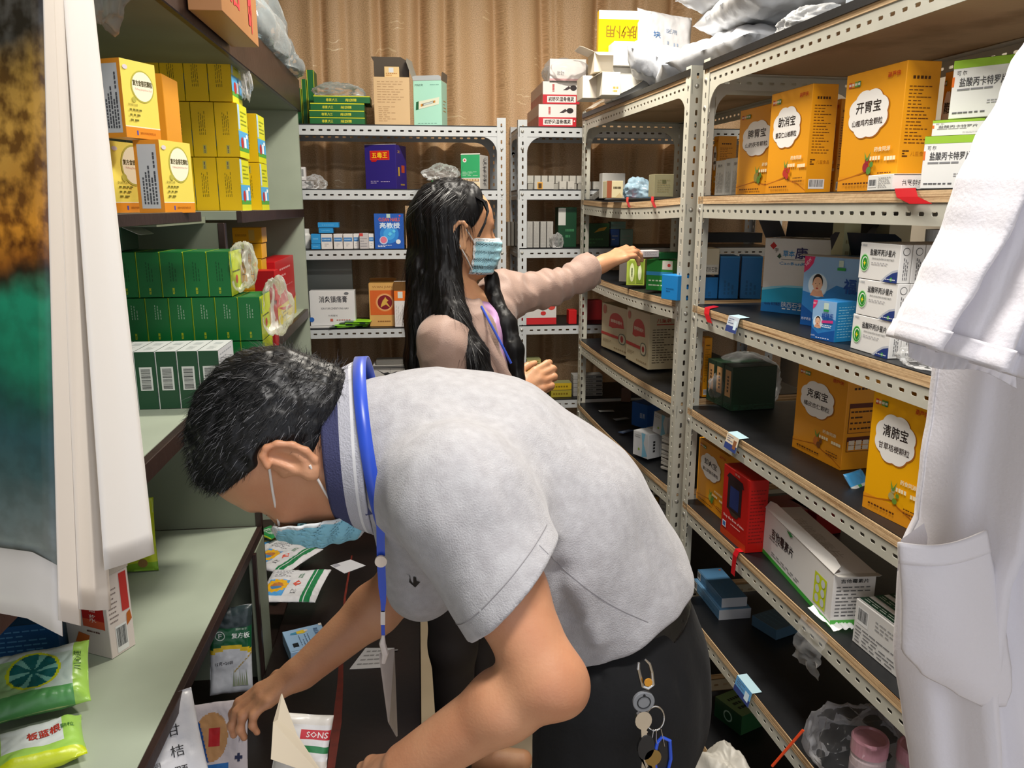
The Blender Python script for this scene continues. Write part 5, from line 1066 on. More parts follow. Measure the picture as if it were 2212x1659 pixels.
def grn(lv):
    def f(C):
        F = C.F; F.text('旺葵', .5, .14, .16*.6, I('#b9c21e'), w=.14, rot=90, bold=.03) if lv != 0 else None
        if lv == 1: F.lines(.35, .52, .7, .86, 3, I('#8fae92'), .3, 4, vert=True, dash=6)
        else: F.lines(.35, .35, .7, .8, 3, I('#0d4a22'), .3, 4, vert=True, dash=6)
        F.rect(0, 0, .02, 1, I('#9ab82a'))
        R = C.R; R.rect(0, 0, 1, 1, P('#c6d61a')); R.disc(.5, .34, .1, I('#c2392a'), ry=.1); R.rect(.05, .6, .14, .95, I('#4a9a7a')); R.lines(.2, .5, .8, .56, 1, I('#4a4a1a'), .6, 3); R.rect(.86, .2, .97, .62, I('#d9b08a')); R.poly([(.5, 0), (1, 0), (1, .2)], I('#3a8a3a'))
        C.T.lines(.2, .1, .8, .5, 4, I('#5a9a6a'), .3, 3)
    return f
g0 = onz(574, 829, zs2); wG = g0[0]-Yp(526, g0[1], zs2)[0]; hG = abs(trow(g0, UZ, 735.5))
for lv, (n, sh) in enumerate(((3, .0), (6, 0), (6, -wG*1.2))):
    for k in range(n):
        B = g0+np.array([-wG*k+sh, 0, hG*lv]); put(B-np.array([wG, 0, 0]), B, grn(lv), 'bright green box in the %s tier, %s' % (('lowest', 'middle', 'top')[lv], 'outermost with its lime side showing' if k == 0 else pos_w[k]+' from the aisle'), '#0e6a30', d=.12, h=hG-.001, group='bright green boxes in three tiers')
for k in range(3):
    c = g0+np.array([-.02, .06, hG*(k+.5)]) + (np.array([-wG*1.2, 0, 0]) if k == 2 else 0)
for k, (c, sz) in enumerate(((g0+np.array([.012-wG*1.2, .07, hG*2.05]), (.05, .16, .11)), (g0+np.array([.022, .07, hG*1.0]), (.06, .16, .13)))):
    crumple('plastic_wrap', ('glinting clear wrap at the end of the top tier of green boxes', 'glinting clear wrap at the end of the lower green tiers')[k], c, sz, mb_, 25+k, .25, cat='plastic wrap')
tg = g0+np.array([-wG*6.4, -.0, hG*3+.001])
o = put(tg+np.array([-.02, 0, 0]), tg+np.array([.035, 0, 0]), lambda C: (C.F.barcode(.05, .15, .5, .8), ), 'dark green box with a torn white flap lying on the top tier', '#17402a', d=.1, h=.05); dx, dy, dz = dims(o); flap(o, dx, dy, dz, 'R', -25, .04, '#d9dbd8')
put(tg+np.array([-.035, -.02, -hG*1.0]), tg+np.array([.012, -.02, -hG*1.0]), None, 'lime yellow box edge beside the calendar, next to the green tiers', '#a9bf12', d=.018, h=hG*.98)
# far compartment
yf = 2.42
for k in range(7):
    B = Yp(567, yf, zs2+.046*k); put(B-np.array([.085, 0, 0]), B, lambda C: (C.F.rect(.55, .15, .75, .85, I('#c9a24a')), C.F.lines(.1, .3, .5, .7, 1, I('#b8800e'), .4, 3)), 'orange slim box in the far compartment pile, %s' % ('lowest', 'second up', 'third up', 'fourth up', 'third down', 'second down', 'topmost')[k], '#e0a012', d=.08, h=.045, group='orange slim boxes in the far compartment')
def redyel(C):
    R = C.R; R.rect(0, 0, 1, .3, P('#d9c51f')); R.poly([(0, .3), (.5, .22), (1, .36), (1, .3), (.6, .16), (.3, .2)], I('#c2141d')); R.lines(.2, .7, .8, .9, 2, I('#e9a0a0'), .3, 3); R.lines(.1, .45, .9, .6, 2, I('#d96a6a'), .3, 3); R.lines(.2, .08, .8, .2, 2, I('#6a5a12'), .35, 3)
B = Xp(603, -.45, zs2); yl = tcol(B, np.array([0, 1., 0]), 641)
put(B-np.array([.07, 0, 0]), B, redyel, 'red and yellow box with its big side to the aisle, in the far compartment', '#c4141c', d=abs(yl), hpy=566, name='carton')
put(Yp(552, 2.2, zs2+hG*1.35), Yp(597, 2.2, zs2+hG*1.35), None, 'red box wrapped in clear film in front of the red and yellow one', '#b8161d', d=.06, h=hG*.85)
put(Yp(552, 2.2, zs2), Yp(597, 2.2, zs2), None, 'red box underneath the film wrapped one', '#a8141a', d=.06, h=hG*1.34)

# on top of the cabinet
CB = P('#a9784e')
mb = MB(); cw = .0
a = onx(417, 60, -.40); b = onx(503, 60, -.40)
C = Carton(.06, b[1]-a[1], .36, CB); C.R.text('三', .22, .9, .12, I('#d8424a'), w=.28, rot=0, bold=.06); C.R.text('号', .3, .68, .13, I('#d8424a'), w=.34, bold=.05); C.R.text('文', .3, .42, .14, I('#d8424a'), w=.3, bold=.05) if False else None
for i, ch in enumerate('药品'): C.R.text(ch, .28, .36-.2*i, .13, I('#dc4048'), w=.34, bold=.05)
for i, ch in enumerate('0755'): C.R.text(ch, .76, .5-.11*i, .1, I('#dc4048'), w=.26, rot=90, bold=.05)
C.place('cardboard_carton', 'brown cardboard carton with red characters hung in front of the cabinet top', 'carton', (-.407+.031, (a[1]+b[1])/2, 2.0))
m_ = film('mask_bag', '#cfe3ea', .35, .15, .7)
mc = onx(590, 90, -.5)
BLM = mat('mask_blue', '#bcd4dd', .6, var=.12, scale=60, bump=.6, bscale=70)
for k in range(16):
    rnd = random.Random(k); p = np.array([-.56+rnd.uniform(-.05, .07), 2.3+.05*k*.9, 2.13+rnd.uniform(0, .09)])
    mm = pouch(.13, .08, .012, lambda u, v: BLM, 80+k, .006, 16); lay(mm, 'folded_mask', 'pale blue folded mask in the bag on the cabinet top, %s from the near end' % ORD[k], 'mask', p, rnd.uniform(-.8, .8), (rnd.uniform(-.5, .5), rnd.uniform(-.5, .5)), 'folded masks in the bag')
for k in range(7):
    p = np.array([-.47-.008*k, 2.22+.012*k, 2.2+.012*k]); mb = MB(); mb.tube([p, p+np.array([.02, .28, .02])], .006, mat('cream_stick', '#e2dccb', .5), 8); tag(mb.build('wooden_spatula'), 'cream wooden stick in the bundle at the near end of the mask bag, %s up' % ('first', 'second', 'third', 'fourth', 'fifth', 'sixth', 'seventh')[k], 'stick', 'cream sticks on the cabinet')
crumple('plastic_bag', 'big clear bag of pale blue masks sagging over the cabinet top edge', np.array([-.52, 2.62, 2.097]), (.26, .85, .34), film('bag_film', '#e4eef2', .16, .12, .9), 30, .3, 46, flat=.45)

crumple('plastic_bag', 'limp end of clear bag drooping over the far end of the cabinet top', np.array([-.44, 2.93, 2.094]), (.12, .34, .15), film('bag_film', '#e4eef2', .16, .12, .9), 31, .35, 36, flat=.35)
# calendar hanging near the camera on the left
def calendar():
    root = empty('wall_calendar', (-.3, .5, 1.6)); tag(root, 'large wall calendar with an autumn lake picture and curling blank sheets at the left edge', 'calendar')
    m = bpy.data.materials.new('autumn_lake_print'); m.use_nodes = True; nt = m.node_tree; bs = nt.nodes['Principled BSDF']; bs.inputs['Roughness'].default_value = .3
    tc = nt.nodes.new('ShaderNodeTexCoord'); sp_ = nt.nodes.new('ShaderNodeSeparateXYZ'); nt.links.new(tc.outputs['UV'], sp_.inputs[0])
    nz = nt.nodes.new('ShaderNodeTexNoise'); nz.inputs['Scale'].default_value = 5; nz.inputs['Detail'].default_value = 3; nt.links.new(tc.outputs['UV'], nz.inputs['Vector'])
    ad = nt.nodes.new('ShaderNodeMath'); ad.operation = 'MULTIPLY_ADD'; ad.inputs[1].default_value = .13; nt.links.new(nz.outputs['Fac'], ad.inputs[0]); nt.links.new(sp_.outputs['Y'], ad.inputs[2])
    cr = nt.nodes.new('ShaderNodeValToRGB'); e = cr.color_ramp.elements; e[0].position = .0; e[0].color = (*s2l('#8a8f8d'), 1); e[1].position = 1; e[1].color = (*s2l('#6f6b66'), 1)
    for p_, c in ((.10, '#7d8784'), (.2, '#3f5f60'), (.27, '#2c5a5e'), (.33, '#17564c'), (.41, '#158a66'), (.49, '#1c9a72'), (.525, '#3a2f1c'), (.545, '#a0601c'), (.6, '#f0a233'), (.66, '#cf9236'), (.74, '#dda94a'), (.82, '#b08a3e'), (.87, '#4f4c45')): x = e.new(p_); x.color = (*s2l(c), 1)
    nt.links.new(ad.outputs[0], cr.inputs['Fac'])
    n2 = nt.nodes.new('ShaderNodeTexNoise'); n2.inputs['Scale'].default_value = 30; n2.inputs['Detail'].default_value = 3; mp_ = nt.nodes.new('ShaderNodeMapping'); mp_.inputs['Scale'].default_value = (.55, 1, 1); nt.links.new(tc.outputs['UV'], mp_.inputs['Vector']); nt.links.new(mp_.outputs[0], n2.inputs['Vector'])
    c2 = nt.nodes.new('ShaderNodeValToRGB'); c2.color_ramp.elements[0].position = .38; c2.color_ramp.elements[1].position = .6; c2.color_ramp.elements[0].color = (.22, .16, .1, 1); c2.color_ramp.elements[1].color = (1, 1, 1, 1); nt.links.new(n2.outputs['Fac'], c2.inputs['Fac'])
    mr = nt.nodes.new('ShaderNodeMapRange'); mr.inputs['From Min'].default_value = .42; mr.inputs['From Max'].default_value = .5; mr.inputs['To Min'].default_value = .25; mr.inputs['To Max'].default_value = .95; nt.links.new(sp_.outputs['Y'], mr.inputs['Value'])
    mx = nt.nodes.new('ShaderNodeMix'); mx.data_type = 'RGBA'; mx.blend_type = 'MULTIPLY'; nt.links.new(mr.outputs[0], mx.inputs['Factor']); nt.links.new(cr.outputs['Color'], mx.inputs['A']); nt.links.new(c2.outputs['Color'], mx.inputs['B']); nt.links.new(mx.outputs['Result'], bs.inputs['Base Color'])
    WH = mat('calendar_paper', '#ddd4c9', .45, var=.015, scale=2)
    WH2 = mat('calendar_paper_back', '#e2ddd6', .4, var=.01, scale=2)
    R0 = np.array([-.3, .5, 1.6])
    def sheet(name, top, bot, m, zt_, nu=10, nv=26, curl=0, par=root, uv=False):
        """top, bot: lists of (x pixel, depth Y) picked along the sheet at its top and foot; the foot also takes a picture row"""
        mb = MB(); vs = []
        for j in range(nv):
            t = j/(nv-1)
            for i in range(nu):
                s = i/(nu-1)*(len(top)-1); k = min(int(s), len(top)-2); f = s-k
                pt = np.array(top[k])*(1-f)+np.array(top[k+1])*f; pbm = np.array(bot[k])*(1-f)+np.array(bot[k+1])*f
                p = pt*(1-t)+pbm*t; p = p+np.array([.006*math.sin(t*math.pi)*curl, 0, 0]); vs.append(tuple(p-R0))
        mb.add(vs, [(j*nu+i, j*nu+i+1, (j+1)*nu+i+1, (j+1)*nu+i) for j in range(nv-1) for i in range(nu-1)], m)
        o = mb.build(name, par, smooth=True)
        if uv:
            ul = o.data.uv_layers.new(name='UVMap')
            for l in o.data.loops: ul.data[l.index].uv = ((l.vertex_index % nu)/(nu-1)*.5, 1-(l.vertex_index//nu)/(nv-1))
        md = o.modifiers.new('s', 'SOLIDIFY'); md.thickness = .0005
        return o
    Yc = .46
    def at(x, y, Y): return ony(x, y, Y)
    sheet('printed_sheet', [at(-140, -260, Yc+.05), at(88, -260, Yc)], [at(-160, 1175, Yc+.05), at(128, 1222, Yc-.002)], m, 0, uv=True)
    sheet('printed_sheet_margin', [at(-160, 1175, Yc+.05), at(-20, 1180, Yc+.02), at(70, 1192, Yc+.005), at(128, 1222, Yc-.002)], [at(-165, 1260, Yc+.05), at(-10, 1322, Yc+.02), at(60, 1335, Yc+.005), at(136, 1374, Yc-.002)], WH2, 0, nv=4)
    sheet('blank_sheet', [at(86, -260, Yc-.004), at(104, -260, Yc+.012)], [at(126, 1340, Yc-.004), at(174, 1352, Yc+.012)], WH, 0)
    sheet('blank_sheet', [at(100, -260, Yc+.010), at(120, -260, Yc+.03), at(136, -260, Yc+.04)], [at(170, 1316, Yc+.010), at(205, 1319, Yc+.03), at(239, 1316, Yc+.04)], WH, 0)
    sheet('blank_sheet', [at(118, -260, Yc+.03), at(150, -260, Yc+.05), at(172, -260, Yc+.06)], [at(225, 1232, Yc+.03), at(290, 1212, Yc+.05), at(333, 1196, Yc+.06)], WH2, 0)
calendar()

# ------------------------------------------------------------------ counter, the gap under it, the desk
def cough(C):
    F = C.F; F.rect(.42, .42, .92, 1, I('#b3241f')); F.rect(.42, .35, .92, .45, I('#cf5a3a'))
    for i, ch in enumerate('止咳糖浆'): F.text(ch, .66, .86-.13*i, .1, I('#f0d9cf'), w=.16)
    F.poly([(.2, .12), (.5, .14), (.55, .24), (.3, .26)], I('#cf6a2e')); F.lines(.5, .28, .8, .32, 1, I('#6a4a42'), .5, 2)
    R = C.R; R.lines(.08, .4, .45, .85, 8, I('#8a7a76'), .3, 4); R.barcode(.25, .03, .72, .36); R.rect(.6, .5, .9, .97, I('#c23a34')); R.poly([(.72, .3), (.95, .36), (.9, .48), (.75, .45)], I('#b8601f'))
A_, B_ = onz(148, 1400, zk), onz(243, 1425, zk)
o = put(A_, B_, cough, 'white and red syrup carton with open top on the green counter', '#e3d6cf', rpx=295, hpy=1250, hat='B', name='carton'); dx, dy, dz = dims(o); flap(o, dx, dy, dz, 'R', 80, .03, '#cfc3b9')
put(onz(-60, 1440, zk), onz(133, 1418, zk), lambda C: C.F.lines(.3, .1, .9, .9, 6, I('#4f86b5'), .3, 3), 'blue carton under the calendar foot on the counter', '#154a7e', d=.1, h=.07, name='carton')
def limeb(u, v):
    return soft('#b9c81c') if v > .12 else soft('#7fae2a')
m_ = pouch(.1, .17, .02, limeb, 90, .004, 24, lambda F_: [F_.text(ch, .8, .85-.13*i, .06, I('#2f5a1e'), w=.14) for i, ch in enumerate('茵栀黄颗粒')]+[F_.disc(.7, .12, .1, I('#8a6a3a'))])
lay(m_, 'foil_packet', 'lime and yellow foil packet standing behind the calendar sheets', 'packet', onz(300, 1238, zk)+np.array([-.01, .02, .085]), .1, (1.45, 0))
def fu(u, v):
    a, b = u-.48, v-.55; r = math.hypot(a/.26, b/.3)
    if r < .88: return soft('#12686a') if (math.atan2(b, a)*3) % 3.1 > .9 or r < .15 else soft('#7fc0b4')
    if r < 1: return soft('#d2dc1c')
    if u > .86: return soft('#a6d65a')
    if u < .16: return soft('#b9cf8a')
    if v > .78: return soft('#d6dfe0')
    if v < .22: return soft('#58a05a')
    return soft('#a3c98d') if u < .5 else soft('#c3d6cd')
def fudeco(F_):
    F_.text('Fulang Chuanxin', .1, .45, .07, I('#3f6a3a'), w=.6, rot=90); F_.text('川心莲', .9, .6, .07, I('#2f5a2a'), w=.3, rot=90)
c = onz(105, 1520, zk); m_ = pouch(.155, .13, .035, fu, 91, .006, 70, fudeco, .08)
lay(m_, 'foil_packet', 'pale green foil bag with a round teal leaf emblem on the near counter', 'packet', c+np.array([-.012, .0, .03]), .35, (.35, .0), 'green foil bags on the counter')
def fu2(u, v): return soft('#d9e2e0') if .15 < u < .8 and v > .3 else (soft('#c9d81c') if v < .15 or u < .15 else soft('#a0cf5a'))
m_ = pouch(.13, .1, .03, fu2, 92, .006, 30, lambda F_: (F_.text('板蓝根', .6, .6, .18, I('#b3382a'), w=.35, bold=.05), F_.text('颗粒', .85, .6, .12, I('#2f6a2a'), w=.14)), .08)
lay(m_, 'foil_packet', 'green and white foil bag lying nearest the camera under the emblem bag', 'packet', onz(80, 1640, zk)+np.array([0, 0, .004]), .45, (0.05, 0), 'green foil bags on the counter')
# things standing in the gap under the counter
def fbag(u, v):
    if v > .78: return soft('#2c3a3c')
    e = .47+.05*math.sin(u*3.0)
    if v > e+.05: return soft('#0f5a34')
    if v > e: return soft('#d9b81c')
    return soft('#c9ccd2')
def fbd(F_):
    F_.disc(.25, .68, .12, I('#dfe6df'), inner=.85); F_.text('F', .25, .68, .05, I('#dfe6df'), w=.08, bold=.05); F_.text('复方板', .74, .68, .065, I('#e9eee9'), w=.42, bold=.03); F_.text('国药准字', .76, .755, .025, I('#c9d6c9'), w=.26)
    F_.text('15克×20袋', .35, .37, .045, I('#3c3c42'), w=.42); F_.text('GRANULES', .78, .36, .03, I('#b8960e'), w=.3, rot=50, bold=.1)
    for i in range(7): F_.poly([(.55+.05*i, .1), (.57+.05*i, .3-.02*(i % 3)), (.6+.05*i, .1)], I('#8f9384' if i % 2 else '#7f8a6f'))
pbg = onx(500, 1400, -.455)
m_ = pouch(.095, .21, .02, fbag, 93, .004, 44, fbd, .05)
lay(m_, 'foil_packet', 'tall green and white foil packet standing in the gap under the counter', 'packet', pbg+np.array([0, 0, .0]), .12, (1.42, 0.05))
mb = MB(); zb0 = pbg[2]-.115
def circ(u, v):
    a, b = u-.42, v-.55
    if a*a/.075+b*b/.1 < 1: return soft('#b3242a') if abs(a-.05) < .09 and abs(b) < .12 else (soft('#b88a5c') if a+b*.3 > -.12 else soft('#1f4a8a'))
    if v < .2 and u < .7: return soft('#2a6ab0')
    return soft('#c4bcc2')
m_ = pouch(.125, .15, .01, circ, 94, .002, 60, lambda F_: (F_.disc(.82, .82, .1, I('#3a4a8a')), F_.poly([(.84, .2), (.88, .2), (.88, .3), (.84, .3)], I('#2a3050')), F_.poly([(.8, .23), (.92, .23), (.92, .27), (.8, .27)], I('#2a3050')), F_.lines(.85, .45, .95, .7, 2, I('#8a7a82'), .3, 3, vert=True)))
lay(m_, 'plaster_packet', 'grey plaster packet with a round skin and red patch picture, under the foil packet', 'packet', onx(468, 1600, -.43)+np.array([.0, 0, 0]), .1, (.9, 0))
m_ = pouch(.11, .17, .012, lambda u, v: soft('#d3d3d8'), 95, .004, 30, lambda F_: [F_.text(ch, .62, .86-.2*i, .11, I('#26262a'), w=.2) for i, ch in enumerate('麦甘桔颗')]+[F_.text(ch, .3, .75-.12*i, .05, I('#4a4a50'), w=.1) for i, ch in enumerate('清热滋阴')])
lay(m_, 'plaster_packet', 'white packet with large black brush characters, low at the counter edge', 'packet', onx(375, 1620, -.425)+np.array([-.01, .0, 0]), .5, (.95, 0))
# desk goods
zd = .5005
def sunf(u, v):
    if .74 < u < .78 or .80 < u < .9 or .91 < u < .925: return soft('#1d7a46')
    if .06 < u < .42 and .12 < v < .62:
        a, b = u-.24, v-.42; r = math.hypot(a*1.05, b)
        if r < .11: return soft('#b8743a') if b > -.02 else soft('#4a7fb0')
        if r < .2+.015*math.sin(math.atan2(b, a)*14): return soft('#e2ac1c')
        return soft('#4f9ad6')
    return soft('#d6d6d9')
def sund(F_): F_.lines(.1, .7, .4, .92, 4, I('#8a8a90'), .3, 4, vert=False); F_.text('板蓝', .57, .75, .14, I('#3a7a52'), w=.08); F_.poly([(.5, .5), (.57, .6), (.64, .5), (.57, .4)], I('#cf5a4a')); F_.text('仁山', .57, .25, .14, I('#3a3a40'), w=.09)
for k, (x, y, yw, zz) in enumerate(((612, 1172, -.62, 0), (612, 1215, -.5, .012), (636, 1290, -.12, .03))):
    m_ = pouch(.175, .2, .014, sunf, 100+k, .004, 60, sund, .05)
    lay(m_, 'foil_packet', ('white packet with green stripes lying farthest up the desk', 'white packet with a sunflower picture lying between two others', 'white packet with a sunflower picture and red diamond nearest the blue box')[k], 'packet', onz(x, y, zd+zz)+np.array([0, 0, zz]), yw, (.0, 0), 'white striped packets on the desk')
m_ = pouch(.1, .08, .008, lambda u, v: soft('#1f8a46') if v > .06 else soft('#b9d13a'), 104, .003, 24, lambda F_: F_.text('板蓝', .5, .5, .5, I('#cfe6d4'), w=.6))
lay(m_, 'foil_packet', 'green packet corner with white characters at the top of the packet heap', 'packet', onz(585, 1152, zd+.03), -.7, (0, 0))
pt_, qd = onz(629, 1437, zd), onz(717, 1415, zd)
def babyblue(C):
    T = C.T; T.rect(.12, .18, .26, .36, I('#1e2226')); T.lines(.3, .2, .6, .7, 4, I('#5a6f8a'), .3, 3, vert=True); T.text('小儿氨酚黄那敏', .8, .5, .12, I('#3f5f8a'), w=.7, rot=90); T.poly([(.25, .75), (.5, .72), (.6, .8), (.5, .88), (.3, .85)], I('#e0c23a')); T.poly([(.15, .76), (.32, .73), (.32, .84), (.18, .83)], I('#4a8fb0')); T.disc(.56, .82, .05, I('#e6d2c0')); T.disc(.62, .25, .04, I('#d9a04a')); T.rect(.92, .9, 1, 1, I('#e9e2da'))
    C.F.rect(.2, .1, 1, .75, P('#d3d6dc')); C.F.rect(.2, .75, 1, .95, I('#86c13a'))
put(pt_, qd, babyblue, 'pale blue children\'s medicine box lying on the dark desk', '#9dbfdf', d=.115, h=.035)
def leaf(label, pts, z, m, deco=None):
    q = [onz(x, y, z) for x, y in pts]; mb = MB(); k = len(q)
    mb.add(q+[p+UZ*.0008 for p in q], [tuple(range(k)), tuple(range(k, 2*k))]+[(i, (i+1) % k, k+(i+1) % k, k+i) for i in range(k)], m); a, b, d_ = q[3], q[2], q[0]
    ux = (b-a); w = np.linalg.norm(ux); uy = d_-a; h = np.linalg.norm(uy)
    if deco: F_ = Face(mb, a+UZ*.001, ux/w, uy/h, w, h); F_.n = UZ*(1 if F_.n[2] > 0 else -1)*1.0; F_.n = UZ; deco(F_)
    return tag(mb.build('paper_slip'), label, 'paper')
leaf('small white card lying alone on the black desk', [(713, 1222), (757, 1209), (790, 1222), (744, 1239)], zd, P('#cdcdd2'), lambda F_: F_.rect(.05, .7, .3, .95, I('#9a9aa4')))
leaf('white leaflet with fine print on the desk under the hanging badge', [(790, 1400), (852, 1400), (848, 1441), (755, 1446)], zd, P('#c9c6c4'), lambda F_: F_.lines(.1, .1, .9, .9, 4, I('#8f8c8a'), .3, 3))
mb = MB(); mb.lathe([(.001, 0), (.07, 0), (.09, .006), (.06, .016), (.02, .019), (.001, .019)], mat('dark_stone', '#2f302c', .7, bump=.3), 28); o = mb.build('dark_lid', None, onz(672, 1140, zd)); tag(o, 'dull dark oval lid on the black desk below the blue mask', 'lid')
# ------------------------------------------------------------------ bodies: smooth distance fields turned into one closed surface
def vlen(a): return np.sqrt((a*a).sum(-1))
def smin(a, b, k):
    if k <= 0: return np.minimum(a, b)
    h = np.clip(.5+.5*(b-a)/k, 0, 1); return b*(1-h)+a*h-k*h*(1-h)
def smax(a, b, k): return -smin(-a, -b, k)
def cone(p, a, b, ra, rb, L=None, s=1.0):
    """tapered limb from a to b; L, s: flatter (s>1 wider) along the direction L"""
    a = np.asarray(a); ba = np.asarray(b)-a; pa = p-a
    if L is not None:
        L = np.asarray(L); f = (1-1/s); pa = pa-np.outer(pa@L, L)*f; ba = ba-L*(ba@L)*f
    t = np.clip(pa@ba/(ba@ba+1e-12), 0, 1)
    return vlen(pa-t[:, None]*ba)-(ra+(rb-ra)*t)
def ell(p, c, r, M=None):
    q = p-np.asarray(c)
    if M is not None: q = q@M
    r = np.asarray(r); k0 = vlen(q/r); k1 = vlen(q/(r*r)); return k0*(k0-1)/np.maximum(k1, 1e-9)
def chain(p, pts, rs, k=.02, L=None, ss=None):
    d = None
    for i in range(len(pts)-1):
        s = 1 if ss is None else (ss[i]+ss[i+1])/2
        e = cone(p, pts[i], pts[i+1], rs[i], rs[i+1], L if ss is not None else None, s); d = e if d is None else smin(d, e, k)
    return d
def hsh(i, j, k):
    n = (i*73856093) ^ (j*19349663) ^ (k*83492791); n = (n ^ (n >> 13))*1274126177 & 0x7fffffff; return (n % 10007)/10007.0
def vnoise(p, f=1.0, seed=0):
    p = p*f+seed*17.31; i = np.floor(p).astype(np.int64); t = p-i; t = t*t*(3-2*t); r = 0
    for a in (0, 1):
        for b in (0, 1):
            for c in (0, 1):
                w = (t[:, 0] if a else 1-t[:, 0])*(t[:, 1] if b else 1-t[:, 1])*(t[:, 2] if c else 1-t[:, 2]); r = r+w*hsh(i[:, 0]+a, i[:, 1]+b, i[:, 2]+c)
    return r-.5
def nets(fn, lo, hi, h, name, mats, parent=None, matfn=None, smooth=True, proj_steps=1):
    lo = np.array(lo, float); hi = np.array(hi, float); B = 10; n = np.ceil((hi-lo)/h/B).astype(int)
    g = np.stack(np.meshgrid(*[np.arange(k) for k in n], indexing='ij'), -1).reshape(-1, 3)
    def ev(P_):
        out = np.empty(len(P_))
        for s in range(0, len(P_), 300000): out[s:s+300000] = fn(P_[s:s+300000])
        return out
    dc = ev(lo+(g*B+B/2)*h); g = g[np.abs(dc) < B*h*.87*1.15+.006]
    o = np.stack(np.meshgrid(*[np.arange(B+1)]*3, indexing='ij'), -1).reshape(-1, 3)
    pts = (g[:, None, :]*B+o[None]).reshape(-1, 3); D = ev(lo+pts*h).reshape(-1, B+1, B+1, B+1)
    N = n*B+2
    def key(c): return (c[..., 0]*N[1]+c[..., 1])*N[2]+c[..., 2]
    sg = D < 0
    cs = np.zeros((len(g), B, B, B), int)
    for a in (0, 1):
        for b in (0, 1):
            for c in (0, 1): cs += sg[:, a:B+a, b:B+b, c:B+c]
    bi, ci, cj, ck = np.nonzero((cs > 0) & (cs < 8))
    acc = np.zeros((len(bi), 3)); cnt = np.zeros(len(bi))
    for ax in range(3):
        for a in (0, 1):
            for b in (0, 1):
                off = [0, 0, 0]; o1 = [k for k in range(3) if k != ax]; off[o1[0]] = a; off[o1[1]] = b; off2 = list(off); off2[ax] = 1
                d0 = D[bi, ci+off[0], cj+off[1], ck+off[2]]; d1 = D[bi, ci+off2[0], cj+off2[1], ck+off2[2]]
                m = (d0 < 0) != (d1 < 0); t = np.where(m, d0/np.where(m, d0-d1, 1), 0)
                q = np.array(off, float)[None].repeat(len(bi), 0); q[:, ax] += t; acc += q*m[:, None]; cnt += m
    cell = np.stack([ci, cj, ck], 1)+g[bi]*B; V_ = lo+(cell+acc/cnt[:, None])*h
    kk = key(cell); od = np.argsort(kk); ks = kk[od]
    def find(c):
        k = key(c); i = np.searchsorted(ks, k); i = np.minimum(i, len(ks)-1); ok = (ks[i] == k) & (c >= 0).all(1); return np.where(ok, od[i], -1)
    F_ = []
    for ax in range(3):
        sl0 = [slice(0, B)]*3; sl1 = [slice(0, B)]*3; sl1[ax] = slice(1, B+1)
        s0 = sg[(slice(None), *sl0)]; s1 = sg[(slice(None), *sl1)]; b_, i_, j_, k_ = np.nonzero(s0 != s1)
        inside = s0[b_, i_, j_, k_]; c = np.stack([i_, j_, k_], 1)+g[b_]*B; u, v = [(1, 2), (2, 0), (0, 1)][ax]
        e1 = np.zeros(3, int); e1[u] = 1; e2 = np.zeros(3, int); e2[v] = 1
        q = np.stack([find(c-e1-e2), find(c-e2), find(c), find(c-e1)], 1); ok = (q >= 0).all(1); q = q[ok]; ins = inside[ok]
        q[~ins] = q[~ins][:, ::-1]; F_.append(q)
    F_ = np.concatenate(F_)
    for _ in range(proj_steps):
        e = h*.5; d0 = ev(V_); G = np.stack([ev(V_+np.array(x)*e)-d0 for x in ((1, 0, 0), (0, 1, 0), (0, 0, 1))], 1)/e; gl = vlen(G)
        st = np.clip(d0/np.maximum(gl, .2), -h, h)/np.maximum(gl, 1e-6); V_ = V_-G*st[:, None]*.8
    me = bpy.data.meshes.new(name); me.vertices.add(len(V_)); me.vertices.foreach_set('co', V_.ravel())
    me.loops.add(len(F_)*4); me.loops.foreach_set('vertex_index', F_.ravel().astype(np.int32)); me.polygons.add(len(F_))
    me.polygons.foreach_set('loop_start', np.arange(0, len(F_)*4, 4, dtype=np.int32))
    mats = mats if isinstance(mats, (list, tuple)) else [mats]
    for m in mats: me.materials.append(m)
    if matfn is not None: me.polygons.foreach_set('material_index', matfn(V_[F_].mean(1)).astype(np.int32))
    me.polygons.foreach_set('use_smooth', [smooth]*len(F_)); me.update(); me.validate()
    o = bpy.data.objects.new(name, me); S.collection.objects.link(o)
    if parent: o.parent = parent
    return o
def depth(p): return (np.asarray(p)-CO)@CF
def J(px, py, Y): return ony(px, py, Y)
def JR(px, py, Y, rpx): p = J(px, py, Y); return p, rpx*depth(p)/F_
def jchain(L_):
    q = [JR(*a) for a in L_]; return [a for a, b in q], [b for a, b in q]
def unit(v): v = np.asarray(v, float); return v/np.linalg.norm(v)

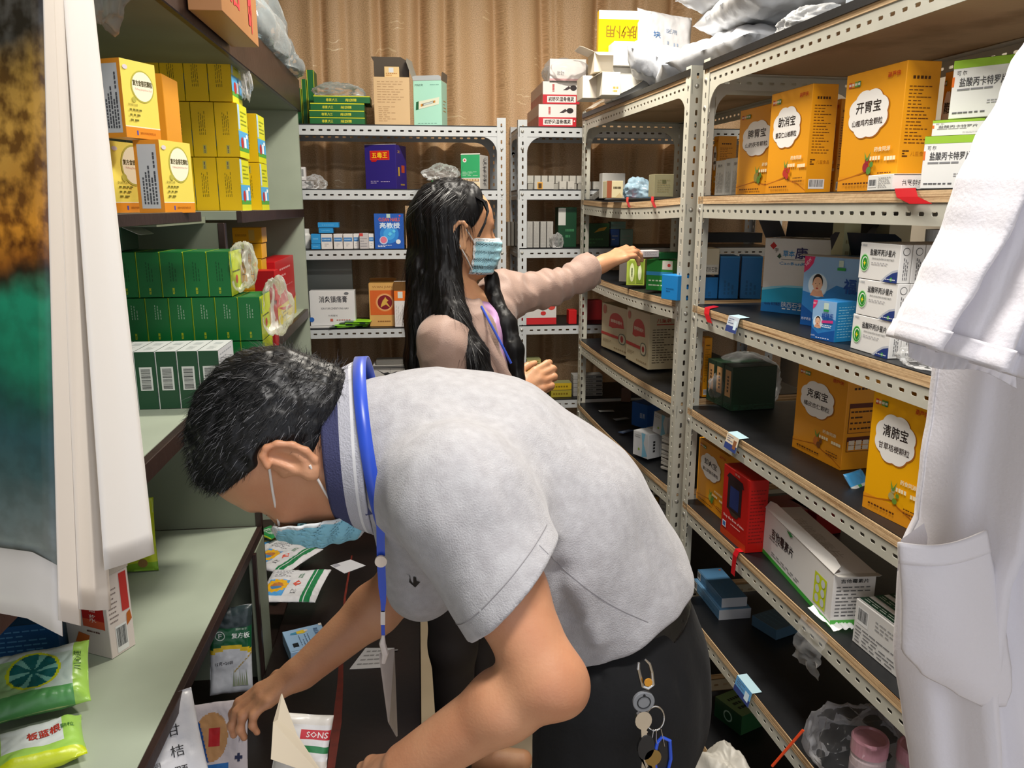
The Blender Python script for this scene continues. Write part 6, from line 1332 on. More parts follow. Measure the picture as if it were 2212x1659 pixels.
def head_d(q, ear=True):
    """head in its own frame: x to the face, y to the left, z to the crown; eyes at z = 0"""
    y = np.abs(q[:, 1]); m = np.stack([q[:, 0], y, q[:, 2]], 1)
    d = ell(q, (-.012, 0, .03), (.098, .076, .09))
    d = smin(d, ell(q, (.02, 0, .03), (.07, .066, .07)), .03)
    d = smin(d, ell(q, (.034, 0, -.035), (.058, .056, .068)), .03)       # face
    d = smin(d, cone(m, (.0, .052, -.05), (.06, .018, -.094), .016, .02), .025)  # jaw
    d = smin(d, ell(q, (.072, 0, -.097), (.02, .022, .018)), .02)        # chin
    d = smin(d, ell(m, (.062, .034, -.022), (.022, .022, .018)), .02)   # cheekbone
    d = smin(d, cone(m, (.088, .01, .021), (.072, .04, .022), .008, .007), .014)  # brow
    d = smax(d, -ell(m, (.096, .032, .0), (.014, .017, .011)), .012)   # socket
    d = smin(d, ell(m, (.072, .032, .0), (.0135, .0135, .0125)), .002)  # eyeball and lid
    d = smin(d, cone(q, (.088, 0, .008), (.108, 0, -.03), .0065, .0095), .01)   # nose
    d = smin(d, ell(m, (.098, .011, -.034), (.009, .007, .007)), .006)
    d = smin(d, ell(q, (.092, 0, -.058), (.01, .022, .0055)), .006); d = smin(d, ell(q, (.09, 0, -.069), (.0095, .018, .006)), .005)
    if ear:
        n = 9; P_ = []
        for i in range(n):
            t = -2.2+i*(4.6/(n-1)); P_.append((-.012-.019*math.cos(t-.0), .083+.006*math.sin(t*.5), -.002-.031*math.sin(t)*-1*1.0-.004))
        c = np.array([-.010, .078, -.004])
        e = ell(m, c, (.019, .009, .031)); e = smax(e, -ell(m, c+[.002, .010, 0], (.012, .008, .021)), .004)
        for i in range(n-1): e = smin(e, cone(m, P_[i], P_[i+1], .0042, .0042), .003)
        e = smin(e, ell(m, (-.002, .079, -.034), (.009, .005, .011)), .006); e = smin(e, cone(m, (-.004, .084, .012), (-.002, .082, -.014), .003, .003), .004)
        e = smin(e, ell(m, (.009, .077, -.006), (.005, .004, .006)), .004)
        d = smin(d, e, .007)
    return d
class Pose:
    def __init__(s, c, Fd, Ud, sc=1.0):
        Fd = unit(Fd); Ud = unit(Ud-Fd*(Fd@Ud)); s.M = np.stack([Fd, np.cross(Ud, Fd), Ud], 1); s.c = np.asarray(c, float); s.sc = sc
    def loc(s, p): return (p-s.c)@s.M/s.sc
    def w(s, q): return s.c+s.M@(np.array(q, float)*s.sc)
def hand_d(p, wrist, dirv, back, sc=1.0, curl=.5, side=1, curls=None, thumb=(.5, .4), wr=.026, spread=.07):
    """hand from the wrist along dirv; back = normal of the back of the hand; side = +1 thumb on the side back x dirv"""
    D = unit(dirv); B = unit(back-D*(D@np.asarray(back))); T = np.cross(B, D)*side
    W = lambda a, b, c: wrist+(D*a+T*b+B*c)*sc
    d = cone(p, W(0, 0, 0), W(.03, .002, 0), wr*sc, .022*sc, B, .8)
    d = smin(d, cone(p, W(.03, .012, 0), W(.08, .024, .0), .016*sc, .0125*sc), .015); d = smin(d, cone(p, W(.025, -.012, 0), W(.075, -.026, -.002), .016*sc, .011*sc), .015)
    d = smin(d, cone(p, W(.03, 0, 0), W(.083, 0, .002), .017*sc, .0125*sc), .015)
    fl = ((.028, .09, (.040, .025, .020), .0092), (.0095, .094, (.045, .028, .021), .0094), (-.0095, .09, (.041, .026, .020), .0088), (-.027, .08, (.031, .019, .018), .0078))
    for i, (t, a, seg, r) in enumerate(fl):
        c = (curls[i] if curls else curl); pos = W(a, t, 0); ang = c*.35; dr = spread*(t/.028)
        for k, L_ in enumerate(seg):
            ang_ = ang; v = (D*math.cos(ang_)-B*math.sin(ang_))+T*dr; v = v/np.linalg.norm(v)
            nx = pos+v*L_*sc; d = smin(d, cone(p, pos, nx, r*sc*(1-.07*k), r*sc*(.95-.09*k)), .006 if k else .009); pos = nx; ang += c*(1.0 if k == 0 else .8)
    a, b = thumb
    p0 = W(.02, .02, -.004); v1 = unit(D*.75+T*(.55+.4*a)-B*.35*b); p1 = p0+v1*.042*sc; v2 = unit(D*.95+T*.35*a-B*.5*b); p2 = p1+v2*.031*sc; v3 = unit(D-B*.6*b-T*.05); p3 = p2+v3*.024*sc
    d = smin(d, cone(p, p0, p1, .0155*sc, .0115*sc), .016); d = smin(d, cone(p, p1, p2, .011*sc, .0098*sc), .005); d = smin(d, cone(p, p2, p3, .0098*sc, .0078*sc), .004)
    return d
def skin(name, c1, c2):
    m = mat(name, c1, .48, var=.0, col2=c2, scale=14, detail=4, bump=.12, bscale=260, spec=.45, sss=.12); return m
def ringpart(name, parent, C, ax, upv, R1, R2, mats_fn, nth=72, nl=14, th=.003, fold=0):
    """band round a limb: radius function R(theta, s), offset along ax by O(theta, s)"""
    mb = MB(); e1 = unit(np.asarray(upv)-ax*(ax@np.asarray(upv))); e2 = np.cross(ax, e1); vs = []
    for j in range(nl):
        for i in range(nth):
            t = 2*math.pi*i/nth; r, o = R1(t, j/(nl-1)); vs.append(tuple(C+ax*o+e1*math.cos(t)*r+e2*math.sin(t)*r*R2))
    mb.v = vs
    for j in range(nl-1):
        for i in range(nth): mb.f.append([j*nth+i, j*nth+(i+1) % nth, (j+1)*nth+(i+1) % nth, (j+1)*nth+i]); mb.m.append(mb.mi(mats_fn(2*math.pi*(i+.5)/nth, (j+.5)/(nl-1))))
    o = mb.build(name, parent, smooth=True); md = o.modifiers.new('s', 'SOLIDIFY'); md.thickness = th; md.offset = 1; return o
# ------------------------------------------------------------------ the man bending over the desk
man = empty('person', (0, 0, 0)); tag(man, 'man in a grey polo shirt and blue mask bending over the dark desk', 'person')
SK = skin('man_skin', '#cb9672', '#bd8260')
MY = 1.10
hp = Pose(J(632, 962, 1.06), (-.38, .02, -.925), (-.925, -.0, .38), 1.07)
tor, tr = jchain([(800, 965, MY, 105), (905, 985, MY, 170), (1040, 1030, MY, 200), (1190, 1130, MY, 197), (1290, 1270, MY, 174), (1352, 1410, MY, 158)])
LAT = unit((.03, 1, .0)); ss = [1.0, 1.28, 1.25, 1.15, 1.12, 1.1]
sh_n = J(995, 1068, .93); el_n = J(1178, 1462, .80); wr_n = J(868, 1668, .86)
sh_f = J(900, 1120, 1.27); el_f = J(872, 1262, 1.27); wr_f = J(655, 1450, 1.2)
def px_r(p, r): return r*depth(p)/F_
sc_n = depth(el_n)/F_
hipn, hipf = J(1330, 1500, 1.02), J(1330, 1500, 1.19)
def legs(p, e=0.0):
    d = None
    for hp_, kx in ((hipn, 0), (hipf, .0)):
        kn = np.array([hp_[0]-.05, hp_[1]+kx, .5]); an = np.array([hp_[0]+.03, hp_[1], .09])
        a = smin(cone(p, hp_, kn, .088+e, .062+e*1.4), cone(p, kn, an, .06+e*1.4, .042+e*2.2), .03); d = a if d is None else smin(d, a, .03)
    return d
def man_body(p):
    d = hp_d = head_d(hp.loc(p))*hp.sc
    # neck
    d = smin(d, chain(p, [hp.w((-.035, 0, -.03)), hp.w((-.03, 0, -.085)), tor[0]], [.06, .06, .07], .02), .03); d = smin(d, cone(p, hp.w((.02, 0, -.085)), J(800, 1010, MY), .034, .06), .03)
    d = smin(d, chain(p, tor, [r*.86 for r in tr], .04, LAT, ss), .04)
    d = smin(d, cone(p, tor[1]+LAT*-.05, sh_n, .06, .055), .05); d = smin(d, cone(p, tor[1]+LAT*.05, sh_f, .06, .055), .05)
    # near arm
    mid = sh_n*.45+el_n*.55
    d = smin(d, chain(p, [sh_n, mid, el_n], [.055, px_r(mid, 84), px_r(el_n, 74)], .02), .03)
    fm = el_n*.72+wr_n*.28+UZ*.0
    d = smin(d, chain(p, [el_n+np.array([.006, 0, -.006]), fm, wr_n*.95+el_n*.05], [px_r(el_n, 70), px_r(fm, 73), px_r(wr_n, 56)], .02), .022)
    d = smin(d, ell(p, J(1222, 1492, .80), (.018, .02, .018)), .035)
    d = smin(d, hand_d(p, wr_n, J(775, 1700, .91)-wr_n, UZ*.8+np.array([0, -.5, 0]), 1.0, 0, 1, (.45, .5, .6, .7), (.7, .5), .027), .016)
    # far arm
    mf = sh_f*.4+el_f*.6
    d = smin(d, chain(p, [sh_f, mf, el_f], [.05, .045, .041], .02), .03)
    ff = el_f*.7+wr_f*.3
    d = smin(d, chain(p, [el_f, ff, wr_f], [.041, .042, .028], .02), .02)
    d = smin(d, hand_d(p, wr_f, J(572, 1500, 1.18)-wr_f, np.array([-.5, -.2, .8]), .86, 0, -1, (.5, .6, .7, .75), (.5, .6), .026), .016)
    d = smin(d, legs(p), .05)
    for hp_ in (hipn, hipf): d = smin(d, cone(p, (hp_[0]+.03, hp_[1], .05), (hp_[0]-.13, hp_[1], .035), .042, .03), .04)
    return d
body = nets(man_body, (-.62, .62, -.02), (.75, 1.5, 1.62), .0034, 'body', [SK], man)
# hair: a dark cap with thousands of short strands
HB = mat('black_hair', '#0d0d10', .45, var=.3, scale=200, spec=.4); HG = mat('grey_hair', '#66666a', .5, spec=.3); HM = mat('dark_hair_strand', '#131316', .6, spec=.25)
def hair_reg(q):
    """inside the hairline"""
    x, y, z = q[:, 0], np.abs(q[:, 1]), q[:, 2]
    a = np.maximum(x-.082-.0*z, -(z-(-.045+.0*x)))          # front and nape
    lim = np.where(x > -.005, .018+(x+.005)*.55, -.04+0*x)     # above the ear, in front of it and behind
    side = np.where(x > -.03, (np.clip((x+.03)/.025, 0, 1)*(lim+.04)-.04)-z, -.04-z)
    fr = x-(.052+.5*np.clip(z-.03, 0, .06))
    return smax(smax(side, fr, .01), -(z+.05), .008)
def man_hair(p):
    q = hp.loc(p); d = smin(ell(q, (-.012, 0, .034), (.106, .083, .097)), ell(q, (.02, 0, .034), (.078, .072, .078)), .03)
    d = smin(d, cone(q, (-.06, 0, -.02), (-.052, 0, -.05), .055, .05), .02)
    d = d+vnoise(q, 90)*.005+vnoise(q, 220)*.002; d = smax(d, -ell(q, (-.006, .09, -.004), (.027, .03, .038)), .003)
    return smax(d, hair_reg(q), .006)
hair = nets(man_hair, hp.c-.16, hp.c+.16, .0032, 'hair', [HB], man)
def strands(o, n, L, flow, seed, mats, wd=.0006, jitter=.5, lift=.35, parent=None, name='hair_strands', keep=None):
    me = o.data; nf = len(me.polygons); c = np.empty(nf*3); me.polygons.foreach_get('center', c); nn = np.empty(nf*3); me.polygons.foreach_get('normal', nn)
    c = c.reshape(-1, 3); nn = nn.reshape(-1, 3); rng = np.random.RandomState(seed); ok = np.arange(nf)
    if keep is not None: ok = ok[keep(c, nn)]
    mb = MB(); vs = [[] for _ in mats]; fs = [[] for _ in mats]
    for i in rng.choice(ok, n):
        p = c[i]+rng.randn(3)*.001; N_ = nn[i]; f = flow(p); f = unit(f-N_*(f@N_)+rng.randn(3)*jitter*.5); L_ = L*rng.uniform(.6, 1.25)
        k = 0 if rng.rand() > .12 else 1; k = min(k, len(mats)-1); W_v = unit(np.cross(N_, f))*wd*rng.uniform(.7, 1.3); b = len(vs[k])
        for s in range(4):
            t = s/3; q = p-N_*.002+f*L_*t+N_*L_*lift*math.sin(t*1.9)+rng.randn(3)*.0004; ww = W_v*(1-t*.85); vs[k] += [q-ww, q+ww]
        fs[k] += [(b+2*s, b+2*s+1, b+2*s+3, b+2*s+2) for s in range(3)]
    for k, m in enumerate(mats): mb.add(vs[k], fs[k], m)
    return mb.build(name, parent)
fl = lambda p: hp.M@np.array([.55, .0, .25])+np.array([0, 0, -.12])
st = strands(hair, 13000, .017, fl, 4, [HM, HG], parent=man, name='hair_strands', jitter=.3, lift=.14, wd=.00045, keep=lambda c, n: ((n@CF) < .5) & (ell(hp.loc(c), (-.004, .09, -.004), (.031, .035, .042)) > 0)); st['kind'] = 'stuff'
# eyebrow, eye and lashes on the near side
def on_head(x, y, z): return hp.w((x, y, z))
mb = MB(); mb.tube([on_head(.088, .022, .021), on_head(.085, .034, .026), on_head(.074, .048, .022)], [.002, .003, .001], HB, 6); mb.build('eyebrow', man)
mb = MB(); mb.tube([on_head(.087, .022, -.002), on_head(.0865, .032, -.001), on_head(.078, .043, -.003)], [.0009, .0012, .0008], HB, 6); mb.build('eyelashes', man)

# shirt
SH = mat('grey_jersey', '#b4b3b6', .85, var=.0, col2='#a5a3a6', scale=70, detail=5, bump=.35, bscale=500, spec=.2, sheen=.3)
slc = J(1085, 1300, .845); sl_ax = unit(J(1168, 1385, .84)-J(1040, 1270, .86)); slE = slc+sl_ax*.06; slD = unit(slE-sh_n); nk_ax = unit(tor[0]-tor[2])
hem_n = unit(J(1400, 1500, MY)-J(1290, 1270, MY)); hem_c = (J(1262, 1385, MY-.1)+J(1470, 1235, MY))/2
slf_c = J(880, 1215, 1.27); slf_ax = unit(el_f-sh_f)
cC = J(786, 966, 1.07); cax = unit(J(670, 976, 1.07)-J(800, 961, 1.07))
def man_shirt(p):
    tp = chain(p, tor, [px_r(tor[0], 136)]+[r*1.0+.004 for r in tr[1:4]]+[tr[4]+.012, tr[5]+.012], .05, LAT, ss)
    d = smax(tp, (p-hem_c)@hem_n, .006)
    a = chain(p, [tor[1]+LAT*-.04+UZ*.0, sh_n, slc+sl_ax*.06], [.08, px_r(sh_n, 142), px_r(slc, 134)], .04)
    f = chain(p, [tor[1]+LAT*.05, sh_f, slf_c+slf_ax*.05], [.08, .078, .075], .04)
    a = smax(a, (p-slc)@sl_ax, .004); f = smax(f, (p-slf_c)@slf_ax, .004)
    # creases: shoulder fold, armpit pull, waist
    d = smin(d, a, .03); d = smin(d, f, .05)
    # soft placket and belly
    d = smin(d, cone(p, J(835, 1120, 1.08), J(912, 1262, 1.08), .05, .052), .05)
    w = np.zeros(len(p))
    for (x0, y0, Y0), (x1, y1, Y1), r, am in CR_:
        w = w+am*np.exp(-(np.maximum(cone(p, J(x0, y0, Y0), J(x1, y1, Y1), 0, 0), 0)/r)**2)
    d = d+1.5*w+vnoise(p, 9, 1)*.010+vnoise(p, 22, 2)*.004+vnoise(p*np.array([1, 1, .45]), 48, 3)*.0018
    nk = smax(d, (p-(cC-cax*.004))@cax, .004); d = nk
    # hollows inside sleeve and hem
    d = smax(d, -smax(cone(p, slE-slD*.09, slE+slD*.04, px_r(slc, 112), px_r(slc, 114)), -((p-slc)@sl_ax)-.025, .0), .002)
    return d
CR_ = [((950, 930, .97), (1150, 1105, .92), .016, .004), ((1150, 1105, .92), (1195, 1215, .88), .012, .007), ((915, 1060, .9), (900, 1180, .92), .015, .004), ((1160, 1190, .93), (1400, 1335, .98), .005, .003),
       ((1290, 1120, .97), (1330, 1290, .96), .014, -.004), ((1350, 1130, .99), (1400, 1300, .98), .014, .005), ((1200, 1230, .93), (1230, 1330, .93), .018, .006), ((1240, 1260, .93), (1290, 1390, .93), .014, -.004),
       ((900, 990, .93), (960, 1130, .85), .014, -.002), ((960, 950, .93), (1060, 1090, .83), .02, -.004), ((1000, 1150, .82), (1050, 1290, .78), .012, .002), ((860, 860, 1.0), (930, 900, .97), .012, .0015)]
shirt = nets(man_shirt, (-.5, .62, .9), (.62, 1.5, 1.62), .0036, 'polo_shirt', [SH], man)
# stitched seams: thin cords laid on the cloth
from mathutils.bvhtree import BVHTree
me_ = shirt.data; bv = BVHTree.FromPolygons([v.co[:] for v in me_.vertices], [p.vertices[:] for p in me_.polygons])
SEAM = mat('seam_grey', '#8f8d90', .9)
e1 = unit(np.cross(sl_ax, UZ)); e2 = np.cross(sl_ax, e1); c_ = slc-sl_ax*.022; pts = []
for i in range(80):
    t = 2*math.pi*i/80; dv = e1*math.cos(t)+e2*math.sin(t); h_ = bv.ray_cast(Vector(c_+dv*.2), Vector(-dv), .2)
    if h_[0] is not None and (h_[0]-Vector(c_)).length < .105: pts.append(h_[0]+h_[1]*.0001)
mb = MB(); mb.tube(pts, .0007, SEAM, 5); mb.build('sleeve_seam', shirt)
pts = []
for i in range(40):
    t = i/39; p = J(1165+235*t, 1178+165*t+22*math.sin(t*3.1), .9); dv = unit(p-CO); h_ = bv.ray_cast(Vector(CO), Vector(dv), 2)
    if h_[0] is not None: pts.append(h_[0])
mb = MB(); mb.tube(pts, .0007, SEAM, 5); mb.build('side_seam', shirt)
vs = []
for x, y in ((878, 1238), (886, 1243), (884, 1256), (897, 1268), (908, 1256), (900, 1254), (899, 1246), (893, 1244), (893, 1260), (888, 1254), (884, 1241)):
    h_ = bv.ray_cast(Vector(CO), Vector(unit(J(x, y, .9)-CO)), 2)
    if h_[0] is not None: vs.append(h_[0]+h_[1]*.0012)
if len(vs) > 3: mb = MB(); mb.add(vs, [tuple(range(len(vs)))], I('#1d1d20')); mb.build('chest_logo', shirt)
# collar with navy edge and pale stripes
NAVY = mat('collar_navy', '#3c3f66', .8, bump=.4, bscale=400); CGREY = mat('collar_grey', '#bcbcc6', .8, bump=.4, bscale=400); CWH = mat('collar_white', '#e2e2e6', .8)
def Rc(t, s):
    bulge = .099+.022*s; dn = max(0, -math.cos(t)); return bulge*(1+.06*dn)+.004*math.sin(3*t), .046*(1-s)+(-.004)*s+.004*math.cos(t)*(1-s)-.002+.003*math.sin(2*t)
def cm(t, s): return NAVY if s < .45 else (CWH if .80 < s < .88 else CGREY)
col_ = ringpart('collar', man, cC, cax, UZ, Rc, .94, cm, th=.004)
mb = MB()
for k_, (sx, cc) in enumerate(((0, NAVY), (1, CGREY))):
    pts = [J(776+22*k_, 1050, .975-.0), J(800+24*k_, 1050, .97), J(816+14*k_, 1108, .965), J(790+14*k_, 1114, .967)]
    mb.add([p for p in pts]+[p+np.array([0, .004, 0]) for p in pts], [(0, 1, 2, 3), (7, 6, 5, 4), (0, 4, 5, 1), (1, 5, 6, 2), (2, 6, 7, 3), (3, 7, 4, 0)], cc)
mb.build('collar_point', col_)
# lanyard with its badge
LB = mat('blue_ribbon', '#1e49c2', .35, var=.05, sheen=.3)
lan = empty('lanyard', (0, 0, 0), 0, None); tag(lan, 'blue neck lanyard with white button and hanging badge on the bending man', 'lanyard')
def Rl(t, s): r, o = Rc(t, 1); return r+.001-.001*s, -.008-.017*s+.006*math.cos(t)
mb = MB(); e1 = unit(UZ-cax*(cax@UZ)); e2 = np.cross(cax, e1); vs = []
th0, th1, nn_ = -2.45, 2.45, 60
for i in range(nn_+1):
    t = th0+(th1-th0)*i/nn_
    for s in (0, 1): r, o = Rl(t, s); r += .003; vs.append(cC+cax*o+e1*math.cos(t)*r+e2*math.sin(t)*r*.94)
mb.add(vs, [(2*i, 2*i+1, 2*i+3, 2*i+2) for i in range(nn_)], LB); o = mb.build('neck_strap', lan, smooth=True); md = o.modifiers.new('s', 'SOLIDIFY'); md.thickness = .0015
Yl = .975
def strap(name, pts, m, par): # pts (x, y, halfwidth px)
    mb = MB(); vs = []
    for x, y, w in pts: vs += [J(x-w, y, Yl), J(x+w, y, Yl)]
    k = len(vs); vs += [v+np.array([0, .0014, 0]) for v in vs]
    n_ = len(pts); fs = [(2*i, 2*i+1, 2*i+3, 2*i+2) for i in range(n_-1)]+[(k+2*i, k+2*i+2, k+2*i+3, k+2*i+1) for i in range(n_-1)]+[(2*i, 2*i+2, k+2*i+2, k+2*i) for i in range(n_-1)]+[(2*i+1, k+2*i+1, k+2*i+3, 2*i+3) for i in range(n_-1)]
    mb.add(vs, fs, m); return mb.build(name, par)
strap('strap', [(822, 1095, 9), (822, 1150, 9), (823, 1213, 9), (826, 1270, 8.5), (828, 1300, 6), (827, 1322, 4)], LB, lan)
strap('white_tab', [(827, 1320, 5), (827, 1350, 5)], P('#d9d2cc'), lan); strap('strap', [(827, 1350, 4), (828, 1376, 4)], LB, lan)
c = J(823, 1211, Yl-.004); mb = MB(); mb.tube([c, c+np.array([0, -.004, 0])], px_r(c, 13), P('#e3d3c2'), 24); mb.build('button', lan)
mb = MB(); mb.tube([J(828, 1372, Yl), J(826, 1390, Yl), J(832, 1412, Yl), J(828, 1432, Yl)], [.002, .0045, .005, .003], P('#d9cfc9'), 8); mb.build('badge_clip', lan)
bd = mat('badge_sleeve', '#c4bab4', .25, var=.1, scale=20, alpha=.85)
mb = MB(); a, b, c_, d_ = J(818, 1412, Yl), J(849, 1402, Yl+.02), J(856, 1592, Yl+.02), J(838, 1560, Yl-.01)
vs = [a, b, c_, d_]; mb.add(vs+[v+np.array([.002, .002, 0]) for v in vs], [(0, 1, 2, 3), (7, 6, 5, 4), (0, 4, 5, 1), (1, 5, 6, 2), (2, 6, 7, 3), (3, 7, 4, 0)], bd)
p_ = lambda u, v: (a*(1-u)+b*u)*(1-v)+(d_*(1-u)+c_*u)*v+np.array([-.0006, -.0006, 0])
mb.add([p_(.2, .4), p_(.7, .4), p_(.7, .62), p_(.2, .62)], [(0, 1, 2, 3)], I('#8a3a30')); mb.build('badge', lan)
# mask
def mask_mat(name, c): return mat(name, c, .75, var=.02, scale=20, bump=.3, bscale=120)
MBL = mask_mat('mask_blue_cloth', '#8ccbe0'); MWH = mask_mat('mask_white_cloth', '#e2e6e6'); STR = mat('elastic_white', '#e6e0da', .7)
def mask(hp_, name, parent, drop=0.0, h=.0028, xb=(.022, 0), lo=-.108):
    def f(p):
        q = hp_.loc(p); pl = .0022*np.sin(q[:, 2]*330); d = head_d(q, False); d = smin(d, ell(q, (.06, 0, -.05), (.052, .052, .052)), .02)
        sh_ = np.abs(d-.0065+pl*.5-vnoise(q, 40)*.004)-.0016
        x, y, z = q[:, 0], np.abs(q[:, 1]), q[:, 2]
        r = smax(smax(z-(-.012+.0*x), -(z-lo), .004), (xb[0]+xb[1]*z)-x, .004)
        return smax(sh_, r, .002)
    def mf(c): q = hp_.loc(c); return ((q[:, 2] > -.021) | (q[:, 2] < lo+.006) | (q[:, 0] < xb[0]+xb[1]*q[:, 2]+.006)).astype(int)
    return nets(f, hp_.c-.16, hp_.c+.16, h, name, [MBL, MWH], parent, mf)
mk = empty('face_mask'); tag(mk, 'blue surgical mask under the face of the bending man', 'mask')
mask(hp, 'mask_cloth', mk, xb=(.096, .55), lo=-.125)
def ear_strap(hp_, par, sgn=1, a=(.025, -.02), b=(.03, -.09), ye=(.068, .068)):
    for (x0, z0), mid, (x1, z1), y1 in (((-.010, .02), (.004, .005), a, ye[0]), ((-.014, -.03), (.0, -.055), b, ye[1])):
        y0 = .084; mb = MB(); mb.tube([hp_.w((x0, y0*sgn, z0)), hp_.w(((x0+x1)/2, (y0*.45+y1*.55+.006)*sgn, (z0+z1)/2)), hp_.w((x1, y1*sgn, z1))], .0017, STR, 8); mb.build('ear_loop', par)
ear_strap(hp, mk, 1, (.088, -.02), (.05, -.088), (.046, .05))
# trousers and belt
TR = mat('black_trousers', '#0e0f12', .8, var=.12, scale=40, bump=.2, bscale=60, sheen=.03, spec=.3)
wc = (J(1262, 1425, MY-.08)+J(1500, 1285, MY+.04))/2
def trousers(p):
    d = cone(p, J(1320, 1380, MY), J(1350, 1500, MY), px_r(tor[5], 160), px_r(tor[5], 178), LAT, 1.12); d = smin(d, legs(p, .026), .06); d = smin(d, chain(p, tor[4:], [tr[4]*.95+.005, tr[5]+.008], .02, LAT, ss[4:]), .03)
    d = smax(d, -((p-hem_c)@hem_n+.006), .004)
    d = d+vnoise(p*np.array([1, 1, .35]), 26, 5)*.006+vnoise(p, 10, 6)*.006
    for (a_, b_, r, am) in ((J(1300, 1460, .95), J(1290, 1700, .93), .008, .005), (J(1480, 1400, .95), J(1440, 1660, .95), .01, .004)): d = d+am*np.exp(-(np.maximum(cone(p, a_, b_, 0, 0), 0)/r)**2)
    return d
nets(trousers, (.0, .7, .06), (.75, 1.5, 1.3), .0045, 'trousers', [TR], man)
def belt(p):
    d = cone(p, J(1320, 1380, MY), J(1350, 1500, MY), px_r(tor[5], 164), px_r(tor[5], 178), LAT, 1.12); d = smin(d, chain(p, tor[4:], [tr[4]*.95+.005, tr[5]+.008], .02, LAT, ss[4:]), .03)-.002
    t = (p-hem_c)@hem_n; return smax(np.abs(d)-.0028, np.abs(t-.020)-.017, .002)
nets(belt, (.0, .7, .8), (.75, 1.5, 1.3), .0036, 'belt', [mat('black_leather', '#101012', .3, var=.2, bump=.2)], man)
# shoes
for k, hp_ in enumerate((hipn, hipf)):
    def shoe(p, hp_=hp_): d = smin(cone(p, (hp_[0]+.04, hp_[1], .05), (hp_[0]-.14, hp_[1], .04), .05, .04), cone(p, (hp_[0]+.03, hp_[1], .05), (hp_[0]+.03, hp_[1], .1), .048, .046), .02); return smax(d, .004-p[:, 2], .004)
    nets(shoe, (hp_[0]-.25, hp_[1]-.1, -.01), (hp_[0]+.15, hp_[1]+.1, .18), .007, 'shoe', [mat('black_leather', '#101012', .3)], man)
# keys at the belt
kr = empty('key_bunch', (0, 0, 0)); tag(kr, 'bunch of keys with a silver clip and blue fob hanging from the belt', 'keys')
ST = mat('steel', '#c9c7c2', .18, 1.0, var=.02); KY = .86
def K(x, y, dy=0): return J(x, y, KY+dy)
mb = MB(); mb.tube([K(1380, 1432), K(1379, 1445), K(1384, 1465), K(1388, 1482)], [.0016, .0022, .0024, .0022], ST, 8); mb.tube([K(1388, 1482), K(1400, 1486), K(1410, 1478), K(1408, 1452), K(1403, 1434), K(1394, 1425)], [.002, .003, .003, .0022, .002, .0014], ST, 8); mb.build('carabiner', kr)
c = K(1400, 1473, -.003); mb = MB(); mb.tube([c, c+np.array([0, -.002, 0])], px_r(c, 9), mat('amber_dot', '#c98a1c', .2, coat=.6), 20); mb.build('amber_inlay', kr)
c = K(1390, 1515, -.001); mb = MB(); r = px_r(c, 24); mb.tube([c+np.array([0, .002, 0]), c+np.array([0, -.0018, 0]), c+np.array([0, -.0024, 0])], [r, r, r*.93], mat('grey_tag', '#7d8084', .35), 32)
for rr in (.62, .56): mb.tube([c+np.array([r*rr*math.cos(t), -.0026, r*rr*math.sin(t)]) for t in [2*math.pi*i/28 for i in range(28)]], .0004, I('#2c2e30'), 5, closed=True)
mb.tube([c+np.array([0, -.0026, r*.72]), c+np.array([0, -.003, r*.72])], r*.12, I('#1c1c1e'), 12); mb.build('round_tag', kr)
mb = MB(); c = K(1415, 1552, .004); r = px_r(c, 27); mb.tube([c+np.array([r*.75*math.cos(t), .002*math.sin(t), r*math.sin(t)]) for t in [2*math.pi*i/36 for i in range(36)]], .0011, ST, 8, closed=True); mb.build('key_ring', kr)
def keyb(x0, y0, x1, y1, head, m, hm=None):
    mb = MB(); a, b = K(x0, y0, -.002), K(x1, y1, -.002); ax_ = unit(b-a); n_ = np.array([0, 1., 0]); sd = np.cross(ax_, n_); L_ = np.linalg.norm(b-a)
    pr = [(head, -.008), (head, .008)]+[(head+(L_-head)*i/8, .0035+(.0018 if i % 2 else 0)) for i in range(9)]+[(L_, -.0035), (head, -.0035)]
    vs = [a+ax_*u_+sd*v_ for u_, v_ in pr]; k = len(vs); mb.add(vs+[v+n_*.002 for v in vs], [tuple(range(k)), tuple(range(k, 2*k))[::-1]]+[(i, (i+1) % k, k+(i+1) % k, k+i) for i in range(k)], m)
    hc = a+ax_*head*.55; ts = [2*math.pi*i/16 for i in range(16)]; vs = [hc+ax_*head*.6*math.cos(t)+sd*.011*math.sin(t)-n_*.001 for t in ts]; mb.add(vs+[v+n_*.005 for v in vs], [tuple(range(16)), tuple(range(16, 32))[::-1]]+[(i, (i+1) % 16, 16+(i+1) % 16, 16+i) for i in range(16)], hm or m)
    return mb.build('key', kr)
keyb(1389, 1538, 1392, 1602, .022, mat('bright_key', '#efeeea', .12, 1.0)); keyb(1398, 1590, 1388, 1690, .03, ST, mat('black_plastic', '#18191b', .4)); keyb(1410, 1620, 1412, 1700, .02, mat('brass', '#a88f5a', .3, 1.0))
for x in (1412, 1418, 1428): mb = MB(); mb.tube([K(x, 1575, -.001), K(x-4+(x-1412)*.6, 1600, -.002), K(x+(x-1412)*.5, 1612, -.001)], .0006, ST, 6); mb.build('ring_loop', kr)
mb = MB(); pts = [K(1430, 1592), K(1447, 1600), K(1449, 1640), K(1443, 1665), K(1418, 1668), K(1414, 1632), K(1420, 1604)]; mb.tube(pts, .0024, mat('blue_plastic', '#2350c8', .25, coat=.4), 8, closed=True); vs = [p+np.array([0, .002, 0]) for p in pts]; mb.add(vs, [tuple(range(7))], mat('dark_fob', '#15171c', .3)); mb.build('blue_fob', kr)
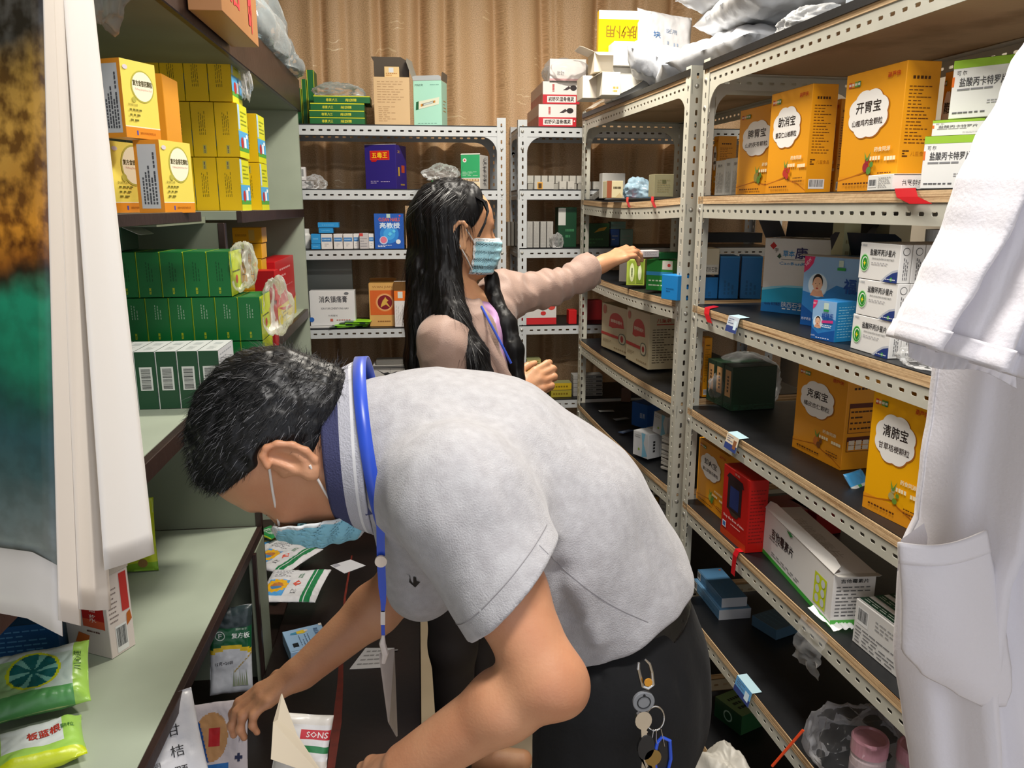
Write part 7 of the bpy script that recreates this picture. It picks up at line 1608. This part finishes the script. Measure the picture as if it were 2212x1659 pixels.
# the paper packet he holds at the lower edge
def held(u, v):
    if v < .3 or v > .86: return soft('#d9d3ca')
    if .62 < v < .78 and u > .45: return soft('#c02a35')
    if .42 < v < .52 and u > .45: return soft('#2a7a48')
    return soft('#dcdad9')
hc = J(655, 1610, .98)
mm = pouch(.075, .085, .012, held, 120, .003, 40, lambda F_: (F_.text('SONS', .76, .7, .09, I('#e9dcd8'), w=.4, bold=.04), F_.disc(.2, .6, .1, I('#c22a30'))), .05)
lay(mm, 'paper_packet', 'opened white packet with red and green bands in front of his hands', 'packet', hc, -.1, (1.1, .1))
mb = MB(); q = [J(607, 1500, .95), J(590, 1560, .93), J(585, 1640, .92), J(700, 1680, .95), J(640, 1590, .95), J(612, 1530, .96)]
mb.add(q+[p+np.array([.001, .002, 0]) for p in q], [tuple(range(6)), tuple(range(6, 12))[::-1]]+[(i, (i+1) % 6, 6+(i+1) % 6, 6+i) for i in range(6)], P('#e6d9bf')); tag(mb.build('torn_flap'), 'cream torn flap of paper standing before the held packet', 'paper')
# ------------------------------------------------------------------ the woman reaching into the rack
wom = empty('person', (0, 0, 0)); tag(wom, 'woman with long black hair in a dusty pink jacket reaching into the rack', 'person')
WS = skin('woman_skin', '#d3a179', '#bd8562')
wp = Pose(J(984, 499, 2.02), (.965, .24, -.06), (.05, 0, 1), .99)
rs_, ls_ = J(960, 742, 1.86), J(1085, 640, 2.13)     # right (near) and left shoulder
wt, wr_ = jchain([(1010, 668, 2.03, 50), (1008, 730, 2.0, 92), (1010, 830, 1.99, 98), (1005, 960, 1.98, 92), (1005, 1080, 1.98, 105)])
WL = unit(ls_-rs_); WL = unit(WL*np.array([1, 1, .2])); wss = [1, 1.35, 1.25, 1.2, 1.3]
lel, lwr = J(1190, 622, 2.19), J(1298, 572, 2.24)
rel, rwr = J(985, 935, 1.84), J(1108, 850, 1.93)
def woman_body(p):
    d = head_d(wp.loc(p))*wp.sc
    d = smin(d, chain(p, [wp.w((-.03, 0, -.04)), wp.w((-.035, 0, -.1)), wt[0]], [.05, .046, .052], .02), .03)
    d = smin(d, chain(p, wt, [r*.8 for r in wr_], .04, WL, wss), .04)
    d = smin(d, cone(p, wt[1], rs_, .05, .045), .04); d = smin(d, cone(p, wt[1], ls_, .05, .045), .04)
    d = smin(d, chain(p, [ls_, lel, lwr], [.045, .038, .025], .02), .03)
    d = smin(d, chain(p, [rs_, rel, rwr], [.045, .038, .026], .02), .03)
    d = smin(d, hand_d(p, lwr, J(1385, 528, 2.30)-lwr, np.array([-.15, -.35, .9]), .95, 0, 1, (.5, .55, .6, .7), (.9, .9), .024), .014)
    d = smin(d, hand_d(p, rwr, J(1168, 818, 1.95)-rwr, np.array([-.15, -.9, .35]), .95, 0, 1, (.75, .9, 1.0, 1.1), (.3, .5), .025), .014)
    for s_ in (-1, 1):
        h_ = wt[4]+WL*.08*s_; d = smin(d, chain(p, [h_, (h_[0], h_[1], .48), (h_[0]-.01, h_[1], .08)], [.075, .05, .036], .03), .04); d = smin(d, cone(p, (h_[0]-.02, h_[1], .045), (h_[0]+.12, h_[1]-.02, .035), .036, .03), .03)
    return d
nets(woman_body, (-.25, 1.65, -.02), (.98, 2.5, 1.78), .0036, 'body', [WS], wom)
# jacket
JK = mat('dusty_pink_cloth', '#a3877a', .62, var=.04, scale=25, bump=.2, bscale=300, sheen=.25)
def jacket(p):
    t = chain(p, wt[1:], [r*1.0+.006 for r in wr_[1:]], .04, WL, wss[1:]); t = smin(t, cone(p, wt[1]+UZ*.015, rs_, .07, .062), .05); t = smin(t, cone(p, wt[1]+UZ*.02, ls_, .07, .062), .04)
    a = chain(p, [rs_, rel, rwr*.45+rel*.55], [.056, .055, .05], .03); b = chain(p, [ls_, lel, lwr*.82+lel*.18], [.062, .052, .046], .03)
    d = smin(smin(t, a, .04), b, .03)
    d = smax(d, (p-(lwr*.86+lel*.14))@unit(lwr-lel), .003)
    d = smax(d, -cone(p, lwr*.86+lel*.14, lwr*1.1-lel*.1, .036, .04), .003)
    # open front: a wedge from the neck down
    f1, f2 = J(1075, 650, 1.97), J(1128, 800, 1.94); d = smax(d, -cone(p, f1, f2, .040, .034), .006)
    d = smax(d, -chain(p, [wp.w((-.03, 0, -.05)), wt[0]+UZ*.03, wt[0]-UZ*.012], [.075, .07, .066]), .008)
    ax_ = unit(lwr-lel); fold = np.sin((p@ax_)*150+vnoise(p, 14, 3)*5)*.004*np.exp(-(cone(p, ls_*.4+lel*.6, lel*.7+lwr*.3, 0, 0)/.07)**2)
    return d+fold+vnoise(p, 12, 4)*.016+np.abs(vnoise(p*np.array([1, 1, .8])+vnoise(p, 9, 3)[:, None]*.06, 22, 7))*.016
nets(jacket, (-.25, 1.62, .7), (.95, 2.45, 1.62), .0045, 'jacket', [JK], wom)
# lapel
def onb(x, y, Y): return J(x, y, Y)
mb = MB(); L1 = [onb(1012, 668, 1.925), onb(1030, 705, 1.905), onb(1052, 760, 1.885), onb(1090, 830, 1.87), onb(1128, 905, 1.87)]; L2 = [onb(1026, 664, 1.93), onb(1052, 712, 1.895), onb(1080, 768, 1.875), onb(1112, 822, 1.87), onb(1130, 905, 1.87)]
n_ = len(L1); vs = L1+L2; vs = vs+[v+np.array([-.003, .004, 0]) for v in vs]
mb.add(vs, [(i, i+1, n_+i+1, n_+i) for i in range(n_-1)]+[(2*n_+i, 3*n_+i, 3*n_+i+1, 2*n_+i+1) for i in range(n_-1)]+[(i, 2*n_+i, 2*n_+i+1, i+1) for i in range(n_-1)]+[(n_+i, n_+i+1, 3*n_+i+1, 3*n_+i) for i in range(n_-1)], JK); mb.build('lapel', wom, smooth=True)
PKC = mat('orchid_pink_top', '#c79ac9', .7, var=.03)
def top(p):
    t = chain(p, wt[1:], [r*.93+.004 for r in wr_[1:]], .04, WL, wss[1:]); t = smin(t, cone(p, wt[1]+UZ*.01, wt[1]+UZ*.0, .07, .06), .04)
    d = smax(t, -cone(p, J(1052, 600, 1.93), J(1062, 672, 1.93), .04, .028), .004); return d+vnoise(p, 30, 8)*.004
nets(top, (-.2, 1.7, .9), (.6, 2.4, 1.55), .005, 'blouse', [PKC], wom)
# skirt or trousers below, mostly hidden
def low(p):
    d = chain(p, [wt[3], wt[4], wt[4]-UZ*.12], [wr_[3]*1.02, wr_[4]*1.05, wr_[4]*1.0], .03, WL, wss[2:])
    for s_ in (-1, 1): h_ = wt[4]+WL*.08*s_; d = smin(d, cone(p, h_, (h_[0], h_[1], .5), .085, .062), .03); d = smin(d, cone(p, (h_[0], h_[1], .5), (h_[0], h_[1], .1), .06, .045), .03)
    return d
nets(low, (-.3, 1.65, .05), (.6, 2.4, 1.3), .007, 'trousers', [mat('brown_black_cloth', '#1e1614', .7, var=.1)], wom)
# long hair
WH_ = mat('long_black_hair', '#0c0b0e', .5, var=.3, scale=60, spec=.25)
def jj(L_): return jchain(L_)
hb, hbr = jj([(948, 500, 2.06, 62), (938, 580, 2.03, 55), (937, 680, 1.98, 53), (936, 770, 1.98, 53), (950, 870, 1.98, 50), (960, 960, 1.98, 30)])
hb2, hb2r = jj([(965, 520, 1.97, 38), (962, 600, 1.95, 34), (980, 690, 1.89, 34), (1020, 770, 1.845, 33), (1055, 850, 1.82, 30), (1075, 920, 1.82, 22)])
hf, hfr = jj([(1062, 600, 2.05, 16), (1066, 650, 2.02, 20), (1092, 700, 1.97, 22), (1110, 755, 1.94, 19), (1118, 820, 1.92, 14), (1126, 880, 1.92, 8)])
hs, hsr = jj([(1030, 428, 1.99, 9), (1046, 440, 1.975, 7), (1053, 458, 1.955, 4.5), (1048, 484, 1.935, 3), (1036, 510, 1.93, 2)])
def womhair(p):
    q = wp.loc(p); x, y, z = q[:, 0], np.abs(q[:, 1]), q[:, 2]
    c = smin(ell(q, (-.014, 0, .036), (.106, .085, .094)), ell(q, (.02, 0, .038), (.08, .072, .074)), .03)
    # hairline: runs from the forehead down in front of the ear
    line = x-.050+np.clip(.06-z, 0, .3)*.62
    c = smax(c, line, .006); c = smax(c, -(z+.06), .01)
    d = smin(c, chain(p, hb, hbr, .02, WL, [1, 1.3, 1.4, 1.4, 1.2, 1]), .04); d = smin(d, chain(p, hb2, hb2r, .02), .03)
    d = smax(d, -smax(ell(q, (.0, -.085, -.012), (.021, .05, .034)), -x-.014, .003), .004)   # the ear stays free
    f = chain(p, hf, hfr, .015); d = np.minimum(d, f)
    a = np.arctan2(p[:, 1]-2.0, p[:, 0]+.02-.1*(1.6-p[:, 2]))
    g = vnoise(np.stack([p[:, 0]*95, p[:, 1]*95, p[:, 2]*5], 1), 1, 5)*.006+vnoise(np.stack([p[:, 0]*210, p[:, 1]*210, p[:, 2]*9], 1), 1, 6)*.002
    return d+g
wh = nets(womhair, (-.25, 1.7, .85), (.5, 2.25, 1.8), .0034, 'hair', [WH_], wom, proj_steps=1)
mb = MB()
for k in range(7):
    o_ = np.array([0, -.004*(k % 3), 0]); mb.tube([J(a+k*1.5, b, Y)+o_ for a, b, Y in ((1022, 424, 1.97), (1042, 436, 1.952), (1052-k, 456, 1.938), (1049-2*k, 482, 1.93), (1036-2.5*k, 512, 1.925))], [.002, .0022, .002, .0015, .0005], WH_, 5)
mb.build('fringe', wom)
def hfl(p):
    q = wp.loc(p[None])[0]
    return np.array([.1, 0, -1.0]) if q[2] < .06 else unit(np.array([-.5+.2*q[0]*10, -.5, -.6]))
sw = strands(wh, 5000, .06, hfl, 9, [mat('hair_dark', '#101013', .42, spec=.35), mat('hair_sheen', '#1c1b20', .38, spec=.4)], wd=.0005, jitter=.12, lift=.05, parent=wom, name='hair_strands', keep=lambda c, n: ((n@CF) < .3) & (wp.loc(c)[:, 0] < .02)); sw['kind'] = 'stuff'
# face details
for (pts, r) in (([(.089, -.02, .022), (.084, -.034, .027), (.073, -.046, .024)], [.0015, .0022, .001]), ([(.0865, -.023, -.001), (.0855, -.032, .002), (.076, -.043, .0)], [.0006, .001, .0007])):
    mb = MB(); mb.tube([wp.w(p) for p in pts], r, mat('brow_brown', '#4a3228', .6), 6); mb.build('eyebrow' if r[0] > .001 else 'eyelashes', wom)
wm = empty('face_mask'); tag(wm, 'light blue pleated mask on the face of the long haired woman', 'mask')
MBL2 = mask_mat('mask_pale_blue', '#a9dcea')
mo = mask(wp, 'mask_cloth', wm, xb=(.026, 0), lo=-.106, h=.0026); mo.data.materials[0] = MBL2
ear_strap(wp, wm, -1, (.03, -.025), (.03, -.092), (.07, .06))
mb = MB(); mb.tube([J(1040, 662, 1.93), J(1060, 700, 1.89), J(1084, 745, 1.868), J(1104, 785, 1.86)], .0032, LB, 8); o = mb.build('lanyard'); tag(o, 'thin blue lanyard line on the pink top of the woman', 'lanyard')
# the slim box between her fingertips
put(J(1388, 556, 2.30), J(1424, 560, 2.315), lambda C: (C.F.lines(.1, .2, .9, .8, 4, I('#8a8388'), .3, 3), ), 'slim white box end between her reaching fingertips', '#d6cfd0', d=.045, h=.02, name='medicine_box')
put(J(1425, 560, 2.315), J(1470, 565, 2.33), None, 'slim dark green box end joined beside the white one in her hand', '#1c5a30', d=.045, h=.02, name='medicine_box')
# ------------------------------------------------------------------ white coat hanging at the right edge
CT = mat('white_cotton', '#dcd8dc', .8, var=.01, scale=6, bump=.12, bscale=300, sheen=.2)
coat = empty('white_coat', ony(2120, 900, .62)); tag(coat, 'white lab coat hanging at the right edge with sleeve and patch pocket', 'coat'); C0 = ony(2120, 900, .62)
def itp(tab, y):
    for a, b in zip(tab, tab[1:]):
        if y <= b[0]:
            t = (y-a[0])/(b[0]-a[0]); t = max(0, min(1, t)); t = t*t*(3-2*t)*.5+t*.5; return [a[k]*(1-t)+b[k]*t for k in range(1, len(a))]
    return list(tab[-1][1:])
def tubesheet(name, tab, y0, y1, Yc, b, fold, nv=70, nu=96, par=coat):
    """rows: y, left x, right x; a flattened cloth tube between them"""
    mb = MB(); vs = []
    for j in range(nv):
        y = y0+(y1-y0)*j/(nv-1); xl, xr = itp(tab, y)[:2]; L_, R_ = ony(xl, y, Yc), ony(xr, y, Yc); c = (L_+R_)/2; h = (R_-L_)/2
        for i in range(nu):
            t = 2*math.pi*i/nu; u = .5-.5*math.cos(t) if False else (1-math.cos(t))/2; s_ = math.sin(t)
            p = c-h*math.cos(t)+np.array([0, -1, 0])*b*abs(s_)**.8*(1 if s_ > 0 else -1)+np.array([0, 1, 0])*fold(u, y)*(1 if s_ > 0 else .6)
            vs.append(tuple(p-C0))
    mb.add(vs, [(j*nu+i, j*nu+(i+1) % nu, (j+1)*nu+(i+1) % nu, (j+1)*nu+i) for j in range(nv-1) for i in range(nu)], CT)
    return mb.build(name, par, smooth=True)
bt = [(-400, 2420, 2820), (130, 2310, 2700), (300, 2240, 2660), (470, 2150, 2600), (650, 2085, 2540), (780, 2052, 2520), (900, 2040, 2510), (1000, 2020, 2500), (1129, 2003, 2500), (1200, 1966, 2510), (1300, 1956, 2520), (1426, 1945, 2530), (1563, 1962, 2540), (1660, 1975, 2550), (1950, 1990, 2560)]
def bf(u, y): return .022*math.sin(u*19+y*.0012)*max(0, 1-abs(y-900)/1500)+.01*math.sin(u*41+.6+y*.002)+.012*math.exp(-((u-.22-(y-700)*.00018)/.04)**2)
tubesheet('coat_body', bt, -400, 1950, .66, .05, bf)
stb = [(-300, 2420, 2640), (60, 2285, 2500), (130, 2240, 2440), (200, 2212, 2390), (310, 2135, 2330), (390, 2088, 2290), (480, 2060, 2262), (590, 2006, 2232), (690, 1958, 2200), (722, 1944, 2185)]
def sf(u, y): return .012*math.sin(u*14+y*.006)+.006*math.sin(u*31+y*.011)
def sleeve():
    mb = MB(); nu, nv = 96, 60; vs = []
    for j in range(nv):
        y = -300+(722+300)*j/(nv-1); xl, xr = itp(stb, y)[:2]; sk_ = max(0, (y-300)/422)*78
        L_, R_ = ony(xl, y, .575), ony(xr, y+sk_, .575); c = (L_+R_)/2; h = (R_-L_)/2
        for i in range(nu):
            t = 2*math.pi*i/nu; u = (1-math.cos(t))/2; s_ = math.sin(t)
            vs.append(tuple(c-h*math.cos(t)+np.array([0, -1, 0])*.035*abs(s_)**.8*(1 if s_ > 0 else -1)+np.array([0, 1, 0])*sf(u, y)-C0))
    mb.add(vs, [(j*nu+i, j*nu+(i+1) % nu, (j+1)*nu+(i+1) % nu, (j+1)*nu+i) for j in range(nv-1) for i in range(nu)], CT)
    o = mb.build('sleeve', coat, smooth=True); md = o.modifiers.new('s', 'SOLIDIFY'); md.thickness = .0015
    # turned hem of the cuff
    mb = MB(); vs = []
    for j in range(8):
        f = j/7; y = 690+f*32+f*6; xl, xr = itp(stb, min(y, 722))[:2]; sk_ = 78+f*6
        L_, R_ = ony(xl-2, y+2*f, .572), ony(xr+2, y+sk_, .572); c = (L_+R_)/2; h = (R_-L_)/2
        for i in range(nu):
            t = 2*math.pi*i/nu; u = (1-math.cos(t))/2; s_ = math.sin(t); r_ = .0375+.001*math.sin(t*30)
            vs.append(tuple(c-h*1.004*math.cos(t)+np.array([0, -1, 0])*r_*abs(s_)**.8*(1 if s_ > 0 else -1)+np.array([0, 1, 0])*sf(u, y)-C0))
    mb.add(vs, [(j*nu+i, j*nu+(i+1) % nu, (j+1)*nu+(i+1) % nu, (j+1)*nu+i) for j in range(7) for i in range(nu)], CT)
    o = mb.build('cuff_hem', coat, smooth=True); md = o.modifiers.new('s', 'SOLIDIFY'); md.thickness = .002
sleeve()
def lining():
    """gathered inner edge showing under the cuff"""
    mb = MB(); vs = []; nu, nv = 80, 14
    for j in range(nv):
        f = j/(nv-1)
        for i in range(nu):
            u = i/(nu-1); x = 1962+u*232; y = 738+u*62+f*(32+10*math.sin(u*7)); vs.append(tuple(ony(x, y, .603+.0015*math.sin(u*60+f*2)*f)-C0))
    mb.add(vs, [(j*nu+i, j*nu+i+1, (j+1)*nu+i+1, (j+1)*nu+i) for j in range(nv-1) for i in range(nu-1)], CT); o = mb.build('sleeve_lining', coat, smooth=True); md = o.modifiers.new('s', 'SOLIDIFY'); md.thickness = .001
lining()
def pocket():
    mb = MB(); nu, nv = 40, 40; vs = []; e = [(1945, 1172), (2120, 1146)]
    LT = [(1172, 1943, 2128), (1300, 1950, 2152), (1400, 1949, 2172), (1450, 1990, 2180), (1490, 2060, 2181), (1525, 2125, 2168)]
    for j in range(nv):
        f = j/(nv-1); y = 1172+f*(1523-1172); xl, xr = itp(LT, y)[:2]
        for i in range(nu):
            u = i/(nu-1); x = xl+(xr-xl)*u; yy = y-(26*u-18*math.sin(u*math.pi))*(1-f)
            bulge = .020*math.sin(math.pi*min(1, u*1.0))**.6*(1-f)**.5+.012*math.sin(math.pi*u)*math.sin(math.pi*f)+.014*math.exp(-u*6)*(1-f)
            vs.append(tuple(ony(x, yy, .607-bulge)-C0))
    mb.add(vs, [(j*nu+i, j*nu+i+1, (j+1)*nu+i+1, (j+1)*nu+i) for j in range(nv-1) for i in range(nu-1)], CT); o = mb.build('pocket', coat, smooth=True); md = o.modifiers.new('s', 'SOLIDIFY'); md.thickness = .0022
    mb = MB(); vs = []
    for j in range(6):
        f = j/5*.13; y = 1172+f*(1523-1172); xl, xr = itp(LT, y)[:2]
        for i in range(nu):
            u = i/(nu-1); x = xl-1+(xr-xl+2)*u; yy = y-(26*u-18*math.sin(u*math.pi))*(1-f)-2
            bulge = .020*math.sin(math.pi*u)**.6*(1-f)**.5+.012*math.sin(math.pi*u)*math.sin(math.pi*f)+.014*math.exp(-u*6)*(1-f)
            vs.append(tuple(ony(x, yy, .6045-bulge)-C0))
    mb.add(vs, [(j*nu+i, j*nu+i+1, (j+1)*nu+i+1, (j+1)*nu+i) for j in range(5) for i in range(nu-1)], CT); o = mb.build('pocket_hem', coat, smooth=True); md = o.modifiers.new('s', 'SOLIDIFY'); md.thickness = .002
    mb = MB(); a = [ony(1946, 1166, .60), ony(1975, 1145, .612), ony(1996, 1130, .62), ony(2004, 1160, .625), ony(2000, 1200, .63)]
    vs = []
    for p in a: vs += [tuple(p-C0), tuple(p-C0-UZ*.03)]
    mb.add(vs, [(2*i, 2*i+1, 2*i+3, 2*i+2) for i in range(4)], CT); mb.build('pocket_edge', coat, smooth=True)
pocket()
